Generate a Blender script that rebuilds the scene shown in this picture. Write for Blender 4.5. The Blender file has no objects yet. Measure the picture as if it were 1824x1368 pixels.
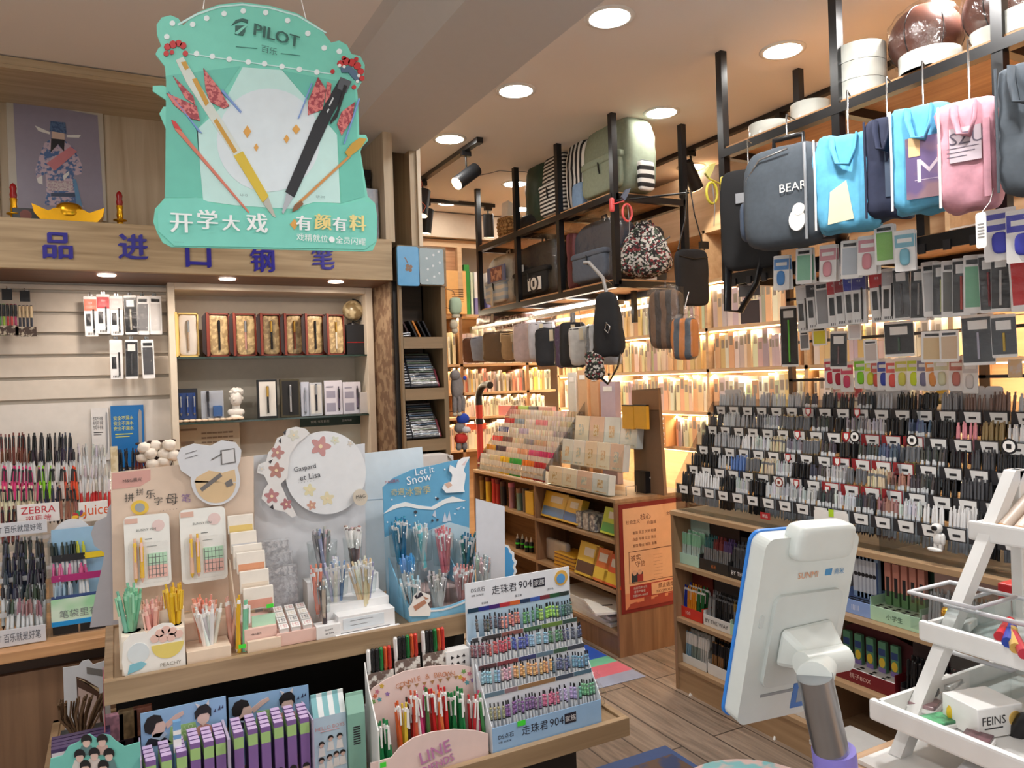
import bpy, math, random
from mathutils import Vector, Matrix, noise
random.seed(7)
R = math.radians
C = bpy.context.scene.collection
SC = bpy.context.scene
# ---------------------------------------------------------------- camera
FOC, YAW, PIT, ROL, EYE = 1348.8, .483144, .0054263, .0334436, 1.5
_cy, _sy, _cp, _sp = math.cos(YAW), math.sin(YAW), math.cos(PIT), math.sin(PIT)
_f = Vector((_sy*_cp, _cy*_cp, -_sp)); _r = Vector((_cy, -_sy, 0)); _d = _f.cross(_r)
_rt = _r*math.cos(ROL) + _d*math.sin(ROL); _dn = _d*math.cos(ROL) - _r*math.sin(ROL)
cam_data = bpy.data.cameras.new('camera'); cam = bpy.data.objects.new('camera', cam_data); C.objects.link(cam)
cam_data.sensor_width = 36; cam_data.lens = FOC/1824*36; cam_data.clip_start = .02
cam.matrix_world = Matrix(((_rt.x, -_dn.x, -_f.x, 0), (_rt.y, -_dn.y, -_f.y, 0), (_rt.z, -_dn.z, -_f.z, EYE), (0, 0, 0, 1)))
SC.camera = cam
def P(px, py, x=None, y=None, z=None):
    "where the sight line through a photo pixel meets a wall, shelf front, floor or table plane of the shop"
    v = _f + _rt*((px-912)/FOC) + _dn*((py-684)/FOC)
    t = (z-EYE)/v.z if z is not None else (y/v.y if y is not None else x/v.x)
    return Vector((0, 0, EYE)) + v*t
def RY(a, b, c, d, y):
    "front rectangle facing the camera wall: x centre, z bottom, width, height"
    x0, x1 = P(a, (b+d)/2, y=y).x, P(c, (b+d)/2, y=y).x
    z1, z0 = P((a+c)/2, b, y=y).z, P((a+c)/2, d, y=y).z
    return (x0+x1)/2, z0, x1-x0, z1-z0
def RX(a, b, c, d, x):
    "the same for a front that faces the aisle (left): y centre, z bottom, width, height"
    y0, y1 = P(a, (b+d)/2, x=x).y, P(c, (b+d)/2, x=x).y
    z1, z0 = P((a+c)/2, b, x=x).z, P((a+c)/2, d, x=x).z
    return (y0+y1)/2, z0, y0-y1, z1-z0
# ---------------------------------------------------------------- world, exposure, lamps
w = bpy.data.worlds.new('shop_air'); SC.world = w; w.use_nodes = True
w.node_tree.nodes['Background'].inputs[0].default_value = (.9, .95, 1, 1); w.node_tree.nodes['Background'].inputs[1].default_value = .05
SC.view_settings.view_transform = 'Standard'; SC.view_settings.look = 'None'; SC.view_settings.gamma = 1
SC.view_settings.use_curve_mapping = False; SC.view_settings.exposure = 0.45
SC.cycles.max_bounces = 10; SC.cycles.diffuse_bounces = 8; SC.cycles.glossy_bounces = 3; SC.cycles.transmission_bounces = 4
SC.cycles.transparent_max_bounces = 24; SC.cycles.caustics_reflective = False; SC.cycles.caustics_refractive = False
SC.cycles.sample_clamp_indirect = 4
LAMP, WARM = 1.0, 1.0
def area(name, loc, size, watts, col=(1, 1, 1), rot=(0, 0, 0), sy=None, spread=180):
    l = bpy.data.lights.new(name, 'AREA'); l.energy = watts; l.color = col; l.spread = R(spread)
    if sy is None: l.shape = 'DISK'; l.size = size
    else: l.shape = 'RECTANGLE'; l.size = size; l.size_y = sy
    o = bpy.data.objects.new(name, l); C.objects.link(o); o.location = loc; o.rotation_euler = rot
    return o
COOL = (1, .975, .95); WRM = (1, .83, .58)
# ceiling downlights of the shop that hang outside the picture
for x, y in ((1.755, 1.6), (1.755, .8), (2.63, 1.55), (2.63, .7)):
    area('ceiling_lamp', (x, y, 2.89), .15, 15*LAMP, COOL)
for x, y in ((-.75, 2.6), (-.75, 1.4), (.15, .5), (-.75, .1)):
    area('ceiling_lamp', (x, y, 2.78), .15, 5.5*LAMP, COOL)
# cool daylight added behind the camera and at the left; its openings are assumed
area('added_front_daylight', (.6, -1.36, 1.6), 3.2, 20*LAMP, (.86, .93, 1), (R(100), 0, 0), 2.2)
area('added_left_daylight', (-1.57, .3, 1.5), 1.6, 16*LAMP, (.86, .93, 1), (0, R(-100), 0), 2.0)
# ---------------------------------------------------------------- materials
def lin(c):
    return tuple(((v/255/12.92) if v/255 <= .04045 else ((v/255+.055)/1.055)**2.4) for v in c) + (1,)
_M = {}
def M(name, c=(200, 200, 200), rough=.5, metal=0, emis=0, var=.06, scale=30, alpha=1, kind='plain', c2=None, coat=0):
    if name in _M: return _M[name]
    m = bpy.data.materials.new(name); m.use_nodes = True; _M[name] = m
    nt = m.node_tree; N = nt.nodes; L = nt.links; b = N['Principled BSDF']
    b.inputs['Roughness'].default_value = rough; b.inputs['Metallic'].default_value = metal
    if coat: b.inputs['Coat Weight'].default_value = coat
    if emis:
        b.inputs['Base Color'].default_value = lin(c)
        b.inputs['Emission Color'].default_value = lin(c); b.inputs['Emission Strength'].default_value = emis
        return m
    tc = N.new('ShaderNodeTexCoord'); n = N.new('ShaderNodeTexNoise'); n.inputs['Scale'].default_value = scale
    L.new(tc.outputs['Object'], n.inputs['Vector'])
    if kind in ('plain', 'obj'):
        mix = N.new('ShaderNodeMix'); mix.data_type = 'RGBA'; mix.blend_type = 'MULTIPLY'; mix.inputs[0].default_value = 1
        rp = N.new('ShaderNodeMapRange'); rp.inputs[3].default_value = 1-var*1.6; rp.inputs[4].default_value = 1+var*.6
        L.new(n.outputs['Fac'], rp.inputs[0]); L.new(rp.outputs[0], mix.inputs[7])
        if kind == 'obj':
            oi = N.new('ShaderNodeObjectInfo'); L.new(oi.outputs['Color'], mix.inputs[6])
        else: mix.inputs[6].default_value = lin(c)
        L.new(mix.outputs[2], b.inputs['Base Color'])
    elif kind == 'ramp':      # two-colour blotches
        cr = N.new('ShaderNodeValToRGB'); cr.color_ramp.elements[0].color = lin(c); cr.color_ramp.elements[1].color = lin(c2)
        cr.color_ramp.elements[0].position = .45; cr.color_ramp.elements[1].position = .55
        L.new(n.outputs['Fac'], cr.inputs[0]); L.new(cr.outputs[0], b.inputs['Base Color'])
    elif kind[:4] == 'wood':  # grain runs along x / y / z
        mp = N.new('ShaderNodeMapping'); ax = 'xyz'.index(kind[4]); s = [14, 14, 14]; s[ax] = .9
        mp.inputs['Scale'].default_value = s; L.new(tc.outputs['Object'], mp.inputs[0]); L.new(mp.outputs[0], n.inputs['Vector'])
        n.inputs['Scale'].default_value = scale/10; n.inputs['Detail'].default_value = 6; n.inputs['Distortion'].default_value = .7
        cr = N.new('ShaderNodeValToRGB'); E = cr.color_ramp.elements; E[0].position = .3; E[1].position = .72
        E[0].color = lin(c2); E[1].color = lin(c); L.new(n.outputs['Fac'], cr.inputs[0]); L.new(cr.outputs[0], b.inputs['Base Color'])
    elif kind == 'planks':
        mp = N.new('ShaderNodeMapping'); mp.inputs['Rotation'].default_value = (0, 0, R(90)); L.new(tc.outputs['Object'], mp.inputs[0])
        br = N.new('ShaderNodeTexBrick'); L.new(mp.outputs[0], br.inputs['Vector'])
        br.inputs['Scale'].default_value = 1; br.inputs['Brick Width'].default_value = 1.2; br.inputs['Row Height'].default_value = .165
        br.inputs['Mortar Size'].default_value = .004; br.inputs['Color1'].default_value = lin(c); br.inputs['Color2'].default_value = lin(c2); br.inputs['Mortar'].default_value = lin((70, 58, 50))
        mp2 = N.new('ShaderNodeMapping'); mp2.inputs['Scale'].default_value = (10, .9, 1); L.new(tc.outputs['Object'], mp2.inputs[0]); L.new(mp2.outputs[0], n.inputs['Vector'])
        n.inputs['Scale'].default_value = 3; n.inputs['Detail'].default_value = 6; n.inputs['Distortion'].default_value = 1.2
        mix = N.new('ShaderNodeMix'); mix.data_type = 'RGBA'; mix.blend_type = 'MULTIPLY'; mix.inputs[0].default_value = 1
        rp = N.new('ShaderNodeMapRange'); rp.inputs[1].default_value = .3; rp.inputs[2].default_value = .7; rp.inputs[3].default_value = .55; rp.inputs[4].default_value = 1.15
        L.new(n.outputs['Fac'], rp.inputs[0]); L.new(rp.outputs[0], mix.inputs[7]); L.new(br.outputs['Color'], mix.inputs[6]); L.new(mix.outputs[2], b.inputs['Base Color'])
    elif kind[:6] == 'stripe':   # woven or printed stripes along an axis
        mp = N.new('ShaderNodeSeparateXYZ'); L.new(tc.outputs['Object'], mp.inputs[0])
        ma = N.new('ShaderNodeMath'); ma.operation = 'MULTIPLY'; ma.inputs[1].default_value = scale
        ad = N.new('ShaderNodeMath'); ad.operation = 'MULTIPLY_ADD'; ad.inputs[1].default_value = .35; n.inputs['Scale'].default_value = 8
        L.new(mp.outputs['xyz'.index(kind[6])], ma.inputs[0]); L.new(n.outputs['Fac'], ad.inputs[0]); L.new(ma.outputs[0], ad.inputs[2])
        fr = N.new('ShaderNodeMath'); fr.operation = 'FRACT'; L.new(ad.outputs[0], fr.inputs[0])
        gt = N.new('ShaderNodeMath'); gt.operation = 'GREATER_THAN'; gt.inputs[1].default_value = .5; L.new(fr.outputs[0], gt.inputs[0])
        mix = N.new('ShaderNodeMix'); mix.data_type = 'RGBA'; mix.inputs[6].default_value = lin(c); mix.inputs[7].default_value = lin(c2)
        L.new(gt.outputs[0], mix.inputs[0]); L.new(mix.outputs[2], b.inputs['Base Color'])
    elif kind == 'floral':
        v = N.new('ShaderNodeTexVoronoi'); v.inputs['Scale'].default_value = scale; L.new(tc.outputs['Object'], v.inputs['Vector'])
        cr = N.new('ShaderNodeValToRGB'); E = cr.color_ramp.elements; cr.color_ramp.interpolation = 'CONSTANT'
        for p, k in ((.0, (190, 185, 180)), (.28, (30, 26, 28)), (.52, (120, 40, 45)), (.62, (60, 75, 60)), (.75, (200, 195, 188))):
            e = E.new(p); e.color = lin(k)
        L.new(v.outputs['Color'], cr.inputs[0]); L.new(cr.outputs[0], b.inputs['Base Color'])
    return m
def clear(name, tint=(255, 255, 255), gloss=.1, bump=0):
    "thin clear plastic: see-through with a glossy sheen"
    if name in _M: return _M[name]
    m = bpy.data.materials.new(name); m.use_nodes = True; _M[name] = m
    nt = m.node_tree; N = nt.nodes; L = nt.links; N.remove(N['Principled BSDF'])
    t = N.new('ShaderNodeBsdfTransparent'); t.inputs[0].default_value = lin(tint)
    g = N.new('ShaderNodeBsdfGlossy'); g.inputs['Roughness'].default_value = .16
    lw = N.new('ShaderNodeLayerWeight'); lw.inputs[0].default_value = .35
    rp = N.new('ShaderNodeMapRange'); rp.inputs[1].default_value = .55; rp.inputs[3].default_value = gloss; rp.inputs[4].default_value = .4
    mx = N.new('ShaderNodeMixShader'); L.new(lw.outputs['Facing'], rp.inputs[0]); L.new(rp.outputs[0], mx.inputs[0])
    tc = N.new('ShaderNodeTexCoord'); n = N.new('ShaderNodeTexNoise'); n.inputs['Scale'].default_value = bump or 40; n.inputs['Detail'].default_value = 4; L.new(tc.outputs['Object'], n.inputs['Vector'])
    if bump:
        bp = N.new('ShaderNodeBump'); bp.inputs['Strength'].default_value = .8; bp.inputs['Distance'].default_value = .02
        L.new(n.outputs['Fac'], bp.inputs['Height']); L.new(bp.outputs[0], g.inputs['Normal']); L.new(bp.outputs[0], lw.inputs['Normal'])
    else:
        r2 = N.new('ShaderNodeMapRange'); r2.inputs[3].default_value = .05; r2.inputs[4].default_value = .2; L.new(n.outputs['Fac'], r2.inputs[0]); L.new(r2.outputs[0], g.inputs['Roughness'])
    L.new(t.outputs[0], mx.inputs[1]); L.new(g.outputs[0], mx.inputs[2]); L.new(mx.outputs[0], N['Material Output'].inputs[0])
    return m
oak = M('oak_board', (172, 146, 114), .45, kind='woodx', c2=(134, 110, 82), scale=22)
oak_y = M('oak_board_deep', (172, 146, 114), .45, kind='woody', c2=(134, 110, 82), scale=22)
oak_z = M('oak_board_tall', (172, 146, 114), .45, kind='woodz', c2=(134, 110, 82), scale=22)
pale_x = M('pale_oak', (202, 184, 154), .5, kind='woodx', c2=(168, 146, 114), scale=18)
pale_z = M('pale_oak_tall', (200, 184, 158), .5, kind='woodz', c2=(172, 152, 124), scale=18)
brown_z = M('walnut_board', (146, 112, 84), .45, kind='woodz', c2=(110, 82, 60), scale=16)
brown_y = M('walnut_board_deep', (146, 112, 84), .45, kind='woody', c2=(110, 82, 60), scale=16)
white = M('white_paint', (228, 226, 222), .5)
paper = M('white_card', (235, 234, 230), .6)
black = M('black_paint', (18, 18, 20), .3)
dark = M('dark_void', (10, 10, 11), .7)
steel = M('bright_steel', (190, 192, 195), .25, 1)
ink = M('dark_print', (38, 36, 40), .6)
grey = M('grey_plastic', (120, 122, 126), .4)
objp = M('coloured_card', kind='obj', rough=.55)
objg = M('coloured_plastic', kind='obj', rough=.25)
objf = M('coloured_fabric', kind='obj', rough=.85, var=.2, scale=60)
acry = clear('clear_acrylic', (250, 252, 252), .03)
smoke = clear('smoky_acrylic', (222, 225, 228), .04)
film = clear('crinkled_film', (254, 254, 254), .1, 18)
pouch = clear('thin_clear_pouch', (254, 254, 254), .02, 30)
# ---------------------------------------------------------------- mesh building
_T = {}
def text_geo(s):
    if s not in _T:
        cu = bpy.data.curves.new('t', 'FONT'); cu.body = s; cu.size = 1; cu.resolution_u = 2; cu.align_x = 'CENTER'; cu.align_y = 'CENTER'
        ob = bpy.data.objects.new('t', cu); me = bpy.data.meshes.new_from_object(ob)
        vs = [(v.co.x, v.co.y) for v in me.vertices]; fs = [tuple(p.vertices) for p in me.polygons]
        xs = [v[0] for v in vs] or [0]; ys = [v[1] for v in vs] or [0]
        cx, cyy = (min(xs)+max(xs))/2, (min(ys)+max(ys))/2
        _T[s] = ([(x-cx, y-cyy) for x, y in vs], fs, max(xs)-min(xs), max(ys)-min(ys))
        bpy.data.objects.remove(ob); bpy.data.curves.remove(cu); bpy.data.meshes.remove(me)
    return _T[s]
class MB:
    def __init__(s): s.v = []; s.f = []; s.m = []; s.sm = []
    def add(s, vs, fs, mi=0, sm=False, X=None):
        b = len(s.v)
        s.v += [tuple(X @ Vector(v)) for v in vs] if X is not None else [tuple(v) for v in vs]
        s.f += [tuple(i+b for i in f) for f in fs]; s.m += [mi]*len(fs); s.sm += [sm]*len(fs)
        return s
    def box(s, x0, x1, y0, y1, z0, z1, mi=0, X=None):
        vs = [(x, y, z) for x in (x0, x1) for y in (y0, y1) for z in (z0, z1)]
        return s.add(vs, [(0, 1, 3, 2), (4, 6, 7, 5), (0, 4, 5, 1), (2, 3, 7, 6), (0, 2, 6, 4), (1, 5, 7, 3)], mi, False, X)
    def cyl(s, p, q, r, r2=None, n=10, mi=0, caps=True, X=None):
        p, q = Vector(p), Vector(q); r2 = r if r2 is None else r2
        d = (q-p).normalized(); a = d.orthogonal().normalized(); b = d.cross(a)
        vs = []
        for c, rr in ((p, r), (q, r2)):
            for i in range(n):
                t = 2*math.pi*i/n; vs.append(c+a*(rr*math.cos(t))+b*(rr*math.sin(t)))
        s.add(vs, [(i, (i+1) % n, n+(i+1) % n, n+i) for i in range(n)], mi, True, X)
        if caps: s.add(vs[:n], [tuple(range(n))[::-1]], mi, False, X); s.add(vs[n:], [tuple(range(n))], mi, False, X)
        return s
    def tube(s, pts, r, n=8, mi=0, X=None, flat=1, closed=False):
        pts = [Vector(p) for p in pts]; k = len(pts); vs = []; a = None
        for i, p in enumerate(pts):
            d = (pts[(i+1) % k] - pts[i-1]) if closed else (pts[min(i+1, k-1)] - pts[max(i-1, 0)])
            d.normalize()
            a = d.orthogonal().normalized() if a is None else (a - d*a.dot(d)).normalized()
            b = d.cross(a)
            vs += [p + a*(r*math.cos(2*math.pi*j/n)) + b*(r*flat*math.sin(2*math.pi*j/n)) for j in range(n)]
        fs = [(i*n+j, i*n+(j+1) % n, ((i+1) % k)*n+(j+1) % n, ((i+1) % k)*n+j) for i in range(k if closed else k-1) for j in range(n)]
        s.add(vs, fs, mi, True, X)
        if not closed: s.add(vs[:n], [tuple(range(n))[::-1]], mi, False, X); s.add(vs[-n:], [tuple(range(n))], mi, False, X)
        return s
    def lathe(s, prof, n=20, mi=0, X=None, at=(0, 0, 0)):
        vs = [(at[0]+r*math.cos(2*math.pi*i/n), at[1]+r*math.sin(2*math.pi*i/n), at[2]+z) for r, z in prof for i in range(n)]
        k = len(prof)
        s.add(vs, [(a*n+i, a*n+(i+1) % n, (a+1)*n+(i+1) % n, (a+1)*n+i) for a in range(k-1) for i in range(n)], mi, True, X)
        if prof[0][0] > 1e-6: s.add(vs[:n], [tuple(range(n))[::-1]], mi, False, X)
        if prof[-1][0] > 1e-6: s.add(vs[-n:], [tuple(range(n))], mi, False, X)
        return s
    def prism(s, poly, y0, y1, mi=0, X=None):
        "polygon in local x,z given a thickness from y0 to y1 (front is -y)"
        n = len(poly); vs = [(x, y0, z) for x, z in poly] + [(x, y1, z) for x, z in poly]
        s.add(vs, [tuple(range(n)), tuple(range(2*n-1, n-1, -1))], mi, False, X)
        return s.add(vs, [(i, i+n, (i+1) % n+n, (i+1) % n) for i in range(n)], mi, False, X)
    def text(s, t, x, z, h, y=0, mi=0, wmax=None, X=None, rot=0, dy=.0006):
        "raised lettering on a front face at y, cap height about h"
        vs, fs, W, H = text_geo(t); k = h/max(H, .3); kx = k
        if wmax and W*k > wmax: kx = wmax/W
        ca, sa = math.cos(rot), math.sin(rot)
        pts = [(x+(a*kx)*ca-(b*k)*sa, y-dy, z+(a*kx)*sa+(b*k)*ca) for a, b in vs]
        return s.add(pts, fs, mi, False, X)
    def blob(s, w, d, h, k=6, n=8, amp=0, seed=0, mi=0, at=(0, 0, 0), taper=1, X=None, freq=9, arch=0):
        "soft rounded box or ball with cloth-like unevenness"
        vs = []; idx = {}; fs = []
        def vert(p):
            key = tuple(round(c*n) for c in p)
            if key not in idx:
                x, y, z = p; q = (abs(x)**k+abs(y)**k+abs(z)**k)**(-1/k); e = Vector((x*q, y*q, z*q))
                t = 1+(taper-1)*(e.z+1)/2
                o = noise.noise(Vector((e.x*w, e.y*d, e.z*h))*freq+Vector((seed*7.3, seed, 0)))*amp
                zz = e.z*h/2
                if arch and e.z > 0: t *= 1-arch*(e.z**3)
                nv = e.normalized()*o
                idx[key] = len(vs); vs.append((at[0]+e.x*w/2*t+nv.x, at[1]+e.y*d/2*t+nv.y, at[2]+zz+nv.z))
            return idx[key]
        for ax in range(3):
            for sg in (-1, 1):
                for i in range(n):
                    for j in range(n):
                        q = []
                        for a, b in ((0, 0), (1, 0), (1, 1), (0, 1)):
                            p = [0, 0, 0]; p[ax] = sg; p[(ax+1) % 3] = -1+2*(i+a)/n; p[(ax+2) % 3] = -1+2*(j+b)/n
                            q.append(vert(p))
                        fs.append(tuple(q if sg > 0 else q[::-1]))
        return s.add(vs, fs, mi, True, X)
    def mesh(s, name, ms):
        me = bpy.data.meshes.new(name); me.from_pydata(s.v, [], s.f)
        for m in ms: me.materials.append(m)
        me.polygons.foreach_set('material_index', [min(i, len(ms)-1) for i in s.m]); me.polygons.foreach_set('use_smooth', s.sm)
        me.update(); return me
def RZ(a): return Matrix.Rotation(a, 4, 'Z')
def TR(x, y, z): return Matrix.Translation((x, y, z))
def bev(o, wd, seg=2):
    m = o.modifiers.new('edge', 'BEVEL'); m.width = wd; m.segments = seg; m.limit_method = 'ANGLE'; m.angle_limit = R(40)
    return o
def col(o, c):
    o.color = lin(c); return o
def O(name, mb=None, ms=(), loc=(0, 0, 0), rz=0, parent=None, c=None, rot=None, bv=0, me=None):
    if mb is not None: me = mb.mesh(name, ms if isinstance(ms, (list, tuple)) else [ms])
    o = bpy.data.objects.new(name, me); C.objects.link(o); o.location = loc; o.rotation_euler = rot if rot else (0, 0, rz)
    if parent is not None: o.parent = parent
    if c: col(o, c)
    if bv: bev(o, bv)
    return o
def T(name, label, cat, group=None, **k):
    "a thing: one mesh, or (without one) an empty that carries its parts"
    o = O(name, **k); o['label'] = label; o['category'] = cat
    if group: o['group'] = group
    return o
def S(name, mb, ms, **k):
    o = O(name, mb, ms, **k); o['kind'] = 'structure'; return o
def CP(o, loc, rz=None, label=None, group=None, c=None, rot=None):
    r = o.copy(); C.objects.link(r); r.location = loc
    if rz is not None: r.rotation_euler = (0, 0, rz)
    if rot is not None: r.rotation_euler = rot
    if label: r['label'] = label
    if group: r['group'] = group
    if c: col(r, c)
    for ch in o.children:
        d = ch.copy(); C.objects.link(d); d.parent = r
        if c: col(d, c)
        for g in ch.children:
            e = g.copy(); C.objects.link(e); e.parent = d
    return r
def arc(cx, cz, r, a0, a1, n=12, rz=None):
    rz = rz or r
    return [(cx+r*math.cos(R(a0+(a1-a0)*i/n)), cz+rz*math.sin(R(a0+(a1-a0)*i/n))) for i in range(n+1)]
def rrect(x0, x1, z0, z1, r, n=4):
    return arc(x1-r, z1-r, r, 0, 90, n)+arc(x0+r, z1-r, r, 90, 180, n)+arc(x0+r, z0+r, r, 180, 270, n)+arc(x1-r, z0+r, r, 270, 360, n)
def ring(cx, cz, r, n=24, rz=None): return arc(cx, cz, r, 0, 360, n, rz)[:-1]
def rnd(a, b): return random.uniform(a, b)
LEFT = -math.pi/2      # turned to face the aisle
# ---------------------------------------------------------------- the room
ceil_m = M('ceiling_paint', (232, 226, 220), .8, var=.02, scale=3)
wall_m = M('wall_paint', (205, 196, 184), .8, var=.03, scale=3)
S('floor', MB().box(-1.7, 4.0, -1.5, 6.3, -.05, 0), M('floor_planks', (150, 132, 116), .5, kind='planks', c2=(128, 110, 96)))
S('ceiling', MB().box(1.21, 4.0, -1.5, 6.3, 2.9, 3.0), ceil_m)
S('ceiling', MB().box(-1.7, 1.21, -1.5, 4.4, 2.79, 2.89), ceil_m)
_e = P(682, 0, z=2.79).x
S('ceiling_beam', MB().prism([(1.008, 2.69), (1.41, 2.69), (1.41, 2.9), (_e, 2.9), (_e, 2.7899), (_e+.05, 2.784)], -1.5, 3.72), M('beam_paint', (205, 203, 200), .8, var=.02))
S('wall_right', MB().box(3.83, 3.95, -1.5, 6.3, 0, 3.1), wall_m)
S('wall_back', MB().box(1.3, 3.95, 6.12, 6.25, 0, 3.1), wall_m)
S('wall_left', MB().box(-1.7, -1.6, -1.5, 4.4, 0, 3.1), wall_m)
S('wall_front', MB().box(-1.7, 3.95, -1.5, -1.4, 0, 3.1), wall_m)
S('wall_cabinet', MB().box(-1.7, 1.39, 4.3, 4.4, 0, 3.1), wall_m)
S('wall_partition', MB().box(1.37, 1.41, 3.66, 6.12, 0, 2.9), pale_z)
S('trim_partition', MB().box(1.405, 1.425, 3.645, 3.67, 0, 2.9), M('edge_band', (222, 208, 186), .5))
# ceiling downlights
glow = M('lit_diffuser', (255, 252, 246), emis=46)
rimm = M('lamp_ring', (225, 222, 216), .4)
LIGHTS = (('downlight set in the ceiling right beside the beam, nearest of that row', 1.752, 2.419),
 ('downlight in the ceiling above the tape rolls on the hanging shelf', 2.628, 2.363),
 ('downlight beside the beam, second in its row', 1.765, 3.222), ('downlight in the ceiling right of the sage green backpack', 2.628, 3.191),
 ('downlight beside the beam, just above the end of the spotlight track', 1.753, 4.012), ('small downlight behind the strap of the black crossbody bag', 3.498, 3.956),
 ('downlight behind the dark green backpack', 2.575, 4.762), ('far downlight in line with the back spotlight track', 2.35, 5.45), ('far downlight low behind the dark green backpack', 2.989, 5.455))
for k, (lb, x, y) in enumerate(LIGHTS):
    t = T('ceiling_downlight', 'round white ' + lb, 'ceiling light', 'ceiling downlights', loc=(x, y, 2.9))
    O('frame', MB().lathe([(.098, 0), (.098, -.004), (.08, -.007), (.078, 0)], 28), rimm, parent=t)
    O('diffuser', MB().lathe([(.0001, -.014), (.04, -.013), (.065, -.009), (.077, -.001)], 28), glow, parent=t)
# spotlight tracks
spot_glow = M('warm_lamp_face', (255, 214, 160), emis=12)
def spot(loc, aim, label):
    t = T('track_spotlight', label, 'spotlight', 'black track spotlights', loc=loc)
    O('stem', MB().box(-.03, .03, -.015, .015, -.03, 0).cyl((0, 0, -.03), (0, 0, -.12), .006), black, parent=t)
    d = Vector(aim).normalized(); c = Vector((0, 0, -.15))
    O('lamp_housing', MB().cyl(c-d*.09, c+d*.09, .042, n=20).cyl(c-d*.091, c-d*.095, .036, n=20), M('matte_black', (26, 27, 30), .45), parent=t)
    O('lamp_face', MB().cyl(c+d*.0905, c+d*.092, .038, n=20), spot_glow, parent=t)
    l = bpy.data.lights.new('spot_lamp', 'SPOT'); l.energy = 9*WARM; l.color = (1, .9, .76); l.spot_size = R(70); l.shadow_soft_size = .03
    o = bpy.data.objects.new('spot_lamp', l); C.objects.link(o); o.location = Vector(loc)+c+d*.1; o.rotation_euler = d.to_track_quat('-Z', 'Y').to_euler()
tr = P(852, 246, z=2.9)
T('lighting_track', 'black lighting track on the ceiling running beside the beam', 'lighting track', loc=(tr.x, 0, 0), mb=MB().box(-.018, .018, tr.y, 5.3, 2.872, 2.9).box(-.02, .02, tr.y-.02, tr.y+.03, 2.868, 2.9), ms=black)
spot((tr.x, tr.y+.18, 2.875), (-.75, -.15, -.55), 'black spotlight nearest the front end of the track, tilted to the left')
spot((tr.x, tr.y+.9, 2.875), (-.2, -.1, -1), 'black spotlight with an orange wire, second along the track')
spot((tr.x-.02, 5.2, 2.875), (-.1, .2, -1), 'black spotlight half behind the wooden partition edge')
spot((1.75, 5.38, 2.875), (-.12, .1, -1), 'black spotlight at the left of the back track, hanging straight down')
spot((2.14, 5.38, 2.875), (-.12, .1, -1), 'black spotlight in the middle of the back track')
spot((2.66, 5.38, 2.875), (.1, .2, -1), 'black spotlight at the right end of the back track')
T('lighting_track', 'black lighting track crossing the ceiling in front of the back cupboards', 'lighting track', mb=MB().box(1.45, 2.72, 5.37, 5.405, 2.872, 2.9), ms=black)
T('lighting_track', 'black lighting track on the ceiling behind the hanging backpacks', 'lighting track', mb=MB().box(3.18, 3.216, 2.2, 5.2, 2.872, 2.9), ms=black)
spot((3.2, 3.62, 2.875), (.55, .1, -.8), 'black spotlight behind the yellow scissors, aimed at the bookshelves')
spot((3.2, 2.9, 2.875), (.6, .1, -.8), 'black spotlight just left of the black post with the yellow clip')
O('wire', MB().tube([P(742, 300, z=2.86), (tr.x-.02, tr.y+.85, 2.84), (tr.x-.06, tr.y+.85, 2.75), (tr.x-.02, tr.y+.8, 2.68), (tr.x-.07, tr.y+.8, 2.6)], .003, 5), M('orange_wire', (205, 90, 60), .5))
bpy.data.objects['wire']['label'] = 'loose orange wire dangling from the lighting track'; bpy.data.objects['wire']['category'] = 'wire'
T('wire', 'thin grey cable drooping across the ceiling between the spotlight and the black posts', 'cable', mb=MB().tube([P(x, y, z=2.893) for x, y in ((846, 314), (870, 309), (890, 304), (912, 306), (935, 306), (955, 310))], .003, 5), ms=grey)
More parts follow.
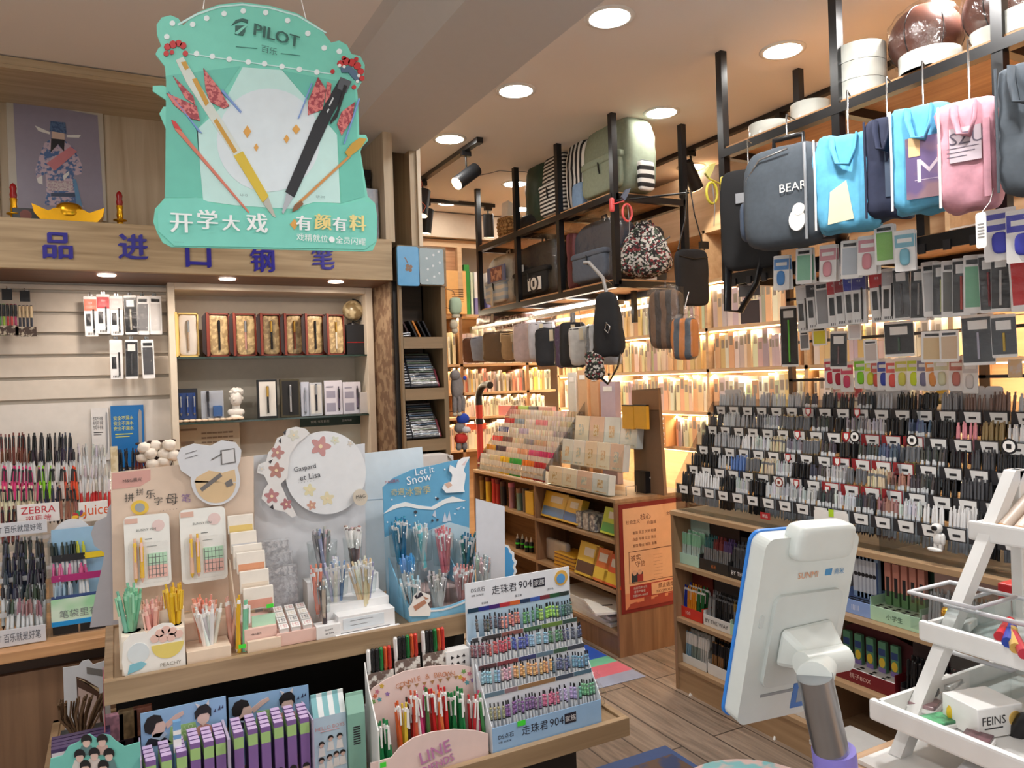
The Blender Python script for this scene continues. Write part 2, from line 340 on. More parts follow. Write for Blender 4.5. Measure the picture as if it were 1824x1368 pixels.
# ---------------------------------------------------------------- shared small goods
def W(t): return -t.location
def pen_mesh(kind, acc, L=.142, body=objg, n=7):
    key = ('pen', kind, acc.name, L, body.name)
    if key in _T: return _T[key]
    b = MB(); r = .0053
    if kind == 'click':
        b.cyl((0, 0, .012), (0, 0, L-.022), r, n=n, mi=0).cyl((0, 0, 0), (0, 0, .012), .0012, r, n, 1)
        b.cyl((0, 0, L-.022), (0, 0, L-.012), r*.95, r*.75, n, 1).cyl((0, 0, L-.012), (0, 0, L), .003, n=6, mi=0)
        b.box(-.0022, .0022, -.0105, -.008, L-.06, L-.014, 1).box(-.0022, .0022, -.009, -.004, L-.02, L-.014, 1)
    elif kind == 'cap':
        b.cyl((0, 0, 0), (0, 0, L*.62), r*.9, n=n, mi=0).cyl((0, 0, L*.6), (0, 0, L-.004), r*1.12, n=n, mi=1).cyl((0, 0, L-.004), (0, 0, L), r*1.1, r*.7, n, 0)
        b.box(-.002, .002, -.010, -.0075, L-.05, L-.004, 1).box(-.002, .002, -.009, -.004, L-.012, L-.004, 1)
    elif kind == 'clear':   # see-through barrel, dark refill, coloured top
        b.cyl((0, 0, .012), (0, 0, L-.045), r, n=n, mi=1).cyl((0, 0, 0), (0, 0, .012), .001, r*.9, n, 0)
        b.cyl((0, 0, L-.045), (0, 0, L-.012), r*1.03, n=n, mi=0).cyl((0, 0, L-.012), (0, 0, L), .0032, n=6, mi=0)
        b.box(-.002, .002, -.0105, -.008, L-.05, L-.012, 0).box(-.002, .002, -.009, -.004, L-.02, L-.012, 0)
    elif kind == 'marker':
        b.cyl((0, 0, 0), (0, 0, L*.7), .0085, n=n, mi=1).cyl((0, 0, L*.7), (0, 0, L), .009, .0085, n, 0).cyl((0, 0, .001), (0, 0, .012), .0088, n=n, mi=0)
    elif kind == 'pencil':
        b.cyl((0, 0, .012), (0, 0, L-.02), .0042, n=6, mi=0).cyl((0, 0, 0), (0, 0, .012), .0008, .004, 6, 1).blob(.014, .012, .02, 2.4, 2, mi=1, at=(0, 0, L-.01))
    _T[key] = b.mesh(kind+'_pen', [body, acc]); return _T[key]
BLK = M('black_plastic', (24, 24, 27), .3); WHT = M('white_plastic', (232, 232, 230), .3); CLR = M('milky_barrel', (205, 208, 210), .15, var=.02)
SLV = M('silver_plastic', (160, 162, 166), .3, .6); GRY = M('grey_barrel', (104, 106, 110), .3); GLD = M('gold_metal', (205, 165, 80), .3, .9)
def pens(pts, mesh, name, label, cat, group, c, lean=(0, 0), jit=.04, rz=0):
    for p in pts:
        T(name, label, cat, group, me=mesh, loc=p, rot=(lean[0]+rnd(-jit, jit), lean[1]+rnd(-jit, jit), rz+rnd(-.3, .3)), c=tuple(min(255, max(0, k+rnd(-8, 8))) for k in c))
def row_y(a, b, top, Y, segs, where, mesh=None, L=.142, pitch=.0125, name='ballpoint_pen', cat='ballpoint pen', lean=.18, jit=.05, dt=0):
    "a row of pens from pixel a to b, tops at pixel height top, standing in plane Y; segs = (share, colour, word)"
    x = a
    tot = sum(s[0] for s in segs)
    for s in segs:
        e = x+(b-a)*s[0]/tot
        if s[1]:
            X0, X1 = P(x, top, y=Y).x, P(e, top, y=Y).x; n = max(1, int((X1-X0)/pitch)); pts = []
            for i in range(n):
                q = P(x+(e-x)*(i+.5)/n, top+dt*(x+(e-x)*(i+.5)/n-a), y=Y); pts.append((q.x, Y-math.sin(lean)*L*.5, q.z-L*math.cos(lean)+rnd(-.004, .004)))
            me = s[3] if len(s) > 3 else mesh
            pens(pts, me, name, s[2]+' '+where, cat, s[2]+' '+where, s[1], (-lean, 0), jit)
        x = e
def pack_mesh(kind, w=.042, h=.165):
    key = ('pack', kind, w, h)
    if key in _T: return _T[key]
    b = MB(); b.prism(rrect(-w/2, w/2, -h, 0, .004, 2), -.001, .001, 0)
    if kind == 'refill':
        b.box(-w/2+.001, w/2-.001, -.0016, -.001, -.062, -.012, 1).box(-w*.38, -w*.02, -.0016, -.001, -h+.045, -.075, 2)
        b.cyl((w*.2, -.004, -h+.015), (w*.2, -.004, -.055), .0035, n=6, mi=2)
        for i in range(5): b.box(-w*.3+i*w*.12, -w*.3+i*w*.12+w*.05, -.0019, -.0015, -h+.006, -h+.016, 2)
        b.text('0.5', 0, -.028, .008, -.0018, 3)
    elif kind == 'black':
        b.box(-w/2+.001, w/2-.001, -.0016, -.001, -h+.01, -.01, 2).cyl((0, -.004, -h+.02), (0, -.004, -.06), .004, n=6, mi=1).box(-w*.3, w*.3, -.002, -.0015, -.05, -.02, 3)
    elif kind == 'tool':     # clear blister with a coloured tool on a card
        b.box(-w/2+.002, w/2-.002, -.0016, -.001, -h*.42, -.014, 1).blob(w*.5, .012, h*.42, 3, 4, at=(0, -.006, -h*.66), mi=1).box(-w*.35, w*.35, -.0019, -.0015, -h*.3, -h*.2, 3)
    elif kind == 'plain':
        b.box(-w*.4, w*.4, -.0016, -.001, -h*.9, -h*.2, 1).box(-w*.35, w*.35, -.0019, -.0015, -h*.16, -h*.08, 2)
    b.prism(rrect(-w/2+.001, w/2-.001, -h+.001, -.006, .004, 2), -.0095, -.0085, 4)
    _T[key] = b.mesh(kind+'_pack', [M('pack_white', (240, 240, 239), .5), objp, BLK, WHT, pouch]); return _T[key]
def hook(name, loc, L=.08, rz=0, label='', parent=None):
    k = ('hook', L)
    if k not in _T: _T[k] = MB().tube([(0, 0, .0), (0, -L*.9, .002), (0, -L, .012)], .0022, 5).box(-.008, .008, -.002, .004, -.016, .014).mesh('hook', [steel])
    return T(name, label, 'hook', 'steel display hooks '+label[-24:], me=_T[k], loc=loc, rz=rz)
# ---------------------------------------------------------------- pen cabinet on the left
Y0 = 3.4
t = T('pen_cabinet', 'tall pale oak wall cabinet with blue raised characters across its header', 'cabinet', loc=(.15, Y0, .72)); L_ = W(t)
def cab(n, mb, ms, bv=0): return O(n, mb, ms, parent=t, loc=L_, bv=bv)
cab('header_board', MB().box(-.95, 1.172, Y0, Y0+.03, 1.985, 2.177), M('header_oak', (190, 166, 130), .5, kind='woodx', c2=(150, 126, 92), scale=26), .002)
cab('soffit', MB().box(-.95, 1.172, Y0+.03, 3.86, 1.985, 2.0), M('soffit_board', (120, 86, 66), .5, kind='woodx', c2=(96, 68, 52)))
cab('alcove_shelf', MB().box(-.95, 1.172, Y0+.03, 3.86, 2.15, 2.172), pale_x)
cab('alcove_back', MB().box(-.95, 1.172, 3.86, 3.88, 2.17, 2.86), pale_z)
cab('crown_board', MB().box(-.95, 1.2, Y0, 3.86, 2.755, 2.785).box(-.95, 1.2, Y0, Y0+.02, 2.74, 2.755), pale_x, .002)
cab('shadow_gap', MB().box(-.95, 1.2, Y0+.05, 3.9, 2.785, 2.79), dark)  # solid strip coloured near black for the shade between crown and ceiling
cab('side_panel', MB().box(1.155, 1.2, Y0+.03, 3.88, 2.172, 2.755), pale_z)
cab('alcove_divider', MB().box(-.43, -.405, 3.84, 3.86, 2.172, 2.755), pale_z)
for s, px, py in zip('品进口钢笔', (103, 237, 353, 467, 575), (438, 440, 455, 464, 460)):
    q = P(px, py, y=Y0); b = MB()
    for d, e in ((.002, 0), (.006, -.0035), (.007, .0035), (.008, 0)): b.text(s, q.x+e, q.z+e*.6, .098, Y0, 0, dy=d)
    cab('raised_character', b, M('blue_acrylic', (34, 22, 150), .3))
sl = MB()
zs = [P(0, y, y=3.8).z for y in (505, 520, 560, 598, 638, 679, 720)]
for i in range(6): sl.box(-.95, .236, 3.79, 3.806, zs[i+1]+.014, zs[i])
cab('slat_panel', sl, M('slat_white', (216, 206, 192), .5), .002)
cab('back_panel', MB().box(-.95, .236, 3.806, 3.83, .72, 1.985), M('back_panel_grey', (188, 180, 168), .6))
cab('lower_panel', MB().box(-.95, .236, 3.79, 3.806, .72, zs[6]-.004), M('slat_white2', (222, 216, 208), .5))
nf = M('niche_cream', (224, 212, 192), .5)
cab('niche_frame', MB().box(.222, .25, 3.69, 3.95, .72, 1.985).box(1.126, 1.16, 3.69, 3.95, .72, 1.985).box(.25, 1.126, 3.69, 3.95, 1.955, 1.985), nf, .002)
cab('niche_back', MB().box(.25, 1.126, 3.93, 3.95, .72, 1.955), M('niche_back', (208, 196, 178), .6))
gl = M('glass_edge', (40, 62, 54), .15, coat=.5)
Z1, Z2 = 1.652, 1.355
for z in (Z1, Z2): cab('glass_shelf', MB().box(.25, 1.126, 3.70, 3.93, z-.008, z), gl)
Z1 += .0015; Z2 += .0015
for px, py, lb in ((190, 490, 'left'), (405, 497, 'middle'), (598, 502, 'right')):
    q = P(px, py, z=1.984); e = O('soffit_lamp', MB().lathe([(.034, 0), (.034, -.004), (.026, -.005), (.0001, -.004)], 20, at=(q.x, q.y, 1.985)), M('warm_white_lamp', (255, 226, 205), emis=14), parent=t, loc=L_)
    area('soffit_light', (q.x, q.y, 1.972), .06, 1.4*WARM, (1, .86, .74))
# pillar beside the cabinet covered with old paper notes
S('pillar_notes', MB().box(1.172, 1.195, 3.45, 3.7, .0, 1.985).box(1.16, 1.195, 3.7, 3.95, 0, 1.985), M('old_paper_collage', (150, 126, 98), .7, kind='ramp', c2=(116, 90, 68), scale=22))
S('trim_post', MB().box(1.181, 1.2, 3.43, 3.45, 0, 1.985), black)
# counter below
t = T('display_counter', 'low walnut counter with pale worktop under the left wall, pen racks on it', 'counter', loc=(-.4, 2.9, 0)); L_ = W(t)
cab('worktop', MB().box(-1.2, 1.15, 2.77, 3.79, .685, .72), M('counter_top', (214, 166, 118), .4, kind='woodx', c2=(190, 140, 96)), .003)
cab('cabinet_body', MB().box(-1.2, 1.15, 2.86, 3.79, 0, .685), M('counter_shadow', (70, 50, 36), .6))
for a, b in ((-1.2, -.55), (-.54, .02), (.03, .6), (.61, 1.15)): cab('door', MB().box(a, b, 2.835, 2.86, .05, .63), brown_z, .002)
# altar shelf things
q = RY(14, 168, 186, 388, 3.84)
t = T('poster', 'old glossy poster of a bearded court official in a blue robe above the counter', 'poster', loc=(q[0], 3.85, q[1]), rz=0)
w_, h_ = q[2], q[3]
O('sheet', MB().box(-w_/2, w_/2, -.002, 0, 0, h_), M('poster_border', (190, 184, 170), .35), parent=t)
def fig(b, px, y, mi): b.prism([((x-98)/172*w_, (388-z)/220*h_) for x, z in px], y-.0012, y, mi)
b = MB(); fig(b, ((24, 186), (174, 196), (180, 384), (26, 380)), -.002, 0)
O('print', b, M('poster_lilac', (148, 142, 160), .3), parent=t)
b = MB()
fig(b, ((88, 248), (112, 248), (130, 262), (142, 290), (140, 306), (126, 310), (130, 345), (142, 366), (72, 366), (76, 345), (76, 310), (60, 322), (58, 305), (66, 280), (76, 256)), -.0032, 0)
fig(b, ((84, 344), (128, 340), (130, 348), (84, 350)), -.0044, 1); fig(b, ((78, 292), (122, 258), (134, 266), (92, 304)), -.0048, 2)
fig(b, ((90, 234), (112, 234), (112, 252), (90, 252)), -.0044, 3); fig(b, ((88, 216), (114, 216), (116, 236), (86, 234)), -.0046, 4)
fig(b, ((60, 227), (86, 236), (86, 240), (66, 236)), -.0044, 5); fig(b, ((116, 238), (142, 235), (138, 241), (116, 242)), -.0044, 5)
fig(b, ((88, 247), (112, 247), (110, 268), (100, 256), (86, 272)), -.005, 6)
fig(b, ((124, 316), (130, 316), (140, 366), (130, 366)), -.0046, 7); fig(b, ((60, 320), (70, 314), (70, 330), (62, 328)), -.0046, 5); fig(b, ((106, 312), (118, 302), (118, 308), (108, 320)), -.005, 5)
fig(b, ((78, 322), (124, 320), (124, 338), (78, 340)), -.004, 8)
O('figure_print', b, [M('robe_blue', (70, 104, 156), .4, kind='ramp', c2=(196, 176, 190), scale=60), M('belt_dark', (50, 66, 96), .4), M('sash_pink', (206, 128, 136), .4), M('skin_print', (214, 188, 172), .5), M('hat_blue', (84, 112, 150), .4, kind='ramp', c2=(60, 84, 124), scale=120), paper, ink, M('robe_edge', (92, 142, 184), .4), M('robe_pink', (172, 148, 160), .4, kind='ramp', c2=(200, 190, 190), scale=140)], parent=t)
gold = M('shiny_gold', (226, 168, 36), .22, .9); red = M('red_glaze', (150, 24, 26), .2)
for px, py, lb in ((24, 384, 'red and gold electric altar candle at the left edge of the altar shelf'), (214, 392, 'red and gold electric altar candle right of the gold ingot')):
    q = P(px, py, y=3.5); t = T('altar_candle', lb, 'altar candle', 'altar candles', loc=(q.x, 3.52, 2.1735))
    O('base', MB().lathe([(.034, 0), (.036, .008), (.028, .014), (.012, .02), (.012, .034), (.026, .038), (.026, .042), (.011, .046)], 18), gold, parent=t)
    O('candle', MB().lathe([(.011, .044), (.013, .06), (.011, .08), (.0135, .10)], 14), gold, parent=t)
    O('flame_lamp', MB().lathe([(.011, .1), (.013, .115), (.0105, .128), (.0125, .142), (.009, .155), (.0001, .162)], 14), red, parent=t)
q = P(124, 388, y=3.5)
b = MB(); pr = [(-.125, .075), (-.118, .04), (-.09, .006), (.09, .006), (.118, .04), (.125, .075), (.07, .05), (.05, .062), (-.05, .062), (-.07, .05)]
b.prism(pr, -.04, .04).blob(.1, .09, .08, 2.5, 6, at=(0, 0, .055)).box(-.08, .08, -.045, .045, 0, .008)
t = T('gold_ingot', 'large shiny gold boat-shaped ingot in front of the poster', 'ornament', mb=b, ms=gold, loc=(q.x, 3.5, 2.1735), bv=.008)
q = P(46, 385, y=3.5)
t = T('small_box', 'little black box left of the gold ingot on the altar shelf', 'box', loc=(q.x, 3.52, 2.1735)); O('carton', MB().box(-.045, .045, -.02, .03, 0, .062), BLK, parent=t, bv=.002); O('emblem', MB().prism(ring(0, .035, .02), -.0212, -.02), M('box_mark', (120, 60, 50), .5), parent=t)
q = RY(664, 330, 686, 425, 3.5)
t = T('notebook', 'film-wrapped pale blue notebook standing on the right end of the altar shelf', 'notebook', loc=(1.06, 3.5, 2.1735)); O('cover', MB().box(-.06, .085, 0, .02, 0, .26), M('misty_blue', (176, 186, 200), .5, kind='ramp', c2=(206, 208, 214), scale=18), parent=t); O('film_wrap', MB().blob(.165, .04, .27, 9, 8, .003, 3, at=(.012, .01, .14)), pouch, parent=t)
T('storage_box', 'black box on top of the cabinet at its right end', 'box', loc=(1.05, 3.6, 2.445), mb=MB().box(-.09, .09, 0, .18, -.005, .1).box(-.095, .095, -.004, .184, .06, .105), ms=BLK)
# refill packs on the slat wall
PK = ((160, 528, 'refill', (215, 110, 80), 'orange-marked'), (183, 524, 'refill', (190, 36, 44), 'red-headed'), (207, 527, 'refill', (226, 196, 196), 'pale pink'), (231, 526, 'black', (170, 165, 150), 'black and silver'), (254, 527, 'plain', (120, 120, 122), 'grey smoky'), (276, 527, 'plain', (210, 208, 206), 'white'),
 (206, 605, 'refill', (230, 230, 230), 'white barcoded'), (234, 605, 'black', (60, 60, 62), 'black-topped'), (262, 605, 'plain', (70, 70, 74), 'clear with dark text'))
for px, py, k, c, wd in PK:
    q = P(px, py, y=3.72); h = hook('hook', (q.x, 3.79, q.z+.004), .075, label='black hook on the white slat wall holding the %s refill pack' % wd); h.data = h.data
    T('refill_pack', wd+' refill pack hanging on the '+('upper' if py < 560 else 'lower')+' row of the white slat wall', 'refill pack', 'refill packs on the white slat wall', me=pack_mesh(k, .05, .172), loc=(q.x, 3.722, q.z), rot=(rnd(-.03, .03), rnd(-.02, .02), rnd(-.2, .2)), c=c)
for px, py, cs, lb in ((12, 515, ((60, 130, 60), (150, 190, 60), (190, 50, 60), (200, 70, 70), (180, 60, 110)), 'wallet of rainbow markers hanging at the left end of the slat wall'), (44, 518, ((40, 44, 60),)*4, 'wallet of four dark pens with cream caps hanging on the slat wall')):
    q = P(px, py, y=3.72); t = T('pen_wallet', lb, 'pen set', loc=(q.x, 3.72, q.z))
    O('hanger', MB().box(-.018, .018, -.002, .002, -.045, .0), BLK, parent=t)
    for i, c in enumerate(cs): O('pen', None, me=pen_mesh('cap', M('cream_cap', (212, 190, 150), .3) if len(set(cs)) == 1 else BLK, .13), parent=t, c=c, loc=((i-(len(cs)-1)/2)*.0135, 0, -.19))
    O('label_band', MB().box(-.037, .037, -.008, -.0072, -.19, -.15), M('wallet_label', (70, 52, 44), .5, kind='ramp', c2=(190, 180, 160), scale=60), parent=t)
    O('sleeve', MB().box(-.038, .038, -.007, .007, -.192, -.045), pouch, parent=t); hook('hook', (q.x, 3.79, q.z-.002), .075, label='hook holding the '+lb[:40].split(' hanging')[0])
# adverts on the lower panel
for r, c, c2, lb, tx in (((163, 727, 194, 800), (222, 220, 218), ink, 'white advertisement card with a grey pen on the lower slat wall', '书写不卡顿'), ((198, 722, 257, 812), (20, 108, 178), M('ad_yellow', (220, 220, 90), .5), 'bright blue advertisement card with a silver pen beside the white one', '安全不漏水')):
    x, z, wd, h = RY(*r, 3.77); t = T('advert_card', lb, 'advertisement', loc=(x, 3.778, z-.05)); h += .05
    O('card', MB().box(-wd/2, wd/2, 0, .004, 0, h), M('ad_%d' % c[0], c, .4), parent=t)
    b = MB()
    for i in range(3): b.text(tx, -wd*.12, h*(.8-.085*i), .018, 0, 0, wd*.6)
    b.box(-wd*.38, wd*.15, -.001, 0, h*.53, h*.545, 0).box(-wd*.38, wd*.05, -.001, 0, h*.49, h*.5, 0)
    O('print', b, c2, parent=t)
    O('printed_pen', MB().prism([(wd*.32, h*.12), (wd*.37, h*.16), (wd*.42, h*.3), (wd*.44, h*.9), (wd*.37, h*.93), (wd*.33, h*.85)], -.002, 0), M('pen_grey', (150, 152, 156), .4), parent=t)
# gift boxes on the upper glass shelf
satin = M('gold_satin', (206, 180, 130), .35, kind='ramp', c2=(166, 140, 98), scale=55); maroon = M('box_maroon', (120, 48, 30), .4); lidb = M('box_brown', (44, 28, 26), .4)
GB = ((316, 354, (226, 206, 170), (170, 150, 130), 'cream', 'pale silver'), (371, 409, (200, 170, 120), (30, 28, 30), 'red', 'black'), (418, 456, (205, 180, 140), (200, 150, 140), 'red', 'rose gold'), (466, 500, (190, 165, 120), (26, 26, 30), 'red', 'black and gold'), (508, 540, (180, 160, 140), (120, 60, 45), 'red', 'bronze'), (545, 577, (205, 180, 130), (24, 22, 24), 'red', 'slim black'), (583, 613, (205, 190, 150), (220, 210, 190), 'red', 'ivory'))
for i, (a, b_, sc, pc, cw, pw) in enumerate(GB):
    x0, x1 = P(a, 600, y=3.74).x, P(b_, 600, y=3.74).x; wd = x1-x0; h = .2
    t = T('gift_box', 'open %s presentation box lined with satin, holding the %s pen' % (cw, pw), 'gift box', 'presentation boxes on the upper glass shelf', loc=((x0+x1)/2, 3.74, Z1))
    m1 = M('cream_box', (226, 196, 120), .4) if i == 0 else maroon
    O('case', MB().box(-wd/2, wd/2, .006, .05, 0, h).box(-wd/2, -wd/2+.006, -.012, .006, 0, h).box(wd/2-.006, wd/2, -.012, .006, 0, h).box(-wd/2, wd/2, -.012, .006, h-.006, h).box(-wd/2, wd/2, -.012, .006, 0, .006), m1, parent=t)
    O('satin_lining', MB().blob(wd-.014, .014, h-.014, 9, 9, .006, i, at=(0, .003, h/2)), satin if i else M('white_flock', (214, 206, 196), .8), parent=t)
    O('lid', MB().box(-wd/2-.012, -wd/2-.002, -.05, .05, 0, h), M('yellow_lid', (232, 200, 120), .4) if i == 0 else maroon, parent=t)
    if i: O('lid_lining', MB().prism([(-wd/2-.03, .02), (-wd/2-.0125, 0), (-wd/2-.0125, h), (-wd/2-.03, h-.02)], -.045, -.042), lidb, parent=t)
    T('fountain_pen', '%s fountain pen lying in its %s presentation box' % (pw, cw), 'pen', 'pens in the presentation boxes', me=pen_mesh('cap', SLV if i in (0, 2) else BLK if i in (1, 5) else GLD, .138), loc=(t.location.x, 3.73, Z1+.03), c=pc)
q = P(628, 548, y=3.78)
t = T('globe', 'small beige desk globe on the black box at the end of the upper shelf', 'globe', loc=(q.x, 3.78, Z1+.165))
O('sphere', MB().lathe([(.052*math.sin(R(a)), .06-.052*math.cos(R(a))) for a in range(0, 181, 12)], 24), M('globe_map', (206, 190, 150), .3, kind='ramp', c2=(140, 120, 84), scale=24), parent=t)
O('stand', MB().lathe([(.03, -.012), (.03, -.006), (.006, 0), (.005, .01)], 16).tube([(.058*math.cos(R(a)), 0, .06+.058*math.sin(R(a))) for a in range(-90, 100, 15)], .003, 6), BLK, parent=t)
t = T('gift_box', 'closed black gift box with a red line under the globe', 'gift box', loc=(q.x+.005, 3.76, Z1)); O('carton', MB().box(-.052, .052, -.02, .07, 0, .153), BLK, parent=t, bv=.002); O('red_line', MB().box(-.0525, .0525, -.021, -.02, .06, .064), red, parent=t)
# lower glass shelf
def box_on(name, label, cat, r, Y, z, d, c, ms=None, group=None):
    x, zz, wd, h = RY(*r, Y); t = T(name, label, cat, group, loc=(x, Y, z)); O('case', MB().box(-wd/2, wd/2, 0, d, 0, h), M('case_%d_%d_%d' % c, c, .4), parent=t, bv=.0015); return t, wd, h
t, wd, h = box_on('pen_gift_box', 'dark gift box with a blue pen set at the left of the lower glass shelf', 'gift box', (315, 680, 352, 740), 3.74, Z2, .04, (26, 26, 34)); O('tray', MB().box(-wd*.4, wd*.4, -.001, 0, .015, h-.02), M('deep_blue', (34, 62, 120), .3), parent=t)
for i in (-1, 0, 1): O('pen', None, me=pen_mesh('click', SLV, .1), parent=t, c=(40, 70, 140), loc=(i*.028, -.006, .03))
t, wd, h = box_on('blister_pack', 'grey blister pack with a dark pen and a blue ink bottle', 'pen set', (358, 681, 398, 735), 3.74, Z2, .008, (170, 176, 186)); O('pen', None, me=pen_mesh('cap', BLK, .12), parent=t, c=(50, 54, 66), loc=(-.02, -.008, .02)); O('ink_bottle', MB().box(0, .04, -.02, 0, .02, .07), M('ink_blue', (46, 90, 150), .2), parent=t, bv=.004); O('blister', MB().box(-wd*.42, wd*.45, -.024, -.0005, .01, h-.012), pouch, parent=t)
q = P(421, 735, y=3.74)
b = MB(); b.lathe([(.03, 0), (.034, .01), (.028, .02), (.016, .026)], 16).blob(.075, .05, .035, 3, 6, at=(0, 0, .035)).cyl((0, .004, .04), (.002, 0, .075), .017, .016, 12).blob(.05, .058, .072, 2.3, 8, .003, 2, at=(.003, -.004, .1), taper=1.05)
b.blob(.062, .062, .04, 2.2, 8, .012, 5, at=(.003, .004, .128), freq=60).blob(.01, .016, .018, 2, 3, at=(-.002, -.034, .096)).blob(.016, .008, .006, 2, 3, at=(0, -.031, .083)).blob(.01, .006, .005, 2, 3, at=(-.011, -.03, .106)).blob(.01, .006, .005, 2, 3, at=(.011, -.03, .106)).blob(.01, .012, .018, 2, 3, at=(-.026, 0, .1)).blob(.01, .012, .018, 2, 3, at=(.03, 0, .1))
T('plaster_bust', 'small white plaster bust with curly hair on the lower glass shelf', 'bust', mb=b, ms=M('plaster', (226, 222, 214), .7), loc=(q.x, 3.75, Z2), rz=-.3)
for r, c, pc, lb in (((459, 673, 494, 742), (28, 28, 30), (20, 20, 22), 'black-edged gift box with a black pen on white, right of the bust'), ((500, 672, 534, 740), (70, 62, 40), (170, 170, 172), 'gold-rimmed dark gift box with a silver pen'), ((552, 681, 574, 740), (190, 192, 196), (24, 26, 40), 'silver narrow case with a dark pen')):
    t, wd, h = box_on('pen_gift_box', lb, 'gift box', r, 3.73, Z2, .03, c); O('lining', MB().box(-wd*.42, wd*.42, -.001, 0, .01, h-.01), M('lining_%d' % c[0], (222, 218, 210) if c[0] != 70 else (22, 20, 20), .6), parent=t)
    O('pen', None, me=pen_mesh('cap', GLD if c[0] < 60 else SLV, .13), parent=t, c=pc, loc=(0, -.006, .025))
t, wd, h = box_on('pen_case', 'clear upright case with silver pens between the dark and silver boxes', 'pen set', (536, 678, 551, 739), 3.74, Z2, .02, (196, 200, 212)); O('pen', None, me=pen_mesh('click', SLV, .13), parent=t, c=(170, 176, 190), loc=(0, -.006, .01))
for r, lb in (((578, 675, 610, 736), 'left of two white and lilac hanging pen packs at the end of the lower shelf'), ((611, 677, 643, 734), 'right of two white and lilac hanging pen packs at the end of the lower shelf')):
    t, wd, h = box_on('pen_pack', lb, 'pen set', r, 3.74, Z2, .01, (222, 218, 226)); O('print', MB().box(-wd*.4, wd*.1, -.001, 0, h*.5, h*.7).box(-wd*.4, wd*.1, -.001, 0, h*.1, h*.35).box(-wd*.4, 0, -.001, 0, h*.8, h*.84), M('lilac_grey', (160, 156, 172), .5), parent=t); O('pen', None, me=pen_mesh('click', BLK, .12), parent=t, c=(90, 80, 100), loc=(wd*.28, -.006, .02))
box_on('ink_box', 'tiny white ink box at the right end of the lower glass shelf', 'box', (642, 698, 662, 736), 3.72, Z2, .03, (206, 202, 200))
b = MB()
for i in range(11): b.blob(.03, .03, .014, 2.5, 3, at=(i*.026, 0, .007))
q = P(316, 745, y=3.72); T('bead_string', 'string of pale beads lying along the front of the lower glass shelf', 'beads', mb=b, ms=M('cream_bead', (220, 198, 172), .4), loc=(q.x+.01, 3.714, Z2))
# below the shelves
x, z, wd, h = RY(535, 742, 650, 800, 3.86); t = T('advert_card', 'dark green banner with white text over a pale picture under the lower shelf', 'advertisement', loc=(x, 3.86, z)); O('card', MB().box(-wd/2, wd/2, 0, .006, -.2, h), M('ad_pale', (196, 200, 190), .5), parent=t)
O('green_strip', MB().box(-wd/2, wd/2, -.001, 0, h-.045, h), M('ad_green', (16, 52, 40), .4), parent=t); O('print', MB().text('钢笔 书写系列', -wd*.2, h-.022, .014, -.001).text('品味书香', wd*.22, h-.022, .012, -.001), M('print_pale', (200, 206, 200), .5), parent=t)
x, z, wd, h = RY(318, 754, 428, 850, 3.86); t = T('calendar_card', 'pale printed calendar card under the left of the lower shelf', 'calendar', loc=(x, 3.86, z)); O('card', MB().box(-wd/2, wd/2, 0, .006, -.1, h), M('cal_pale', (214, 200, 176), .6), parent=t)
b = MB()
for i in range(6):
    for j in range(5): b.box(-wd*.05+i*.024, -.035+wd*.0+i*.024, -.001, 0, h-.05-j*.022, h-.042-j*.022)
b.box(-wd*.46, -wd*.2, -.001, 0, h-.03, h-.02).box(-wd*.46, -wd*.25, -.001, 0, h-.1, h-.08); O('print', b, M('cal_print', (150, 130, 110), .6), parent=t)
q = P(480, 815, y=3.82); pens([(q.x+(i-3)*.017, 3.84, q.z-.13) for i in range(8)], pen_mesh('cap', SLV, .14), 'display_pen', 'silver-capped pen standing in a row between the two large standees', 'pen', 'silver pens under the glass shelves', (200, 196, 190), (-.1, 0))
# dried cotton
b = MB(); b2 = MB()
for i, (x, z) in enumerate(((0, .02), (.05, .015), (.02, .05), (.07, .05), (-.025, .045), (.045, -.02), (.005, -.025), (.085, .005), (-.03, .005))):
    b.blob(.05, .05, .045, 2.2, 5, .006, i, at=(x, rnd(-.02, .02), z), freq=40)
    b2.cyl((x, .02, z-.02), (.03, .03, -.16), .002, n=5)
    for a in range(3): b2.blob(.022, .012, .012, 2, 2, at=(x-.022+.02*a, .0, z+.018-.02*(a % 2)))
q = P(283, 815, y=3.5); t = T('cotton_stems', 'bunch of white dried cotton bolls behind the pen racks', 'dried flowers', loc=(q.x-.03, 3.5, q.z)); O('cotton_boll', b, M('cotton', (236, 228, 216), .95), parent=t); O('husk', b2, M('husk_brown', (60, 40, 34), .8), parent=t)
q = P(283, 850, y=3.5); t = T('vase', 'dark vase holding the dried cotton stems', 'vase', mb=MB().lathe([(.03, 0), (.04, .05), (.03, .12), (.026, .16)], 16), ms=BLK, loc=(q.x, 3.53, .72+.1)); t.scale = (1, 1, 1); t.location.z = .72
t.scale = (1, 1, (P(283, 845, y=3.5).z-.72)/.16)
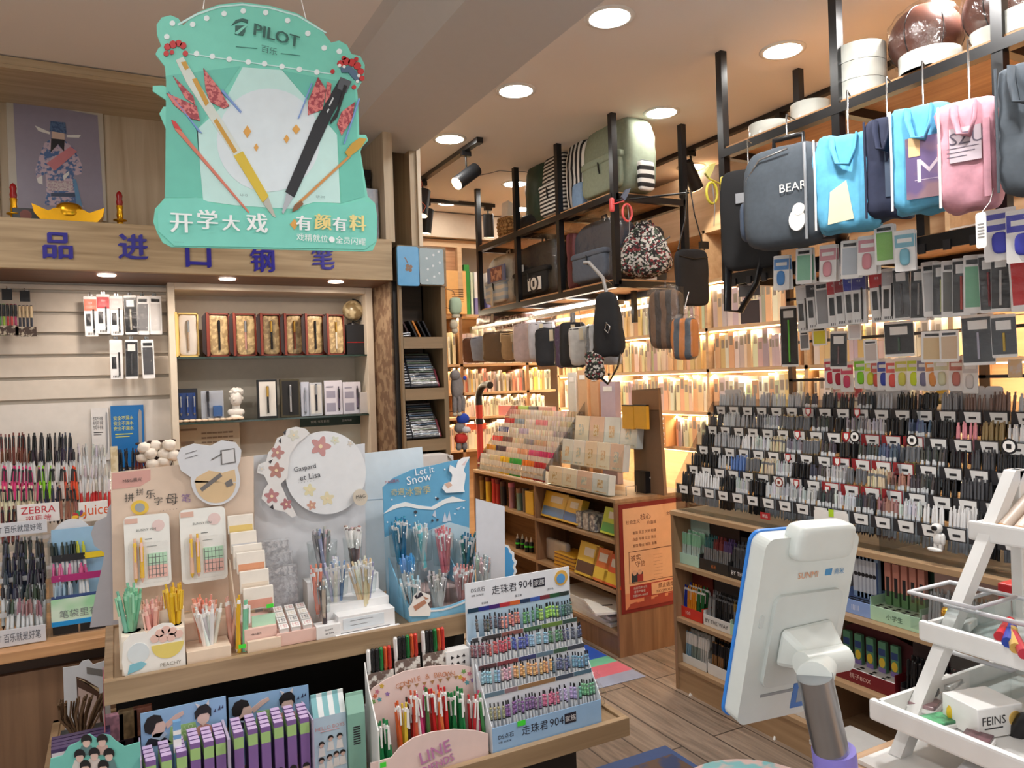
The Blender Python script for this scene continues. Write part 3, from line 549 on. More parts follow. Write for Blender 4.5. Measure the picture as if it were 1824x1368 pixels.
# ---------------------------------------------------------------- display table in front: upper deck and lower tray
t = T('display_table', 'two-level oak display table crowded with pen displays in the foreground', 'table', loc=(.55, 2.2, 0)); L_ = W(t)
TX0, TX1, DK, TK = -.045, 1.06, .822, .495
cab('upper_rim', MB().box(TX0, TX1, 2.0, 2.02, .775, .83).box(TX0, TX0+.02, 2.02, 2.5, .775, .83).box(TX1-.02, TX1, 2.02, 2.5, .775, .83).box(TX0, TX1, 2.48, 2.5, .775, .83), oak, .0015)
cab('upper_deck', MB().box(TX0+.02, TX1-.02, 2.02, 2.48, .78, DK), oak_y)
cab('back_panel', MB().box(TX0+.02, TX1-.02, 2.4, 2.42, TK, .78), dark)  # near-black sheet paints the shade of the void below the deck
cab('tray_rim', MB().box(-.2, 1.3, 1.81, 1.83, .45, .503).box(1.28, 1.3, 1.83, 2.5, .45, .503).box(-.2, -.18, 1.83, 2.72, .45, .503).box(-.2, 1.3, 2.7, 2.72, .45, .503), oak, .0015)
cab('tray_deck', MB().box(-.18, 1.28, 1.83, 2.7, .452, TK), oak_y)
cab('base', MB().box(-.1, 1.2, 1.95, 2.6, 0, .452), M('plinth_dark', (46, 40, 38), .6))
DK += .0015; TK += .0015
def fan(px, py, Y, n, c, mesh, name, label, L=.148, r=.014, tilt=.16, cols=None, parts=None, zb=None):
    q = P(px, py, y=Y)
    for i in range(n):
        a = 2.4*i; rr = r*math.sqrt((i+.5)/n); x, y = rr*math.cos(a), rr*math.sin(a)
        k = cols[i % len(cols)] if cols else c; k = tuple(min(255, max(0, v+rnd(-9, 9))) for v in k)
        ax, ay = -y/r*tilt+rnd(-.05, .05), x/r*tilt+rnd(-.05, .05)
        T(name, label, 'pen', label, me=mesh, loc=(q.x+x*.6, Y+y*.6, q.z-L+rnd(-.012, .004)), rot=(ax, ay, rnd(-3, 3)), c=k)
def poly_px(pts, Y, ox, oz): return [(P(x, y, y=Y).x-ox, P(x, y, y=Y).z-oz) for x, y in pts]
def board(name, label, cat, pts, Y, c, th=.004, m=None, rough=.5, base=None, rest=DK):
    "flat cut card standing in plane Y, outline from pixels; returns thing and a function that cuts prints for it"
    q = P(base[0], base[1], y=Y) if base else P(pts[0][0], pts[0][1], y=Y)
    zb = min(P(x, y, y=Y).z for x, y in pts); oz = zb
    t = T(name, label, cat, loc=(q.x, Y, oz)); pl = poly_px(pts, Y, q.x, oz)
    cd = O('card', MB().prism(pl, 0, th), m or M('card_%d_%d_%d' % c, c, rough), parent=t)
    def pr(n, ptl, c, lay=1, rough=.5, m=None):
        b = MB()
        for pts in ptl: b.prism(poly_px(pts, Y, q.x, oz), -.0007*lay, 0)
        return O(n, b, m or M('print_%d_%d_%d' % c, c, rough), parent=cd)
    def tx(n, items, c, lay=0):
        b = MB()
        for s, x, y, h, wm, ro in items:
            k = P(x, y, y=Y); k1 = P(x, y+h, y=Y); b.text(s, k.x-q.x, k.z-oz, k.z-k1.z, -.002-lay, 0, wm, rot=ro)
        return O(n, b, M('print_%d_%d_%d' % c, c, .5), parent=cd)
    return t, pr, tx
def pr_ring(x, y, r, n=20, ry=None): return [(x+r*math.cos(2*math.pi*i/n), y+(ry or r)*math.sin(2*math.pi*i/n)) for i in range(n)]
def flower(x, y, r, n=5, ph=0): return [(x+(r*.78+r*.22*math.cos(n*a+ph))*math.cos(a), y+(r*.78+r*.22*math.cos(n*a+ph))*math.sin(a)) for a in [2*math.pi*i/40 for i in range(40)]]
cream = M('cream_card', (226, 206, 184), .6); blush = M('blush_card', (226, 190, 178), .6)
# --- alphabet-pen display
t, pr, tx = board('pen_display_standee', 'beige standee with bear-shaped topper and large dark Chinese characters', 'display standee', ((202, 1105), (197, 842), (452, 812), (452, 1075)), 2.24, (214, 192, 172), base=(325, 1105))
pr('brand_patch', [((200, 843), (268, 836), (268, 855), (250, 866), (200, 872))], (206, 156, 146))
tx('printed_title', [('拼', 230, 886, 15, None, 0), ('拼', 249, 876, 12, None, 0), ('乐', 268, 880, 15, None, 0), ('字', 282, 892, 14, None, 0), ('母', 306, 889, 19, None, 0), ('M&G晨光', 236, 855, 7, .06, .02), ('· · · · · ·', 300, 908, 3, None, .05)], (60, 54, 52))
tx('printed_character', [('笔', 331, 887, 15, None, 0)], (140, 112, 160))
pr('yellow_badge', [pr_ring(249, 904, 16, 20, 13)], (222, 186, 70), 2); pr('badge_centre', [pr_ring(249, 904, 9, 16, 8)], (150, 156, 160), 3)
t2, pr, tx = board('topper_card', 'white bear-eared card with a beige circle clipped on the beige standee', 'display card', ((340, 850), (322, 838), (315, 815), (322, 798), (345, 790), (375, 794), (395, 784), (420, 788), (430, 802), (428, 820), (423, 832))+tuple(pr_ring(384, 856, 44, 24)[i % 24] for i in range(23, 37)), 2.225, (206, 208, 212), .004)
pr('beige_disc', [((346, 856),)+tuple(arc(384, 860, 36, 180, 0, 14)), [(350, 850), (372, 838), (396, 842), (418, 836), (421, 858), (346, 860)]], (208, 180, 140), 1)
pr('drawn_lines', [((376, 818), (408, 800), (409, 802), (377, 820)), ((392, 802), (418, 798), (420, 824), (394, 828)), ((356, 870), (392, 842), (396, 848), (360, 876)), ((400, 860), (412, 852), (416, 864), (404, 868)), ((330, 808), (350, 802), (350, 803), (330, 809)), ((330, 816), (352, 810), (352, 811), (330, 817))], (110, 106, 104), 2); pr('drawn_fill', [((395, 804), (416, 800), (418, 822), (396, 826))], (206, 206, 208), 3)
# cardboard steps of that display
def holder(name, label, boxes, m, loc, cat='display box', parts=()):
    t = T(name, label, cat, loc=loc)
    for i, bx in enumerate(boxes): O('tray' if i == 0 else 'step', MB().box(*bx), m, parent=t, bv=.001)
    return t
xa, xb = P(212, 1100, y=2.1).x, P(425, 1100, y=2.1).x; q1 = P(210, 1100, y=2.16).z
h = holder('pen_holder', 'beige cardboard holder in steps in front of the beige standee', ((xa, xb-.01, 2.13, 2.225, DK, DK+.075), (P(332, 1150, y=2.04).x, P(402, 1150, y=2.04).x+.012, 2.035, 2.125, DK, DK+.03)), cream, (0, 0, 0))
for c, px, lb in (((226, 228, 222), (222, 918, 304, 1046), 'left'), ((226, 228, 222), (322, 906, 404, 1036), 'right')):
    x, z, wd, hh = RY(*px, 2.2); t = T('blister_pack', lb+' of the two white alphabet pen packs on the beige standee', 'pen set', loc=(x, 2.2, z), rot=(-.06, 0, 0))
    O('card', MB().prism(rrect(-wd/2, wd/2, 0, hh, .012), 0, .012), M('pack_offwhite', (228, 228, 222), .35), parent=t)
    O('pen', None, me=pen_mesh('click', M('yellow_pl', (228, 190, 60), .3), .115), parent=t, c=(226, 186, 160), loc=(-wd*.28, -.006, hh*.08)); O('pen', None, me=pen_mesh('click', M('pink_pl', (230, 190, 176), .3), .115), parent=t, c=(224, 180, 60), loc=(-wd*.14, -.006, hh*.08))
    O('green_grid', MB().box(-.002, wd*.42, -.0015, 0, hh*.3, hh*.46), M('mint_check', (176, 214, 184), .4), parent=t); O('pink_grid', MB().box(-.002, wd*.42, -.0015, 0, hh*.12, hh*.29), M('pink_check', (228, 180, 168), .4), parent=t)
    b = MB()
    for i in range(5): b.box(wd*.08*i, wd*.08*i+.0015, -.002, 0, hh*.13, hh*.45)
    for i in range(4): b.box(0, wd*.4, -.002, 0, hh*(.16+.08*i), hh*(.16+.08*i)+.0015)
    b.text('BUNNY PEN', -wd*.02, hh*.8, .006, -.001).box(-wd*.05, wd*.1, -.001, 0, hh*.66, hh*.67).box(-wd*.02, wd*.2, -.001, 0, hh*.56, hh*.565)
    O('grid_lines', b, M('print_dim', (110, 116, 112), .5), parent=t); O('stamp', MB().prism(ring(wd*.25, hh*.84, wd*.14, 18), -.001, 0), M('stamp_pink', (220, 196, 192), .5), parent=t); O('corner_patch', MB().box(-wd*.48, -wd*.2, -.001, 0, hh*.9, hh*.97), M('patch_blush', (214, 176, 160), .5), parent=t)
    O('blister', MB().box(-wd*.42, wd*.44, -.014, -.0005, hh*.06, hh*.62), pouch, parent=t, bv=.004)
# peach cup holder
x, z, wd, hh = RY(216, 1112, 330, 1196, 2.035)
t = T('pen_holder', 'peach-printed white holder box with three bunches of pastel pens', 'display box', loc=(x, 2.035, DK)); H_ = .095
O('tray', MB().box(-wd/2, wd/2, .004, .085, 0, H_).box(-wd/2-.004, wd/2+.004, .05, .09, 0, H_+.035), M('peachy_card', (232, 222, 206), .5), parent=t, bv=.002)
for i, dx in enumerate((-.33, 0, .33)): O('cup_hole', MB().lathe([(.0001, 0), (.021, 0)], 20, at=(dx*wd, .04, H_+.001)), M('hole_dark', (60, 50, 46), .8), parent=t)
pl = [(a_, b_*1.18) for a_, b_ in [(-wd*.46, 0), (wd*.5, 0), (wd*.5, .03), (wd*.42, .075), (wd*.3, .092), (wd*.15, .095), (0, .09), (-wd*.1, .08), (-wd*.14, .085), (-wd*.2, .082), (-wd*.34, .084), (-wd*.46, .07), (-wd*.5, .03)]]
O('front_card', MB().prism(pl, 0, .004), M('white_cut_card', (236, 234, 228), .5), parent=t)
O('basket_print', MB().prism(arc(wd*.22, .062, wd*.26, 180, 360, 14, .036), -.001, 0), M('basket_yellow', (226, 206, 112), .5), parent=t)
b = MB()
for dx, dz in ((.02, .068), (.1, .078), (.2, .083), (.3, .078), (.4, .07), (.15, .066), (.28, .066)): b.prism(ring(dx*wd, dz*1.15, .010, 12), -.0015, 0)
O('peach_print', b, M('peach_pink', (228, 190, 176), .5), parent=t)
b = MB().prism(arc(-wd*.24, .05, wd*.17, 0, 360, 18, .025)[:-1], -.0014, 0); O('face_print', b, M('powder_white', (214, 222, 224), .5), parent=t); O('bow_print', MB().prism([(-wd*.42, .004), (-wd*.2, .012), (-wd*.12, .022), (-wd*.2, .03), (-wd*.38, .026)], -.0016, 0), M('bow_blue', (128, 190, 206), .5), parent=t)
O('print', MB().text('PEACHY', wd*.26, .012, .009, -.001), M('print_grey', (140, 134, 120), .5), parent=t)
RET = pen_mesh('click', WHT, .15)
fan(231, 1042, 2.075, 11, (122, 190, 152), pen_mesh('click', M('mint_pl', (150, 206, 172), .3), .15), 'gel_pen', 'mint green pen in the left hole of the peach-printed holder', .15)
fan(272, 1068, 2.075, 12, (222, 170, 154), pen_mesh('click', M('pink_pl', (230, 190, 176), .3), .15), 'gel_pen', 'pale pink pen in the middle hole of the peach-printed holder', .15)
fan(311, 1040, 2.075, 9, (216, 170, 40), pen_mesh('click', M('yellow_pl', (228, 190, 60), .3), .15), 'gel_pen', 'mustard yellow pen in the right hole of the peach-printed holder', .15)
fan(364, 1062, 2.1, 10, (222, 142, 118), pen_mesh('click', M('pink_pl', (230, 190, 176), .3), .15), 'gel_pen', 'salmon pen in the stepped beige holder', .15, tilt=.2)
fan(374, 1074, 2.07, 11, (222, 220, 214), RET, 'gel_pen', 'white pen leaning in the front hole of the stepped beige holder', .15, tilt=.24)
fan(409, 1062, 2.12, 3, (222, 176, 158), RET, 'gel_pen', 'pale peach pen between the white pens and the paper pads', .15)
fan(421, 1060, 2.06, 2, (218, 176, 50), RET, 'gel_pen', 'yellow pen standing alone beside the paper pads', .15, r=.006, tilt=.05)
fan(433, 1068, 2.06, 2, (132, 200, 164), RET, 'gel_pen', 'mint pen standing beside the paper pads', .15, r=.006, tilt=.05)
# grey back of a cloud-shaped standee at the table's left end
t, pr, tx = board('pen_display_standee', 'plain grey back of a cloud-shaped standee at the left end of the table', 'display standee', ((160, 1118), (170, 1060), (184, 1000), (186, 985), (168, 972), (162, 950), (170, 930), (190, 920), (192, 905), (204, 890), (212, 1112)), 2.3, (150, 150, 156), m=M('grey_board', (176, 176, 182), .6))
# --- paper pads column
t = T('paper_pad_holder', 'slanted beige cardboard holder carrying packets of paper pads', 'display box', loc=(0, 0, 0))
xs = [P(404, 960, y=2.2).x, P(492, 1090, y=2.06).x]
O('side_panel', MB().prism([(2.06, DK+.055), (2.225, DK+.055), (2.225, DK+.21), (2.2, DK+.21)], P(412, 1000, y=2.15).x, P(412, 1000, y=2.15).x+.003, X=Matrix(((0, 1, 0, 0), (1, 0, 0, 0), (0, 0, 1, 0), (0, 0, 0, 1)))), cream, parent=t)
O('front_box', MB().box(P(434, 1090, y=2.055).x, P(492, 1090, y=2.055).x, 2.055, 2.2, DK, DK+.055), blush, parent=t, bv=.001)
O('brand_print', MB().text('M&G晨光', P(455, 1090, y=2.055).x, DK+.04, .006, 2.055), ink, parent=t)
for i, (r, c, lb) in enumerate((((406, 917, 452, 950), (220, 190, 110), 'topmost yellow-edged'), ((411, 947, 458, 985), (206, 206, 210), 'second, barcoded'), ((416, 970, 468, 1012), (226, 222, 214), 'third, white-topped'), ((422, 983, 473, 1020), (216, 150, 110), 'fourth, orange-striped'), ((428, 1016, 480, 1055), (222, 206, 186), 'fifth, beige'), ((434, 1046, 488, 1085), (214, 150, 130), 'lowest, peach-bottomed'))):
    Yk = 2.2-.024*i; x, z, wd, hh = RY(*r, Yk); t2 = T('paper_pad', lb+' packet in the column of paper pads', 'paper pad', 'paper pads in the slanted holder', loc=(x, Yk, z), rot=(-.12, 0, 0))
    O('sheets', MB().box(-wd/2, wd/2, 0, .012, 0, hh), M('pad_paper', (230, 222, 210), .5), parent=t2, bv=.002); O('cover_print', MB().box(-wd*.45, wd*.45, -.001, 0, .004, hh*.45), M('pad_%d' % i, c, .5), parent=t2); O('pouch', MB().box(-wd/2-.002, wd/2+.002, -.004, .014, .0, hh+.004), pouch, parent=t2)
for px, py, Y, lb in ((484, 1083, 2.0, 'on the paper pad holder'), (432, 1152, 2.0, 'below the mint pens'), (430, 1153, 2.0, '')):
    if lb: q = P(px, py, y=2.03); T('price_tag', 'small bright green price sticker '+lb, 'price tag', mb=MB().box(-.009, .009, 0, .001, -.005, .005), ms=M('neon_green', (70, 220, 60), .5), loc=(q.x, 2.033 if py > 1100 else 2.053, q.z))
x, z, wd, hh = RY(440, 1120, 500, 1152, 2.04); t = T('paper_pad_tray', 'low beige tray holding a green checked notepad in front of the paper pads', 'display box', loc=(x, 2.036, DK)); O('tray', MB().box(-wd/2, wd/2, 0, .014, 0, .028).box(-wd/2, wd/2, .014, .05, 0, .012), cream, parent=t, bv=.001)
x, z, wd, hh = RY(450, 1098, 492, 1132, 2.06); t = T('notepad', 'green checked notepad with a pink band standing in the low beige tray', 'notepad', loc=(x, 2.06, DK+.0135), rot=(-.15, 0, 0)); O('pad', MB().box(-wd/2, wd/2, 0, .006, 0, hh+.02), M('mint_check', (176, 214, 184), .4), parent=t); O('pink_band', MB().box(-wd*.1, wd*.45, -.001, 0, .012, .026), blush, parent=t)
# clear packs and bead tray
for i, (r, lb) in enumerate((((466, 952, 514, 990), 'back'), ((468, 975, 520, 1015), 'second'), ((474, 998, 530, 1040), 'third'), ((480, 1015, 530, 1070), 'front'))):
    Yk = 2.24-.022*i; x, z, wd, hh = RY(*r, Yk); t2 = T('sticker_pack', lb+' packet of the clear grey sticker packs left of the silver pens', 'sticker pack', 'clear grey sticker packs', loc=(x, Yk, z-.02), rot=(-.15, 0, rnd(-.1, .1))); O('backing', MB().box(-wd/2, wd/2, 0, .003, 0, hh), M('grey_print_%d' % (i % 2), (186-18*i, 184-16*i, 186-14*i), .5, kind='ramp', c2=(150, 150, 154), scale=70), parent=t2); O('pouch', MB().box(-wd/2-.002, wd/2+.002, -.006, .005, -.002, hh+.006), film, parent=t2)
x, z, wd, hh = RY(492, 1100, 562, 1136, 2.045); t = T('sticker_pack_holder', 'beige box behind the bead tray supporting the clear sticker packs', 'display box', loc=(x, 2.15, DK)); O('tray', MB().box(-wd/2, wd/2-.01, 0, .1, 0, .05), cream, parent=t)
t = T('bead_tray', 'beige tray of little square boxes of letter beads on the table', 'tray', loc=(x, 2.04, DK)); O('tray', MB().box(-wd/2, wd/2, 0, .005, 0, .034).prism([(.005, 0), (.1, 0), (.1, .06), (.005, .0277)], -wd/2, wd/2, X=Matrix(((0, 1, 0, 0), (1, 0, 0, 0), (0, 0, 1, 0), (0, 0, 0, 1)))), blush, parent=t, bv=.001)
for i in range(3):
    for j in range(4):
        bx = T('bead_box', 'small white box of letter beads in the beige bead tray', 'bead box', 'bead boxes in the beige tray', mb=MB().box(-.0115, .0115, -.0115, .0115, 0, .012).box(-.008, .008, -.008, .008, .012, .0125, 1), ms=[WHT, M('bead_print_%d' % (j % 3), ((200, 160, 160), (120, 120, 126), (206, 196, 180))[j % 3], .5, kind='ramp', c2=(226, 222, 216), scale=160)], loc=(x-wd*.3+i*wd*.3, 2.056+j*.0255, DK+.0365+(j*.0255+.01)*.34-.0025), rot=(.327, 0, 0))
# --- white round-card display
t, pr, tx = board('pen_display_standee', 'pale grey standee behind the round flower card', 'display standee', ((455, 1110), (452, 812), (650, 790), (652, 1085)), 2.27, (206, 208, 212), base=(560, 1100))
t, pr, tx = board('round_card', 'large white round card with pink flowers and handwriting', 'display card', pr_ring(580, 842, 72, 40, 74), 2.25, (216, 218, 220), .005)
def fl(t, pr, lst):
    for i, (x, y, r, c) in enumerate(lst): pr('flower_print', [flower(x, y, r, 5, i)], c, 1); pr('flower_eye', [pr_ring(x, y, r*.2, 8)], (226, 206, 170), 2)
fl(t, pr, ((571, 795, 19, (190, 140, 138)), (551, 873, 12, (214, 206, 168)), (583, 888, 13, (214, 204, 170)), (555, 900, 9, (196, 150, 132)), (597, 784, 8, (206, 208, 190)), (624, 790, 6, (200, 196, 190))))
tx('handwriting', [('Gaspard', 543, 834, 11, None, .12), ('et Lisa', 552, 848, 10, None, .1), ('· · · · · ·', 545, 858, 3, None, .05)], (70, 70, 76))
t, pr, tx = board('flower_cutout', 'cluster of pink paper flowers cut out beside the round card', 'display card', ((512, 850), (500, 862), (512, 890), (522, 905), (528, 918), (520, 922), (508, 912), (490, 908), (476, 898), (466, 888), (470, 872), (478, 862), (470, 846), (458, 842), (460, 828), (474, 822), (478, 806), (488, 796), (494, 780), (505, 776), (512, 764), (528, 760), (545, 764), (552, 772), (530, 790), (516, 810)), 2.242, (216, 214, 212), .004)
fl(t, pr, ((494, 806, 13, (176, 126, 122)), (492, 838, 15, (172, 124, 114)), (484, 884, 14, (176, 122, 124)), (510, 898, 11, (168, 112, 116)), (523, 775, 11, (206, 204, 190)), (466, 835, 6, (200, 198, 196))))
pr('leaf_print', [((496, 786), (500, 780), (501, 790)), ((478, 822), (486, 818), (482, 826)), ((504, 770), (510, 766), (508, 776)), ((480, 904), (486, 898), (488, 908))], (54, 52, 56), 1)
t, pr, tx = board('round_badge_card', 'small round beige badge at the lower right of the large round card', 'display card', pr_ring(642, 886, 13, 20, 15), 2.238, (200, 190, 174), .004); tx('printed_brand', [('M&G', 642, 884, 6, None, .05), ('· · · ·', 642, 891, 2, None, 0)], (70, 66, 62))
whb = M('white_holder', (228, 228, 228), .45)
x, z, wd, hh = RY(602, 1052, 703, 1112, 2.04)
t = T('pen_holder', 'white cardboard pen holder with a blank label panel', 'display box', loc=(x, 2.04, DK)); O('tray', MB().box(-wd/2, wd/2, 0, .05, 0, .05).prism([(-wd/2-.012, 0), (wd/2+.01, 0), (wd/2+.01, .004), (-wd/2-.012, .004)], -.015, 0), whb, parent=t, bv=.001)
O('step', MB().box(-wd/2-.03, wd/2, .05, .14, 0, .072).box(-wd/2-.05, wd/2, .14, .2, 0, .12), whb, parent=t, bv=.001)
O('label_panel', MB().box(-wd*.42, wd*.3, -.001, 0, .012, .042), M('pale_label', (214, 222, 228), .4), parent=t); O('label_line', MB().box(-wd*.3, wd*.1, -.0015, 0, .034, .0346).box(-wd*.3, 0, -.0015, 0, .022, .0226).box(-wd*.48, wd*.4, -.0015, 0, .004, .005), ink, parent=t)
x, z, wd, hh = RY(563, 1092, 606, 1132, 2.036)
t = T('pen_holder', 'little white box with handwriting, in front of the clear tube of pens', 'display box', loc=(x, 2.032, DK)); O('tray', MB().box(-wd/2, wd/2, 0, .04, 0, .036), whb, parent=t, bv=.001); O('handwriting', MB().text('Gaspard', 0, .024, .006, 0, rot=.08).text('et Lisa', .002, .015, .006, 0, rot=.08), ink, parent=t)
def cup(px0, px1, py0, py1, Y, label, m=None, r=None):
    x0, x1 = P(px0, py1, y=Y).x, P(px1, py1, y=Y).x; z0, z1 = P(px0, py1, y=Y).z, P(px0, py0, y=Y).z; r = (x1-x0)/2
    return T('clear_cup', label, 'cup', mb=MB().lathe([(.0001, 0), (r*.86, 0), (r*.87, .001), (r, z1-z0), (r-.0012, z1-z0), (r*.84, .002)], 20), ms=m or acry, loc=((x0+x1)/2, Y, z0))
cup(563, 590, 1036, 1092, 2.052, 'narrow clear cup with two pens standing on the little white box')
fan(576, 1030, 2.052, 3, (190, 170, 160), pen_mesh('click', SLV), 'gel_pen', 'pen standing in the narrow clear cup', r=.008, tilt=.05, cols=((70, 66, 70), (210, 176, 160)))
def fan2(px, py, Y, n, c, lb, mesh=None, **k): fan(px, py, Y, n, c, mesh or pen_mesh('click', CLR), 'gel_pen', lb, **k)
cup(548, 602, 968, 1012, 2.2, 'clear cup of silver pens at the back of the white display')
fan2(574, 936, 2.2, 16, (176, 170, 172), 'silver patterned pen in the back left cup of the white display', pen_mesh('click', SLV), cols=((186, 180, 184), (160, 156, 160), (150, 160, 190), (196, 180, 180)), tilt=.2)
cup(612, 646, 960, 1000, 2.2, 'clear cup of white-topped brown pens at the back of the white display')
fan2(630, 932, 2.2, 13, (150, 120, 112), 'brown pen with a white cap in the back right cup of the white display', pen_mesh('cap', WHT), cols=((140, 110, 104), (110, 96, 92), (180, 150, 146)), tilt=.17)
cup(573, 622, 1030, 1062, 2.12, 'clear cup of blue and white pens in the middle of the white display')
fan2(598, 990, 2.12, 15, (160, 180, 205), 'blue or white pen in the front left cup of the white display', cols=((214, 214, 216), (140, 164, 196), (206, 204, 206), (120, 146, 180), (190, 200, 214)), tilt=.2)
fan2(563, 998, 2.12, 4, (222, 140, 118), 'salmon pen at the left edge of the white display', tilt=.1, r=.008)
cup(624, 672, 1025, 1058, 2.1, 'clear cup of beige and white pens at the front of the white display')
fan2(648, 990, 2.1, 18, (214, 190, 160), 'beige or white pen in the front right cup of the white display', cols=((214, 186, 150), (226, 224, 220), (222, 200, 170), (150, 166, 190), (220, 216, 212)), tilt=.24)
# --- snow display
t, pr, tx = board('pen_display_standee', 'blue snow-scene standee with white lettering and a white rabbit', 'display standee', ((690, 1085), (682, 868), (700, 852), (735, 836), (775, 828), (800, 822), (836, 816), (836, 950), (846, 962), (846, 1050)), 2.22, (92, 156, 192), base=(762, 1085))
pr('pale_lower_print', [((684, 958), (720, 940), (760, 946), (800, 930), (836, 940), (838, 1040), (690, 1075))], (176, 200, 212)); pr('hill_print', [((683, 915), (700, 900), (722, 894), (745, 900), (768, 903), (790, 890), (806, 884), (830, 892), (812, 894), (795, 896), (772, 908), (745, 906), (722, 902), (706, 905))], (220, 224, 224), 2)
tx('printed_title', [('Let it', 756, 838, 12, None, .1), ('Snow', 746, 852, 15, None, .12)], (232, 236, 240)); tx('printed_title', [('奇遇', 708, 876, 12, None, 0), ('冰雪季', 744, 874, 15, None, .02)], (190, 176, 120)); tx('printed_brand', [('M&G晨光', 698, 857, 6, .05, .05)], (150, 60, 70))
b = [pr_ring(x, y, 1.5, 6) for x, y in ((698, 890), (720, 884), (792, 836), (800, 866), (776, 886), (690, 930), (740, 918), (826, 905), (810, 915), (730, 935))]; pr('snowflake_print', b, (226, 234, 240), 2)
pr('skier_print', [((770, 918), (775, 908), (777, 922)), ((788, 930), (792, 912), (797, 930)), ((796, 928), (800, 910), (804, 928)), ((812, 906), (822, 902), (816, 908))], (190, 200, 214), 2); pr('dot_print', [pr_ring(740, 912, 3, 8), pr_ring(770, 927, 2, 8), pr_ring(779, 926, 2, 8), pr_ring(779, 888, 2.5, 8)], (60, 60, 70), 3)
t, pr, tx = board('rabbit_cutout', 'white rabbit with long ears cut out at the top of the blue snow standee', 'display card', ((795, 878), (788, 870), (792, 862), (804, 858), (806, 846), (800, 838), (802, 828), (812, 834), (816, 822), (826, 815), (837, 814), (830, 826), (826, 838), (830, 845), (828, 858), (826, 870), (828, 876)), 2.213, (226, 228, 230), .005)
pr('carrot_print', [((792, 862), (800, 858), (806, 864), (798, 870))], (206, 170, 150)); pr('ear_print', [((822, 828), (832, 818), (828, 828))], (214, 190, 190))
bl = M('snow_box_blue', (130, 190, 222), .45); SW = Matrix(((0, 1, 0, 0), (1, 0, 0, 0), (0, 0, 1, 0), (0, 0, 0, 1)))
xl, xr = P(738, 1090, y=2.04).x-.012, P(838, 1070, y=2.04).x
t = T('pen_holder', 'sky blue stepped pen holder of the snow display', 'display box', loc=(0, 0, 0))
O('side_panel', MB().prism([(2.035, DK), (2.215, DK), (2.215, DK+.15), (2.1, DK+.07), (2.035, DK+.04)], xl-.003, xl, X=SW).prism([(2.035, DK), (2.215, DK), (2.215, DK+.15), (2.1, DK+.07), (2.035, DK+.04)], xr, xr+.003, X=SW), bl, parent=t)
O('front_panel', MB().prism([(xl, DK), (xr, DK), (xr, DK+.062)]+[(xr-(xr-xl)*i/10, DK+.045-.016*math.sin(math.pi*i/10)) for i in range(1, 10)]+[(xl, DK+.05)], 2.032, 2.035), bl, parent=t); O('white_curve', MB().prism([(xr-(xr-xl)*i/10, DK+.040-.016*math.sin(math.pi*i/10)) for i in range(11)]+[(xl+(xr-xl)*i/10, DK+.035-.016*math.sin(math.pi*i/10)) for i in range(11)], 2.031, 2.032), whb, parent=t)
O('step', MB().box(xl, xr, 2.037, 2.1, DK, DK+.02).box(xl, xr, 2.1, 2.21, DK, DK+.06), M('snow_inner', (176, 150, 146), .6), parent=t)
CUPS = ((713, 918, 2.18, 15, 'deep teal', ((40, 130, 160), (30, 110, 150), (60, 150, 175)), 'back left'), (752, 926, 2.18, 9, 'frosty white', ((206, 214, 220), (190, 200, 206), (120, 190, 210)), 'back, second from left'), (790, 934, 2.17, 17, 'rose pink', ((206, 130, 136), (190, 110, 120), (220, 160, 160)), 'back, third from left'), (828, 944, 2.17, 9, 'dark teal', ((30, 100, 140), (50, 130, 160), (40, 116, 120)), 'back right'),
 (728, 984, 2.11, 12, 'sky blue', ((80, 150, 205), (110, 170, 214), (70, 130, 190)), 'middle left'), (737, 1024, 2.06, 11, 'pale blue and grey', ((150, 190, 206), (140, 150, 156), (170, 200, 214)), 'front left'), (778, 1012, 2.06, 12, 'silver grey', ((150, 150, 152), (190, 190, 192), (110, 108, 110)), 'front middle'), (820, 1002, 2.07, 13, 'dusty pink', ((196, 140, 140), (180, 120, 122), (210, 170, 166)), 'front right'), (856, 984, 2.09, 12, 'silver and mint', ((170, 196, 190), (190, 190, 194), (140, 150, 150), (210, 176, 176)), 'outermost right'))
for px, py, Y, n, wd_, cs, wh in CUPS:
    cup(px-19, px+19, py+20, py+80 if py > 960 else py+74, Y, 'clear cup of %s pens, %s on the snow display' % (wd_, wh))
    fan2(px, py, Y, n, cs[0], '%s pen in the %s cup of the snow display' % (wd_, wh), pen_mesh('click' if n % 2 else 'clear', CLR), cols=cs, tilt=.2, r=.015)
t, pr, tx = board('snowman_cutout', 'small white snowman cut-out at the front corner of the snow display', 'display card', ((730, 1098), (728, 1084), (735, 1074), (737, 1062), (746, 1052), (756, 1056), (766, 1060), (767, 1070), (762, 1076), (768, 1086), (766, 1097)), 2.026, (230, 226, 220), .004)
pr('hat_print', [((738, 1062), (750, 1054), (754, 1060), (742, 1067))], (50, 46, 56)); pr('scarf_print', [((736, 1080), (756, 1068), (760, 1074), (740, 1088)), ((754, 1062), (764, 1066), (758, 1068))], (178, 126, 100))
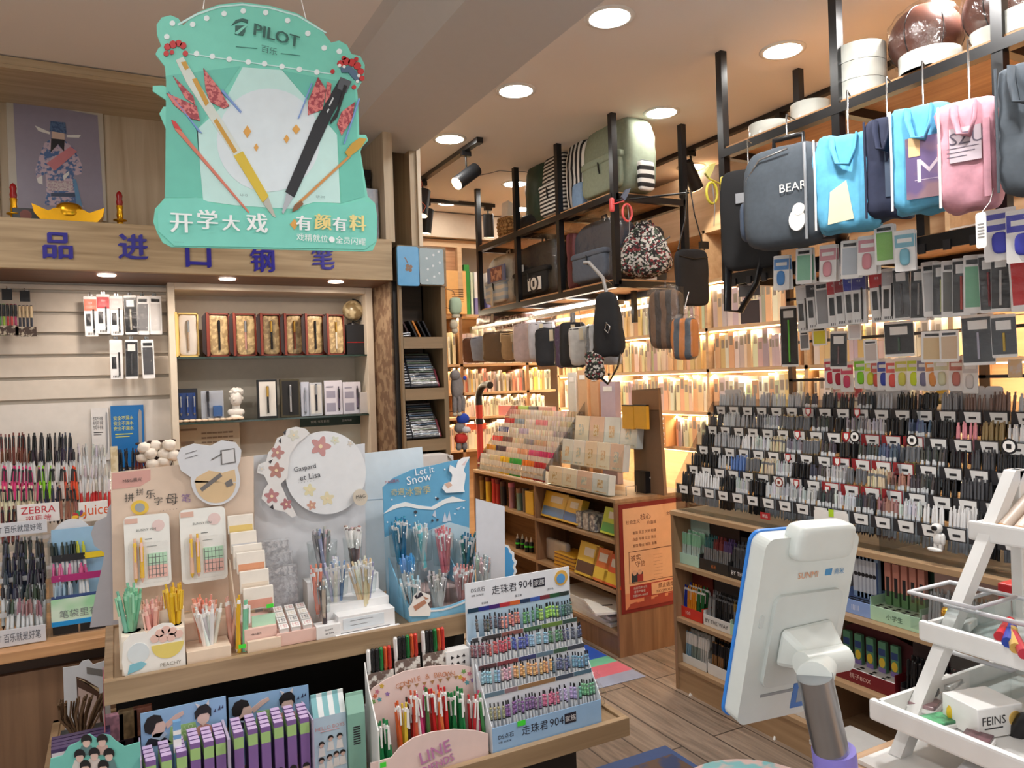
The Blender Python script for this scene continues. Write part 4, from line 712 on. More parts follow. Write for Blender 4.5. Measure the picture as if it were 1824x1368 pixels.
# white boards behind
t, pr, tx = board('backing_board', 'plain pale blue board standing behind the snow display', 'board', ((655, 1060), (645, 808), (752, 796), (756, 850), (740, 1040)), 2.36, (206, 216, 224), m=M('pale_blue_board', (206, 218, 226), .5)); pr('fold_line', [((650, 890), (752, 884), (752, 885.5), (650, 891.5))], (150, 170, 186))
t, pr, tx = board('backing_board', 'plain grey-white board standing right of the snow display', 'board', ((850, 1075), (848, 888), (899, 902), (900, 1060)), 2.12, (190, 192, 198), m=M('grey_white_board', (200, 203, 210), .55))
t, pr, tx = board('cloud_cutout', 'blue scalloped cut-out sticking out behind the grey-white board', 'display card', ((895, 1055), (895, 968), (906, 972), (910, 980), (916, 984), (916, 994), (921, 1000), (918, 1010), (921, 1018), (914, 1030), (905, 1056)), 2.14, (222, 226, 228)); pr('blue_print', [((896, 1050), (896, 972), (905, 976), (907, 984), (912, 988), (912, 996), (916, 1002), (913, 1010), (916, 1017), (903, 1050))], (70, 150, 206))
# ---------------------------------------------------------------- lower tray goods
# bead-pen rack with four rows
Yb, Yf = 1.985, 1.836; X0, X1 = .868, 1.218
t = T('pen_rack', 'white and blue stepped pen rack with four rows of bead-topped pens', 'pen rack', loc=((X0+X1)/2, Yf, TK)); L_ = W(t)
wr = M('rack_white', (222, 226, 232), .45); lb_ = M('rack_blue', (150, 186, 222), .4)
zt = P(925, 1024, y=Yb).z
cab('back_card', MB().box(X0, X1, Yb, Yb+.004, TK, zt), wr)
cab('blue_field', MB().box(X0+.002, X1-.002, Yb-.001, Yb, TK+.2, zt-.085), M('field_blue', (176, 202, 222), .4))
b = MB(); cs = ((30, 60, 80), (40, 50, 130), (70, 40, 110), (180, 50, 60), (200, 100, 50), (40, 60, 90), (60, 90, 170), (120, 50, 60), (40, 90, 60), (50, 60, 60))
for i in range(10): b.box(X0+.005+(X1-X0-.01)*i/10, X0+.005+(X1-X0-.01)*(i+1)/10, Yb-.002, Yb-.001, zt-.085, zt-.073, i)
cab('colour_strip', b, [M('strip_%d' % i, c, .4) for i, c in enumerate(cs)])
b = MB(); b.text('DS点石', X0+.04, zt-.022, .013, Yb).text('特售 360支/架', X0+.038, zt-.038, .006, Yb, wmax=.05).text('走珠君', X0+.125, zt-.032, .026, Yb).text('904', X0+.195, zt-.03, .022, Yb).text('·常规色', X0+.06, zt-.064, .007, Yb).text('·莫兰迪', X0+.17, zt-.06, .007, Yb).text('·流行色', X0+.28, zt-.058, .007, Yb).box(X0+.222, X0+.262, Yb-.0012, Yb, zt-.045, zt-.02)
cab('print', b, M('rack_ink', (34, 34, 48), .5)); cab('light_print', MB().text('家族', X0+.242, zt-.032, .017, Yb, dy=.002), M('rack_ink_white', (226, 228, 232), .5))
cab('round_badge', MB().prism(ring(X1-.03, zt-.03, .023, 24), Yb-.0015, Yb, 0).prism(ring(X1-.032, zt-.032, .015, 20), Yb-.0025, Yb, 1), [M('badge_amber', (216, 170, 80), .5), M('badge_blue', (86, 150, 206), .5)])
ROWS = ((846, 1101, 1022, 1067, 34, ((2, (60, 60, 66), 'charcoal'), (1, None, ''), (6, (66, 60, 62), 'smoky black'), (7, (206, 110, 96), 'salmon'), (6, (70, 140, 80), 'green'), (7, (140, 196, 60), 'lime green'), (5, (50, 96, 84), 'dark teal'))),
 (838, 1146, 1038, 1108, 40, ((6, (116, 50, 56), 'wine red'), (7, (190, 60, 70), 'red'), (6, (50, 64, 160), 'royal blue'), (6, (130, 180, 214), 'light blue'), (5, (60, 120, 80), 'bottle green'), (6, (60, 70, 96), 'slate blue'))),
 (856, 1192, 1053, 1158, 38, ((6, (130, 180, 210), 'ice blue'), (4, (214, 160, 170), 'pale pink'), (12, (224, 160, 90), 'amber orange'), (6, (64, 86, 120), 'steel blue'), (6, (90, 150, 190), 'azure'))),
 (873, 1256, 1062, 1208, 44, ((5, (150, 140, 90), 'olive'), (12, (110, 64, 130), 'purple'), (6, (200, 90, 130), 'magenta pink'), (6, (170, 150, 206), 'lilac'), (6, (90, 176, 130), 'jade green'))))
RN = ('back', 'second', 'third', 'front')
beadp = {}
def bead_mesh():
    b = MB(); L = .142
    b.cyl((0, 0, .0), (0, 0, .1), .0036, n=6, mi=1).cyl((0, 0, .1), (0, 0, L-.02), .0038, n=6, mi=0)
    for i in range(3): b.blob(.0095, .0095, .009, 2, 2, at=(0, 0, L-.036+i*.011), mi=0)
    b.cyl((0, 0, L-.012), (0, 0, L), .0022, n=5, mi=2).cyl((0, 0, .097), (0, 0, .1), .0045, n=6, mi=2); return b.mesh('bead_pen', [objg, CLR, BLK])
BM = bead_mesh()
for k, (a, ya, c, yc, vis, segs) in enumerate(ROWS):
    segs = tuple((n_, s_ and tuple(int(v*.72+52) for v in s_), w_) for n_, s_, w_ in segs)
    Yk = Yb-.02-.036*k
    row_y(a, c, ya, Yk, segs, 'pen in the %s row of the stepped bead-pen rack' % RN[k], BM, .142, .0098, 'bead_pen', 'bead pen', .12, .014, (yc-ya)/(c-a))
    zb = P((a+c)/2, (ya+yc)/2+vis, y=Yk-.012).z
    cab('tier_front', MB().box(X0, X1, Yk-.015, Yk-.0135, TK, zb), wr if k < 3 else lb_)
    b = MB(); n = len(segs); w_ = (X1-X0)/sum(s[0] for s in segs); xx = X0; mi = 0
    for s in segs:
        if s[1]: b.box(xx+.001, xx+w_*s[0]-.001, Yk-.0162, Yk-.0148, zb-.012, zb, mi); mi += 1
        xx += w_*s[0]
    cab('colour_label', b, [M('lab_%d_%d_%d' % tuple(int(v*.7) for v in s[1]), tuple(int(v*.7) for v in s[1]), .5) for s in segs if s[1]])
    cab('tier_floor', MB().box(X0, X1, Yk-.0135, Yk+.02, TK, max(TK+.003, zb-.1)), wr)
cab('side_panel', MB().prism([(Yf, TK), (Yb, TK), (Yb, zt-.16), (Yb-.03, zt-.17), (Yf, TK+.075)], X0-.002, X0, X=Matrix(((0, 1, 0, 0), (1, 0, 0, 0), (0, 0, 1, 0), (0, 0, 0, 1)))).prism([(Yf, TK), (Yb, TK), (Yb, zt-.16), (Yb-.03, zt-.17), (Yf, TK+.075)], X1, X1+.002, X=Matrix(((0, 1, 0, 0), (1, 0, 0, 0), (0, 0, 1, 0), (0, 0, 0, 1)))), wr)
zf = P(960, 1275, y=Yf).z
cab('front_panel', MB().box(X0, X1, Yf-.002, Yf, TK, zf), lb_)
cab('front_print', MB().text('DS点石', X0+.04, zf-.028, .014, Yf-.002).text('特售 360支/架', X0+.036, zf-.043, .006, Yf-.002, wmax=.05).text('走珠君', X0+.13, zf-.028, .026, Yf-.002).text('904', X0+.2, zf-.028, .022, Yf-.002).box(X0+.226, X0+.264, Yf-.0032, Yf-.002, zf-.042, zf-.014), M('rack_ink', (34, 34, 48), .5)); cab('front_print_light', MB().text('家族', X0+.245, zf-.028, .017, Yf-.002, dy=.0022), M('rack_ink_white', (226, 228, 232), .5))
T('price_tag', 'neon green price sticker on the front of the bead-pen rack', 'price tag', mb=MB().box(X0+.075, X0+.1, Yf-.0045, Yf-.0035, zf-.012, zf+.002), ms=M('neon_green', (70, 220, 60), .5))
# pink cartoon-lettered pen display
Yc, Ye = 1.84, 1.935
pinkc = M('soft_pink_card', (230, 206, 200), .5)
t, pr, tx = board('pen_display_box', 'pink arched pen display with curved orange lettering and wallets of pens behind', 'display box', ((666, 1368), (655, 1240), (664, 1226), (690, 1209), (720, 1196), (767, 1187), (816, 1184), (849, 1190), (852, 1300)), Ye, (230, 206, 200), base=(760, 1368), m=pinkc)
b = []
for i, ch in enumerate('CONNIE & BROWN'):
    f = i/13; b.append((ch, 708+f*98, 1222-22*f-6*math.sin(math.pi*f), 9, None, .22-.1*f))
tx('title_print', b, (196, 130, 90))
fc = ((196, 120, 140), (206, 170, 70), (150, 120, 176), (90, 160, 170), (206, 110, 80), (120, 160, 90))
for i, (x, y) in enumerate(((672, 1232), (680, 1222), (690, 1236), (676, 1246), (668, 1240), (826, 1196), (836, 1200), (820, 1206), (842, 1212), (832, 1216), (826, 1210), (665, 1250))): pr('flower_print', [flower(x, y, 4.5, 5, i)], fc[i % 6], 1)
pr('bunting_print', [((x, 1226-.2*(x-700)), (x+8, 1224.4-.2*(x-700)), (x+4.5, 1232-.2*(x-700))) for x in range(710, 815, 14)], (170, 130, 90), 1)
O('side_panel', MB().prism([(-.098, -.02), (0, -.02), (0, .26), (-.03, .2), (-.098, .12)], -.003, 0, X=Matrix(((0, 1, 0, P(655, 1300, y=Ye).x-t.location.x), (1, 0, 0, 0), (0, 0, 1, TK-t.location.z+.02), (0, 0, 0, 1)))), WHT, parent=t)
t, pr, tx = board('pen_display_box', 'pink scalloped front panel with outlined purple lettering', 'display box', ((660, 1420), (660, 1360), (697, 1350), (712, 1332), (737, 1314), (770, 1304), (810, 1299), (845, 1301), (869, 1307), (872, 1380)), Yc, (230, 206, 200), base=(770, 1400), m=pinkc)
for dx, c in ((2.4, (214, 206, 222)), (1, (196, 130, 176)), (.5, (196, 130, 176)), (0, (196, 130, 176))):
    tx('title_print', [('LINE', 774+dx, 1338+dx*.5, 21, None, .19), ('FRIENDS', 776+dx, 1361+dx*.5, 13, None, .19)], c, .001-dx*.0007)
fan_m = pen_mesh('click', WHT)
for px, py, n, cs, lb in ((684, 1283, 9, ((30, 120, 70), (40, 140, 84)), 'green-topped'), (722, 1246, 8, ((206, 90, 40), (220, 190, 60), (60, 40, 36), (200, 60, 50)), 'mixed orange and yellow'), (748, 1226, 8, ((200, 90, 60), (226, 222, 216), (190, 60, 110), (70, 110, 60)), 'mixed white and orange'), (782, 1224, 9, ((190, 36, 40), (206, 60, 50), (220, 120, 70)), 'red'), (813, 1228, 9, ((30, 120, 66), (40, 136, 76)), 'dark green'), (848, 1234, 8, ((200, 50, 56), (226, 222, 220), (206, 80, 120), (80, 150, 90)), 'mixed red and white')):
    q = P(px, py, y=1.885)
    for i in range(n):
        T('click_pen', lb+' pen bunched in the pink lettered display', 'click pen', lb+' pens in the pink display', me=fan_m, loc=(q.x+((i % 4)-1.5)*.0115, 1.875+(i//4)*.013, q.z-.142-.006*(i % 3)), rot=(rnd(-.12, -.02), rnd(-.08, .08), rnd(-.4, .4)), c=cs[i % len(cs)])
T('price_tag', 'neon green price sticker at the lower left of the pink lettered display', 'price tag', mb=MB().box(-.009, .009, -.003, -.002, -.006, .006), ms=M('neon_green', (70, 220, 60), .5), loc=P(681, 1362, y=Yc))
# three wallets of five pens, on white steps
for px, r, lb in ((677, (656, 1152, 698, 1226), 'left'), (724, (703, 1130, 746, 1204), 'middle'), (773, (752, 1119, 794, 1186), 'right')):
    x, z, wd, hh = RY(*r, 1.965); hh = .15; t = T('pen_wallet', lb+' of the three clear wallets of white, black, green and red pens', 'pen set', 'clear pen wallets behind the pink display', loc=(x, 1.965, P(px, r[1], y=1.965).z-hh), rot=(-.06, 0, 0))
    for i, c in enumerate(((222, 222, 220), (30, 30, 32), (34, 34, 36), (30, 120, 60), (210, 90, 50), (200, 60, 50))): O('pen', None, me=pen_mesh('cap', WHT if i == 0 else M('wall_cap_%d' % i, c, .3)), parent=t, c=c if i else (226, 226, 224), loc=((i-2.5)*.0115, 0, .004))
    O('card_front', MB().box(-.036, .036, -.0085, -.0075, 0, .085), M('wallet_print', (222, 218, 210), .5, kind='ramp', c2=(110, 92, 84), scale=70), parent=t); O('sleeve', MB().box(-.038, .038, -.0095, .0095, -.002, hh+.006), pouch, parent=t, bv=.003)
    T('display_step', 'white card step under the %s clear pen wallet' % lb, 'display step', mb=MB().box(-.042, .042, -.012, .02, 0, t.location.z-TK-.001), ms=whb, loc=(x, 1.965, TK))
x, z, wd, hh = RY(796, 1158, 838, 1192, 1.95); t = T('small_box', 'small white cube box with black printed figures beside the clear pen wallets', 'box', loc=(x, 1.955, TK)); hz = P(815, 1158, y=1.955).z-TK
O('carton', MB().box(-wd/2, wd/2, 0, .035, 0, hz), WHT, parent=t, bv=.001); b = MB()
for i in range(3):
    for j in range(2): b.prism(flower(-wd*.25+i*wd*.25, hz-.018-j*.018, .005, 3, i+j), -.001, 0)
O('print', b.prism(flower(0, .02, .004), -.001, 0), ink, parent=t)
# candy bag on the right end
q = P(1083, 1268, y=1.95)
t = T('candy_bag', 'crinkled clear bag of colourful sweets at the right end of the lower tray', 'bag', loc=(1.252, 1.93, TK)); 
for i, (x, y, z, c) in enumerate(((-.012, 0, .02, (224, 190, 40)), (.012, .01, .02, (200, 160, 110)), (0, .01, .036, (230, 210, 60)), (-.016, .012, .045, (220, 110, 50)), (.01, -.012, .014, (180, 150, 110)), (.0, -.01, .03, (120, 190, 60)), (.014, .02, .04, (232, 222, 190)))): O('sweet', MB().blob(.026, .022, .02, 2.3, 4, at=(x, y, z)), M('sweet_%d' % i, c, .3), parent=t)
O('wrapper', MB().blob(.065, .07, .075, 3, 8, .012, 4, at=(0, 0, .039), freq=40).blob(.05, .01, .04, 2.5, 6, .01, 6, at=(.005, 0, .09), freq=60), film, parent=t)
# purple pencil-box displays with photo cards
def face(b, x, z, s, y, hair, skin, look=0):
    b.prism(ring(x, z, s*.8, 18, s), y-.0012, y, skin); b.prism(arc(x, z+s*.15, s*1.02, -15, 195, 16)+[(x-s*.7, z+s*.05), (x-s*.3, z+s*.45), (x+s*.35, z+s*.5), (x+s*.75, z+s*.1)], y-.0024, y, hair)
def hello(pts, Yk, lab):
    t, pr, tx = board('photo_card_display', lab, 'display card', pts, Yk, (156, 186, 214), m=M('sky_print', (140, 176, 212), .35))
    x0, y0 = pts[1]; x1, y1 = pts[2]; s = (x1-x0)/152
    def m(lst): return [(x0+a*s, y0+b*s+(y1-y0)*a/152) for a, b in lst]
    pr('person_print', [m(((6, 62), (14, 48), (30, 44), (46, 52), (56, 62)))], (40, 38, 52), 1); pr('collar_print', [m(((18, 46), (36, 54), (48, 46), (44, 40), (26, 40)))], (170, 186, 206), 2)
    pr('face_print', [m(((22, 46), (18, 30), (22, 22), (36, 16), (42, 22), (46, 30), (42, 40), (34, 48)))], (214, 184, 172), 2); pr('hair_print', [m(((8, 34), (6, 22), (12, 10), (24, 6), (36, 10), (40, 20), (28, 22), (24, 34), (18, 40)))], (26, 22, 24), 3)
    pr('arm_print', [m(((44, 26), (62, 14), (76, 10), (78, 16), (64, 24), (48, 36)))], (206, 176, 166), 2)
    pr('sign_print', [m(((54, 34), (98, 34), (104, 62), (50, 66)))], (150, 186, 120), 1); tx('printed_word', [('HELLO', x0+76*s, y0+42*s+(y1-y0)*.5, 8*s, .045, .2), ('BOYS', x0+76*s, y0+54*s+(y1-y0)*.5, 8*s, .045, .2)], (196, 214, 170))
    pr('person_print', [m(((98, 60), (100, 46), (112, 38), (126, 46), (130, 62)))], (206, 150, 140), 2); pr('face_print', [m(((101, 34), (102, 22), (114, 18), (124, 24), (122, 36), (112, 44)))], (220, 190, 178), 3); pr('hair_print', [m(((98, 30), (96, 18), (104, 8), (118, 6), (126, 16), (126, 30), (120, 22), (106, 22)))], (28, 24, 26), 4); pr('ear_print', [m(((102, 10), (98, 2), (106, 6))), m(((116, 7), (122, 0), (122, 9)))], (206, 200, 200), 4)
    pr('scribble_print', [m(((130, 24), (134, 18), (135, 24))), m(((138, 22), (142, 14), (143, 22))), m(((144, 20), (147, 14), (148, 20)))], (60, 66, 96), 1)
hello(((254, 1400), (250, 1272), (402, 1240), (408, 1370)), 1.97, 'left of two blue photo cards of dark-haired young people behind purple pencil boxes')
hello(((410, 1368), (407, 1244), (549, 1220), (556, 1340)), 2.0, 'right of two blue photo cards of dark-haired young people behind purple pencil boxes')
bm = MB().box(-.0105, .0105, -.009, .009, 0, .15, 0).box(-.0106, .0106, -.0092, .0092, .112, .138, 1).prism(ring(0, .03, .008, 12), -.0104, -.009, 2).prism(arc(0, .034, .0085, 0, 180, 8), -.0114, -.009, 3).box(-.0104, .0104, -.0088, .0088, .1501, .1503, 4).mesh('pencil_box', [M('purple_box', (128, 96, 156), .45), M('box_lime', (160, 196, 126), .45), M('face_skin', (214, 184, 172), .5), M('hair_black', (28, 24, 26), .5), M('lilac_lid', (196, 174, 212), .45)])
for dsp, cols_, lb in ((1, ((268, 1352), (296, 1343), (323, 1336), (347, 1321), (371, 1318), (392, 1312)), 'left'), (2, ((424, 1302), (449, 1296), (472, 1292), (495, 1284), (518, 1280), (541, 1276)), 'right')):
    for i, (px, py) in enumerate(cols_):
        for j in range(4):
            Yk = 1.87+.024*j; q = P(px-2*j, py-7*j, y=Yk)
            T('pencil_box', 'slim purple and lime pencil box with a printed face in the %s purple display' % lb, 'pencil box', 'pencil boxes in the %s purple display' % lb, me=bm, loc=(q.x, Yk, q.z-.15))
    xs = [P(cols_[0][0]-16, 1350, y=1.86).x, P(cols_[-1][0]+16, 1350, y=1.86).x]; zt_ = P(cols_[2][0], cols_[2][1], y=1.9).z-.152
    t = T('pencil_box_holder', 'pale lilac holder under the %s group of purple pencil boxes' % lb, 'display box', loc=((xs[0]+xs[1])/2, 1.85, TK)); wd = xs[1]-xs[0]; O('tray', MB().box(-wd/2, wd/2, 0, .115, 0, max(.01, zt_-TK-.035)), M('lilac_card', (176, 166, 190), .5), parent=t); O('side_panel', MB().box(-wd/2-.003, -wd/2, 0, .125, 0, .2).box(wd/2, wd/2+.003, 0, .125, 0, .2), M('lilac_card', (176, 166, 190), .5), parent=t)
q = P(315, 1296, y=1.86); T('pencil_box', 'light blue striped pencil box standing out among the left purple boxes', 'pencil box', mb=MB().box(-.008, .008, -.007, .007, -.15, 0).box(-.0082, .0082, -.0072, .0072, -.03, -.02, 1).box(-.0082, .0082, -.0072, .0072, -.07, -.04, 1), ms=[M('light_blue_box', (110, 160, 206), .4), paper], loc=(q.x+.002, 1.9, q.z))
# carton-shaped boxes
def carton(r, Yk, label, c, stripe):
    x, z, wd, hh = RY(*r, Yk); top = P((r[0]+r[2])/2, r[1], y=Yk).z-TK; t = T('carton_box', label, 'box', loc=(x, Yk, TK)); d = wd*.6; g = top-.05
    O('body', MB().box(-wd/2, wd/2, 0, d, 0, g), M('carton_%d' % c[0], c, .4), parent=t); b = MB()
    n = 6
    for i in range(n):
        a, e = -wd/2+wd*i/n, -wd/2+wd*(i+1)/n; b.add([(a, 0, g), (e, 0, g), (e, d*.5-.002, g+.042), (a, d*.5-.002, g+.042), (a, d*.5-.002, top), (e, d*.5-.002, top), (a, d*.5+.002, top), (e, d*.5+.002, top), (a, d, g), (e, d, g)], [(0, 1, 2, 3), (3, 2, 5, 4), (4, 5, 7, 6), (6, 7, 9, 8)], i % 2)
    b.add([(-wd/2, 0, g), (-wd/2, d, g), (-wd/2, d/2, g+.042)], [(0, 1, 2)], 0).add([(wd/2, 0, g), (wd/2, d, g), (wd/2, d/2, g+.042)], [(0, 1, 2)], 0)
    O('gable_top', b, stripe, parent=t); return t, wd, g
t, wd, g = carton((559, 1238, 617, 1368), 1.9, 'pale blue carton with a striped gable top and a printed group of people', (184, 208, 224), [M('teal_stripe', (130, 184, 190), .4), M('white_stripe', (226, 232, 232), .4)])
b = MB()
for i, (x, z) in enumerate(((-.28, .72), (0, .78), (.28, .78), (-.3, .5), (-.05, .52), (.16, .54), (.36, .54))): zz = g*(z-.1); b.prism([(x*wd-.009, zz-.03), (x*wd+.009, zz-.03), (x*wd+.006, zz-.008), (x*wd-.006, zz-.008)], -.001, 0, 2); face(b, x*wd, zz, .007, -.001, 0, 1)
O('figure_print', b, [M('hair_black', (28, 24, 26), .5), M('face_skin', (214, 184, 172), .5), M('shirt_white', (226, 224, 222), .5)], parent=t); O('print', MB().text('HELLO BOYS', 0, g*.84, .009, 0).box(-wd*.3, wd*.3, -.001, 0, g*.79, g*.795), M('print_coral', (206, 150, 150), .5), parent=t)
t, wd, g = carton((620, 1235, 651, 1368), 1.89, 'mint green carton with a barcode left of the pink lettered display', (130, 176, 160), [M('mint_gable', (150, 196, 178), .4)]*2); b = MB()
for i in range(8): b.box(-wd*.2, wd*.2, -.001, 0, g*.55+i*.006, g*.55+i*.006+.003)
O('barcode', b, ink, parent=t)
# teal display with a group photo, purple boxes and notebooks on the left
t, pr, tx = board('photo_card_display', 'teal cut-out card with a group of seven dark-haired people at the left of the tray', 'display card', ((82, 1420), (90, 1352), (112, 1346), (122, 1330), (140, 1322), (148, 1312), (160, 1308), (172, 1316), (182, 1308), (196, 1310), (206, 1320), (222, 1330), (250, 1322), (252, 1420)), 1.87, (120, 196, 184), m=M('teal_card', (112, 190, 178), .5))
for i, (x, y) in enumerate(((154, 1319), (182, 1318), (142, 1345), (168, 1342), (194, 1343), (152, 1364), (184, 1364))):
    pr('shirt_print', [((x-15, y+26), (x-9, y+9), (x+9, y+9), (x+15, y+26))], ((96, 130, 130), (200, 170, 160), (210, 206, 200), (206, 196, 190))[i % 4], 1+i*.6); pr('face_print', [pr_ring(x, y+3, 7, 14, 9)], (214, 184, 172), 2.2+i*.6); pr('hair_print', [[(x-9, y+4)]+[(a, 2*y-b) for a, b in arc(x, y+1, 10, 180, 0, 10)]+[(x+9, y+4), (x+5, y-1), (x-4, y)]], (26, 22, 24), 3+i*.6)
pbx = MB().box(-.02, .02, -.008, .008, 0, .14, 0).box(-.019, .019, -.0082, -.008, .1, .132, 1).mesh('purple_box', [M('dark_purple', (70, 52, 92), .5), M('white_lid', (214, 206, 214), .5)])
for i in range(4):
    for j in range(4):
        q = P(110+23*i, 1330-6*j-5*i, y=1.95+.03*j); T('eraser_box', 'dark purple box with a white oval end, ranked behind the teal card', 'box', 'purple boxes behind the teal card', mb=None, me=pbx, loc=(q.x-.0, 1.95+.03*j, q.z-.14))
for i, (px, py, c, lb) in enumerate(((203, 1274, (206, 150, 170), 'rose pink'), (228, 1266, (186, 160, 120), 'olive beige'), (254, 1260, (206, 140, 120), 'coral'))):
    q = P(px, py, y=2.14); t = T('notebook', lb+' notebook standing in the dark below the table edge', 'notebook', loc=(q.x, 2.14, TK)); hz = q.z-TK; O('cover', MB().box(-.022, .022, 0, .02, 0, hz), M('nb_%d' % i, c, .5, kind='ramp', c2=tuple(int(v*.8) for v in c), scale=30), parent=t, bv=.002); O('lower_band', MB().box(-.023, .023, -.001, .0, 0, hz-.07), M('nb_dark', (56, 42, 56), .5), parent=t)
q = P(188, 1300, y=2.02); T('display_flap', 'dark pink upright flap between the purple boxes and the notebooks', 'display card', mb=MB().prism([(0, 0), (.06, 0), (.06, .3), (.045, .36), (0, .22)], -.002, 0, X=Matrix(((0, 1, 0, 0), (1, 0, 0, 0), (0, 0, 1, 0), (0, 0, 0, 1)))), ms=M('rose_card', (150, 84, 92), .6), loc=(q.x, 1.99, TK))
# boards leaning at the table's left end
t, pr, tx = board('backing_board', 'tall pale board leaning at the left end of the tray', 'board', ((116, 1300), (112, 1190), (140, 1186), (146, 1178), (158, 1175), (166, 1184), (190, 1176), (200, 1300)), 2.62, (206, 206, 208), m=M('pale_board', (204, 206, 210), .5)); pr('photo_print', [((154, 1188), (190, 1194), (190, 1206), (155, 1200))], (120, 116, 112))
t, pr, tx = board('picture_frame', 'brown framed pink picture leaning in front of the pale board', 'picture', ((140, 1300), (136, 1206), (150, 1210), (176, 1226), (186, 1300)), 2.5, (84, 58, 44)); pr('picture_print', [((142, 1296), (139, 1224), (172, 1240), (180, 1296))], (206, 180, 170), 1); pr('mat_print', [((137, 1208), (150, 1212), (176, 1232), (176, 1226))], (206, 180, 140), 2)
b = MB()
for i in range(34):
    a = rnd(-1, 1); b.tube([(a*.02, rnd(-.015, .015), 0), (a*.05, rnd(-.02, .02), .05), (a*.062+.01, rnd(-.025, .025), .085+rnd(0, .012))], .0035, 4)
q = P(143, 1296, y=2.3); T('bristle_bundle', 'bundle of long brown bristles in front of the framed picture', 'brush', mb=b, ms=M('bristle_brown', (104, 78, 54), .8), loc=(q.x, 2.34, q.z-.03))
T('box', 'dark box under the brown bristle bundle', 'box', mb=MB().box(-.05, .05, -.04, .05, 0, q.z-.031-TK), ms=BLK, loc=(q.x, 2.34, TK), bv=.002)
# ---------------------------------------------------------------- pen racks on the left counter
CT = .7215
clk, cap_, clr = pen_mesh('click', BLK), pen_mesh('cap', BLK), pen_mesh('clear', CLR)
def stepped(label, x0, x1, y0, y1, z1, n, sign=None):
    t = T('pen_rack', label, 'pen rack', loc=((x0+x1)/2, y0, CT)); w2 = (x1-x0)/2; d = y1-y0; h = z1-CT
    for s in (-w2, w2-.004): O('side_panel', MB().prism([(0, 0), (d, 0), (d, h), (d-.05, h), (0, .06)], s, s+.004, X=SW), acry, parent=t)
    for i in range(n):
        yy, zz = d*i/n, (h-.05)*i/n
        O('tier', MB().box(-w2+.004, w2-.004, yy, yy+.003, zz, zz+.055).box(-w2+.004, w2-.004, yy+.003, yy+d/n, zz, zz+.003), acry, parent=t)
        O('price_strip', MB().box(-w2+.01, w2-.01, yy-.0015, yy-.0003, zz+.035, zz+.05), M('strip_pale', (206, 206, 208), .5), parent=t)
    return t
xl, xr = P(0, 800, y=3.4).x-.12, P(196, 800, y=3.4).x
stepped('big clear stepped pen rack against the slat wall, pink and black pens in it', xl, xr, 3.18, 3.74, P(60, 800, y=3.7).z-.02, 5)
def rack(a, b, top, Y, row, segs, where, mesh=clk, **k): row_y(a, b, top, Y, segs, 'pen in the %s row of the %s' % (row, where), mesh, pitch=k.pop('pitch', .0118), **k)
BIG = 'big slat-wall rack'
rack(0, 130, 772, 3.66, 'top', ((4, (110, 50, 44), 'red-brown'), (5, (30, 28, 30), 'black'), (2, (46, 44, 70), 'navy')), BIG)
rack(0, 140, 802, 3.56, 'second', ((4, (96, 60, 48), 'dark brown'), (4, (40, 38, 40), 'charcoal'), (3, (60, 56, 60), 'grey-black')), BIG, clr)
rack(140, 192, 792, 3.56, 'second', ((1, (190, 186, 188), 'silver-white'),), BIG, clr)
rack(0, 140, 831, 3.46, 'third', ((8, (206, 70, 120), 'hot pink'), (2.4, (140, 200, 40), 'lime'), (3, (206, 204, 200), 'white'), (3, (220, 80, 50), 'orange-red')), BIG)
rack(142, 192, 828, 3.46, 'third', ((1, (196, 190, 190), 'frosted white'),), BIG, clr)
rack(0, 140, 866, 3.36, 'fourth', ((8, (216, 206, 180), 'cream'), (4, (60, 62, 96), 'dark blue'), (4, (150, 106, 90), 'copper')), BIG)
rack(142, 196, 855, 3.36, 'fourth', ((1, (214, 208, 206), 'white and red-tipped'),), BIG, pen_mesh('clear', M('red_tip', (190, 40, 40), .4)))
rack(0, 34, 902, 3.28, 'lowest', ((1, (100, 40, 44), 'dark red'),), BIG)
rack(200, 262, 800, 3.6, 'far', ((3, (30, 34, 44), 'dark navy'), (2, (120, 50, 50), 'brick red')), 'rack behind the cotton stems')
T('pen_tray', 'dark low tray of pens behind the cotton stems', 'tray', mb=MB().box(P(200, 830, y=3.6).x, P(262, 830, y=3.6).x, 3.56, 3.7, CT, P(230, 840, y=3.6).z), ms=BLK)
def signc(name, label, r, Y, c, texts, cat='sign', th=.003, tc=None):
    x, z, wd, h = RY(*r, Y); t = T(name, label, cat, loc=(x, Y, z)); O('card', MB().box(-wd/2, wd/2, 0, th, 0, h), M('sign_%d_%d_%d' % c, c, .4), parent=t, bv=.0008)
    for s, u, v, k, cc in texts: O('lettering', MB().text(s, u*wd, v*h, k*h, 0, wmax=wd*.9), M('let_%d_%d_%d' % cc, cc, .5), parent=t)
    return t, wd, h
def stand(t, lb): T('sign_stand', 'clear upright holding the '+lb, 'sign holder', mb=MB().box(-.01, .01, .004, .006, 0, t.location.z-CT+.02), ms=acry, loc=(t.location.x, t.location.y, CT))
t, _, _ = signc('brand_sign', 'white sign with bold red lettering among the left pen racks', (30, 897, 106, 931), 3.12, (226, 222, 220), (('ZEBRA', 0, .68, .36, (190, 30, 50)), ('斑馬牌', 0, .22, .36, (190, 40, 60)))); stand(t, 'red-lettered sign')
t, wd, h = signc('brand_sign', 'white sign with an orange J and u beside the petal emblem', (140, 893, 192, 928), 3.1, (232, 230, 226), (('Juice', .1, .5, .7, (216, 90, 40)),)); stand(t, 'orange-lettered sign')
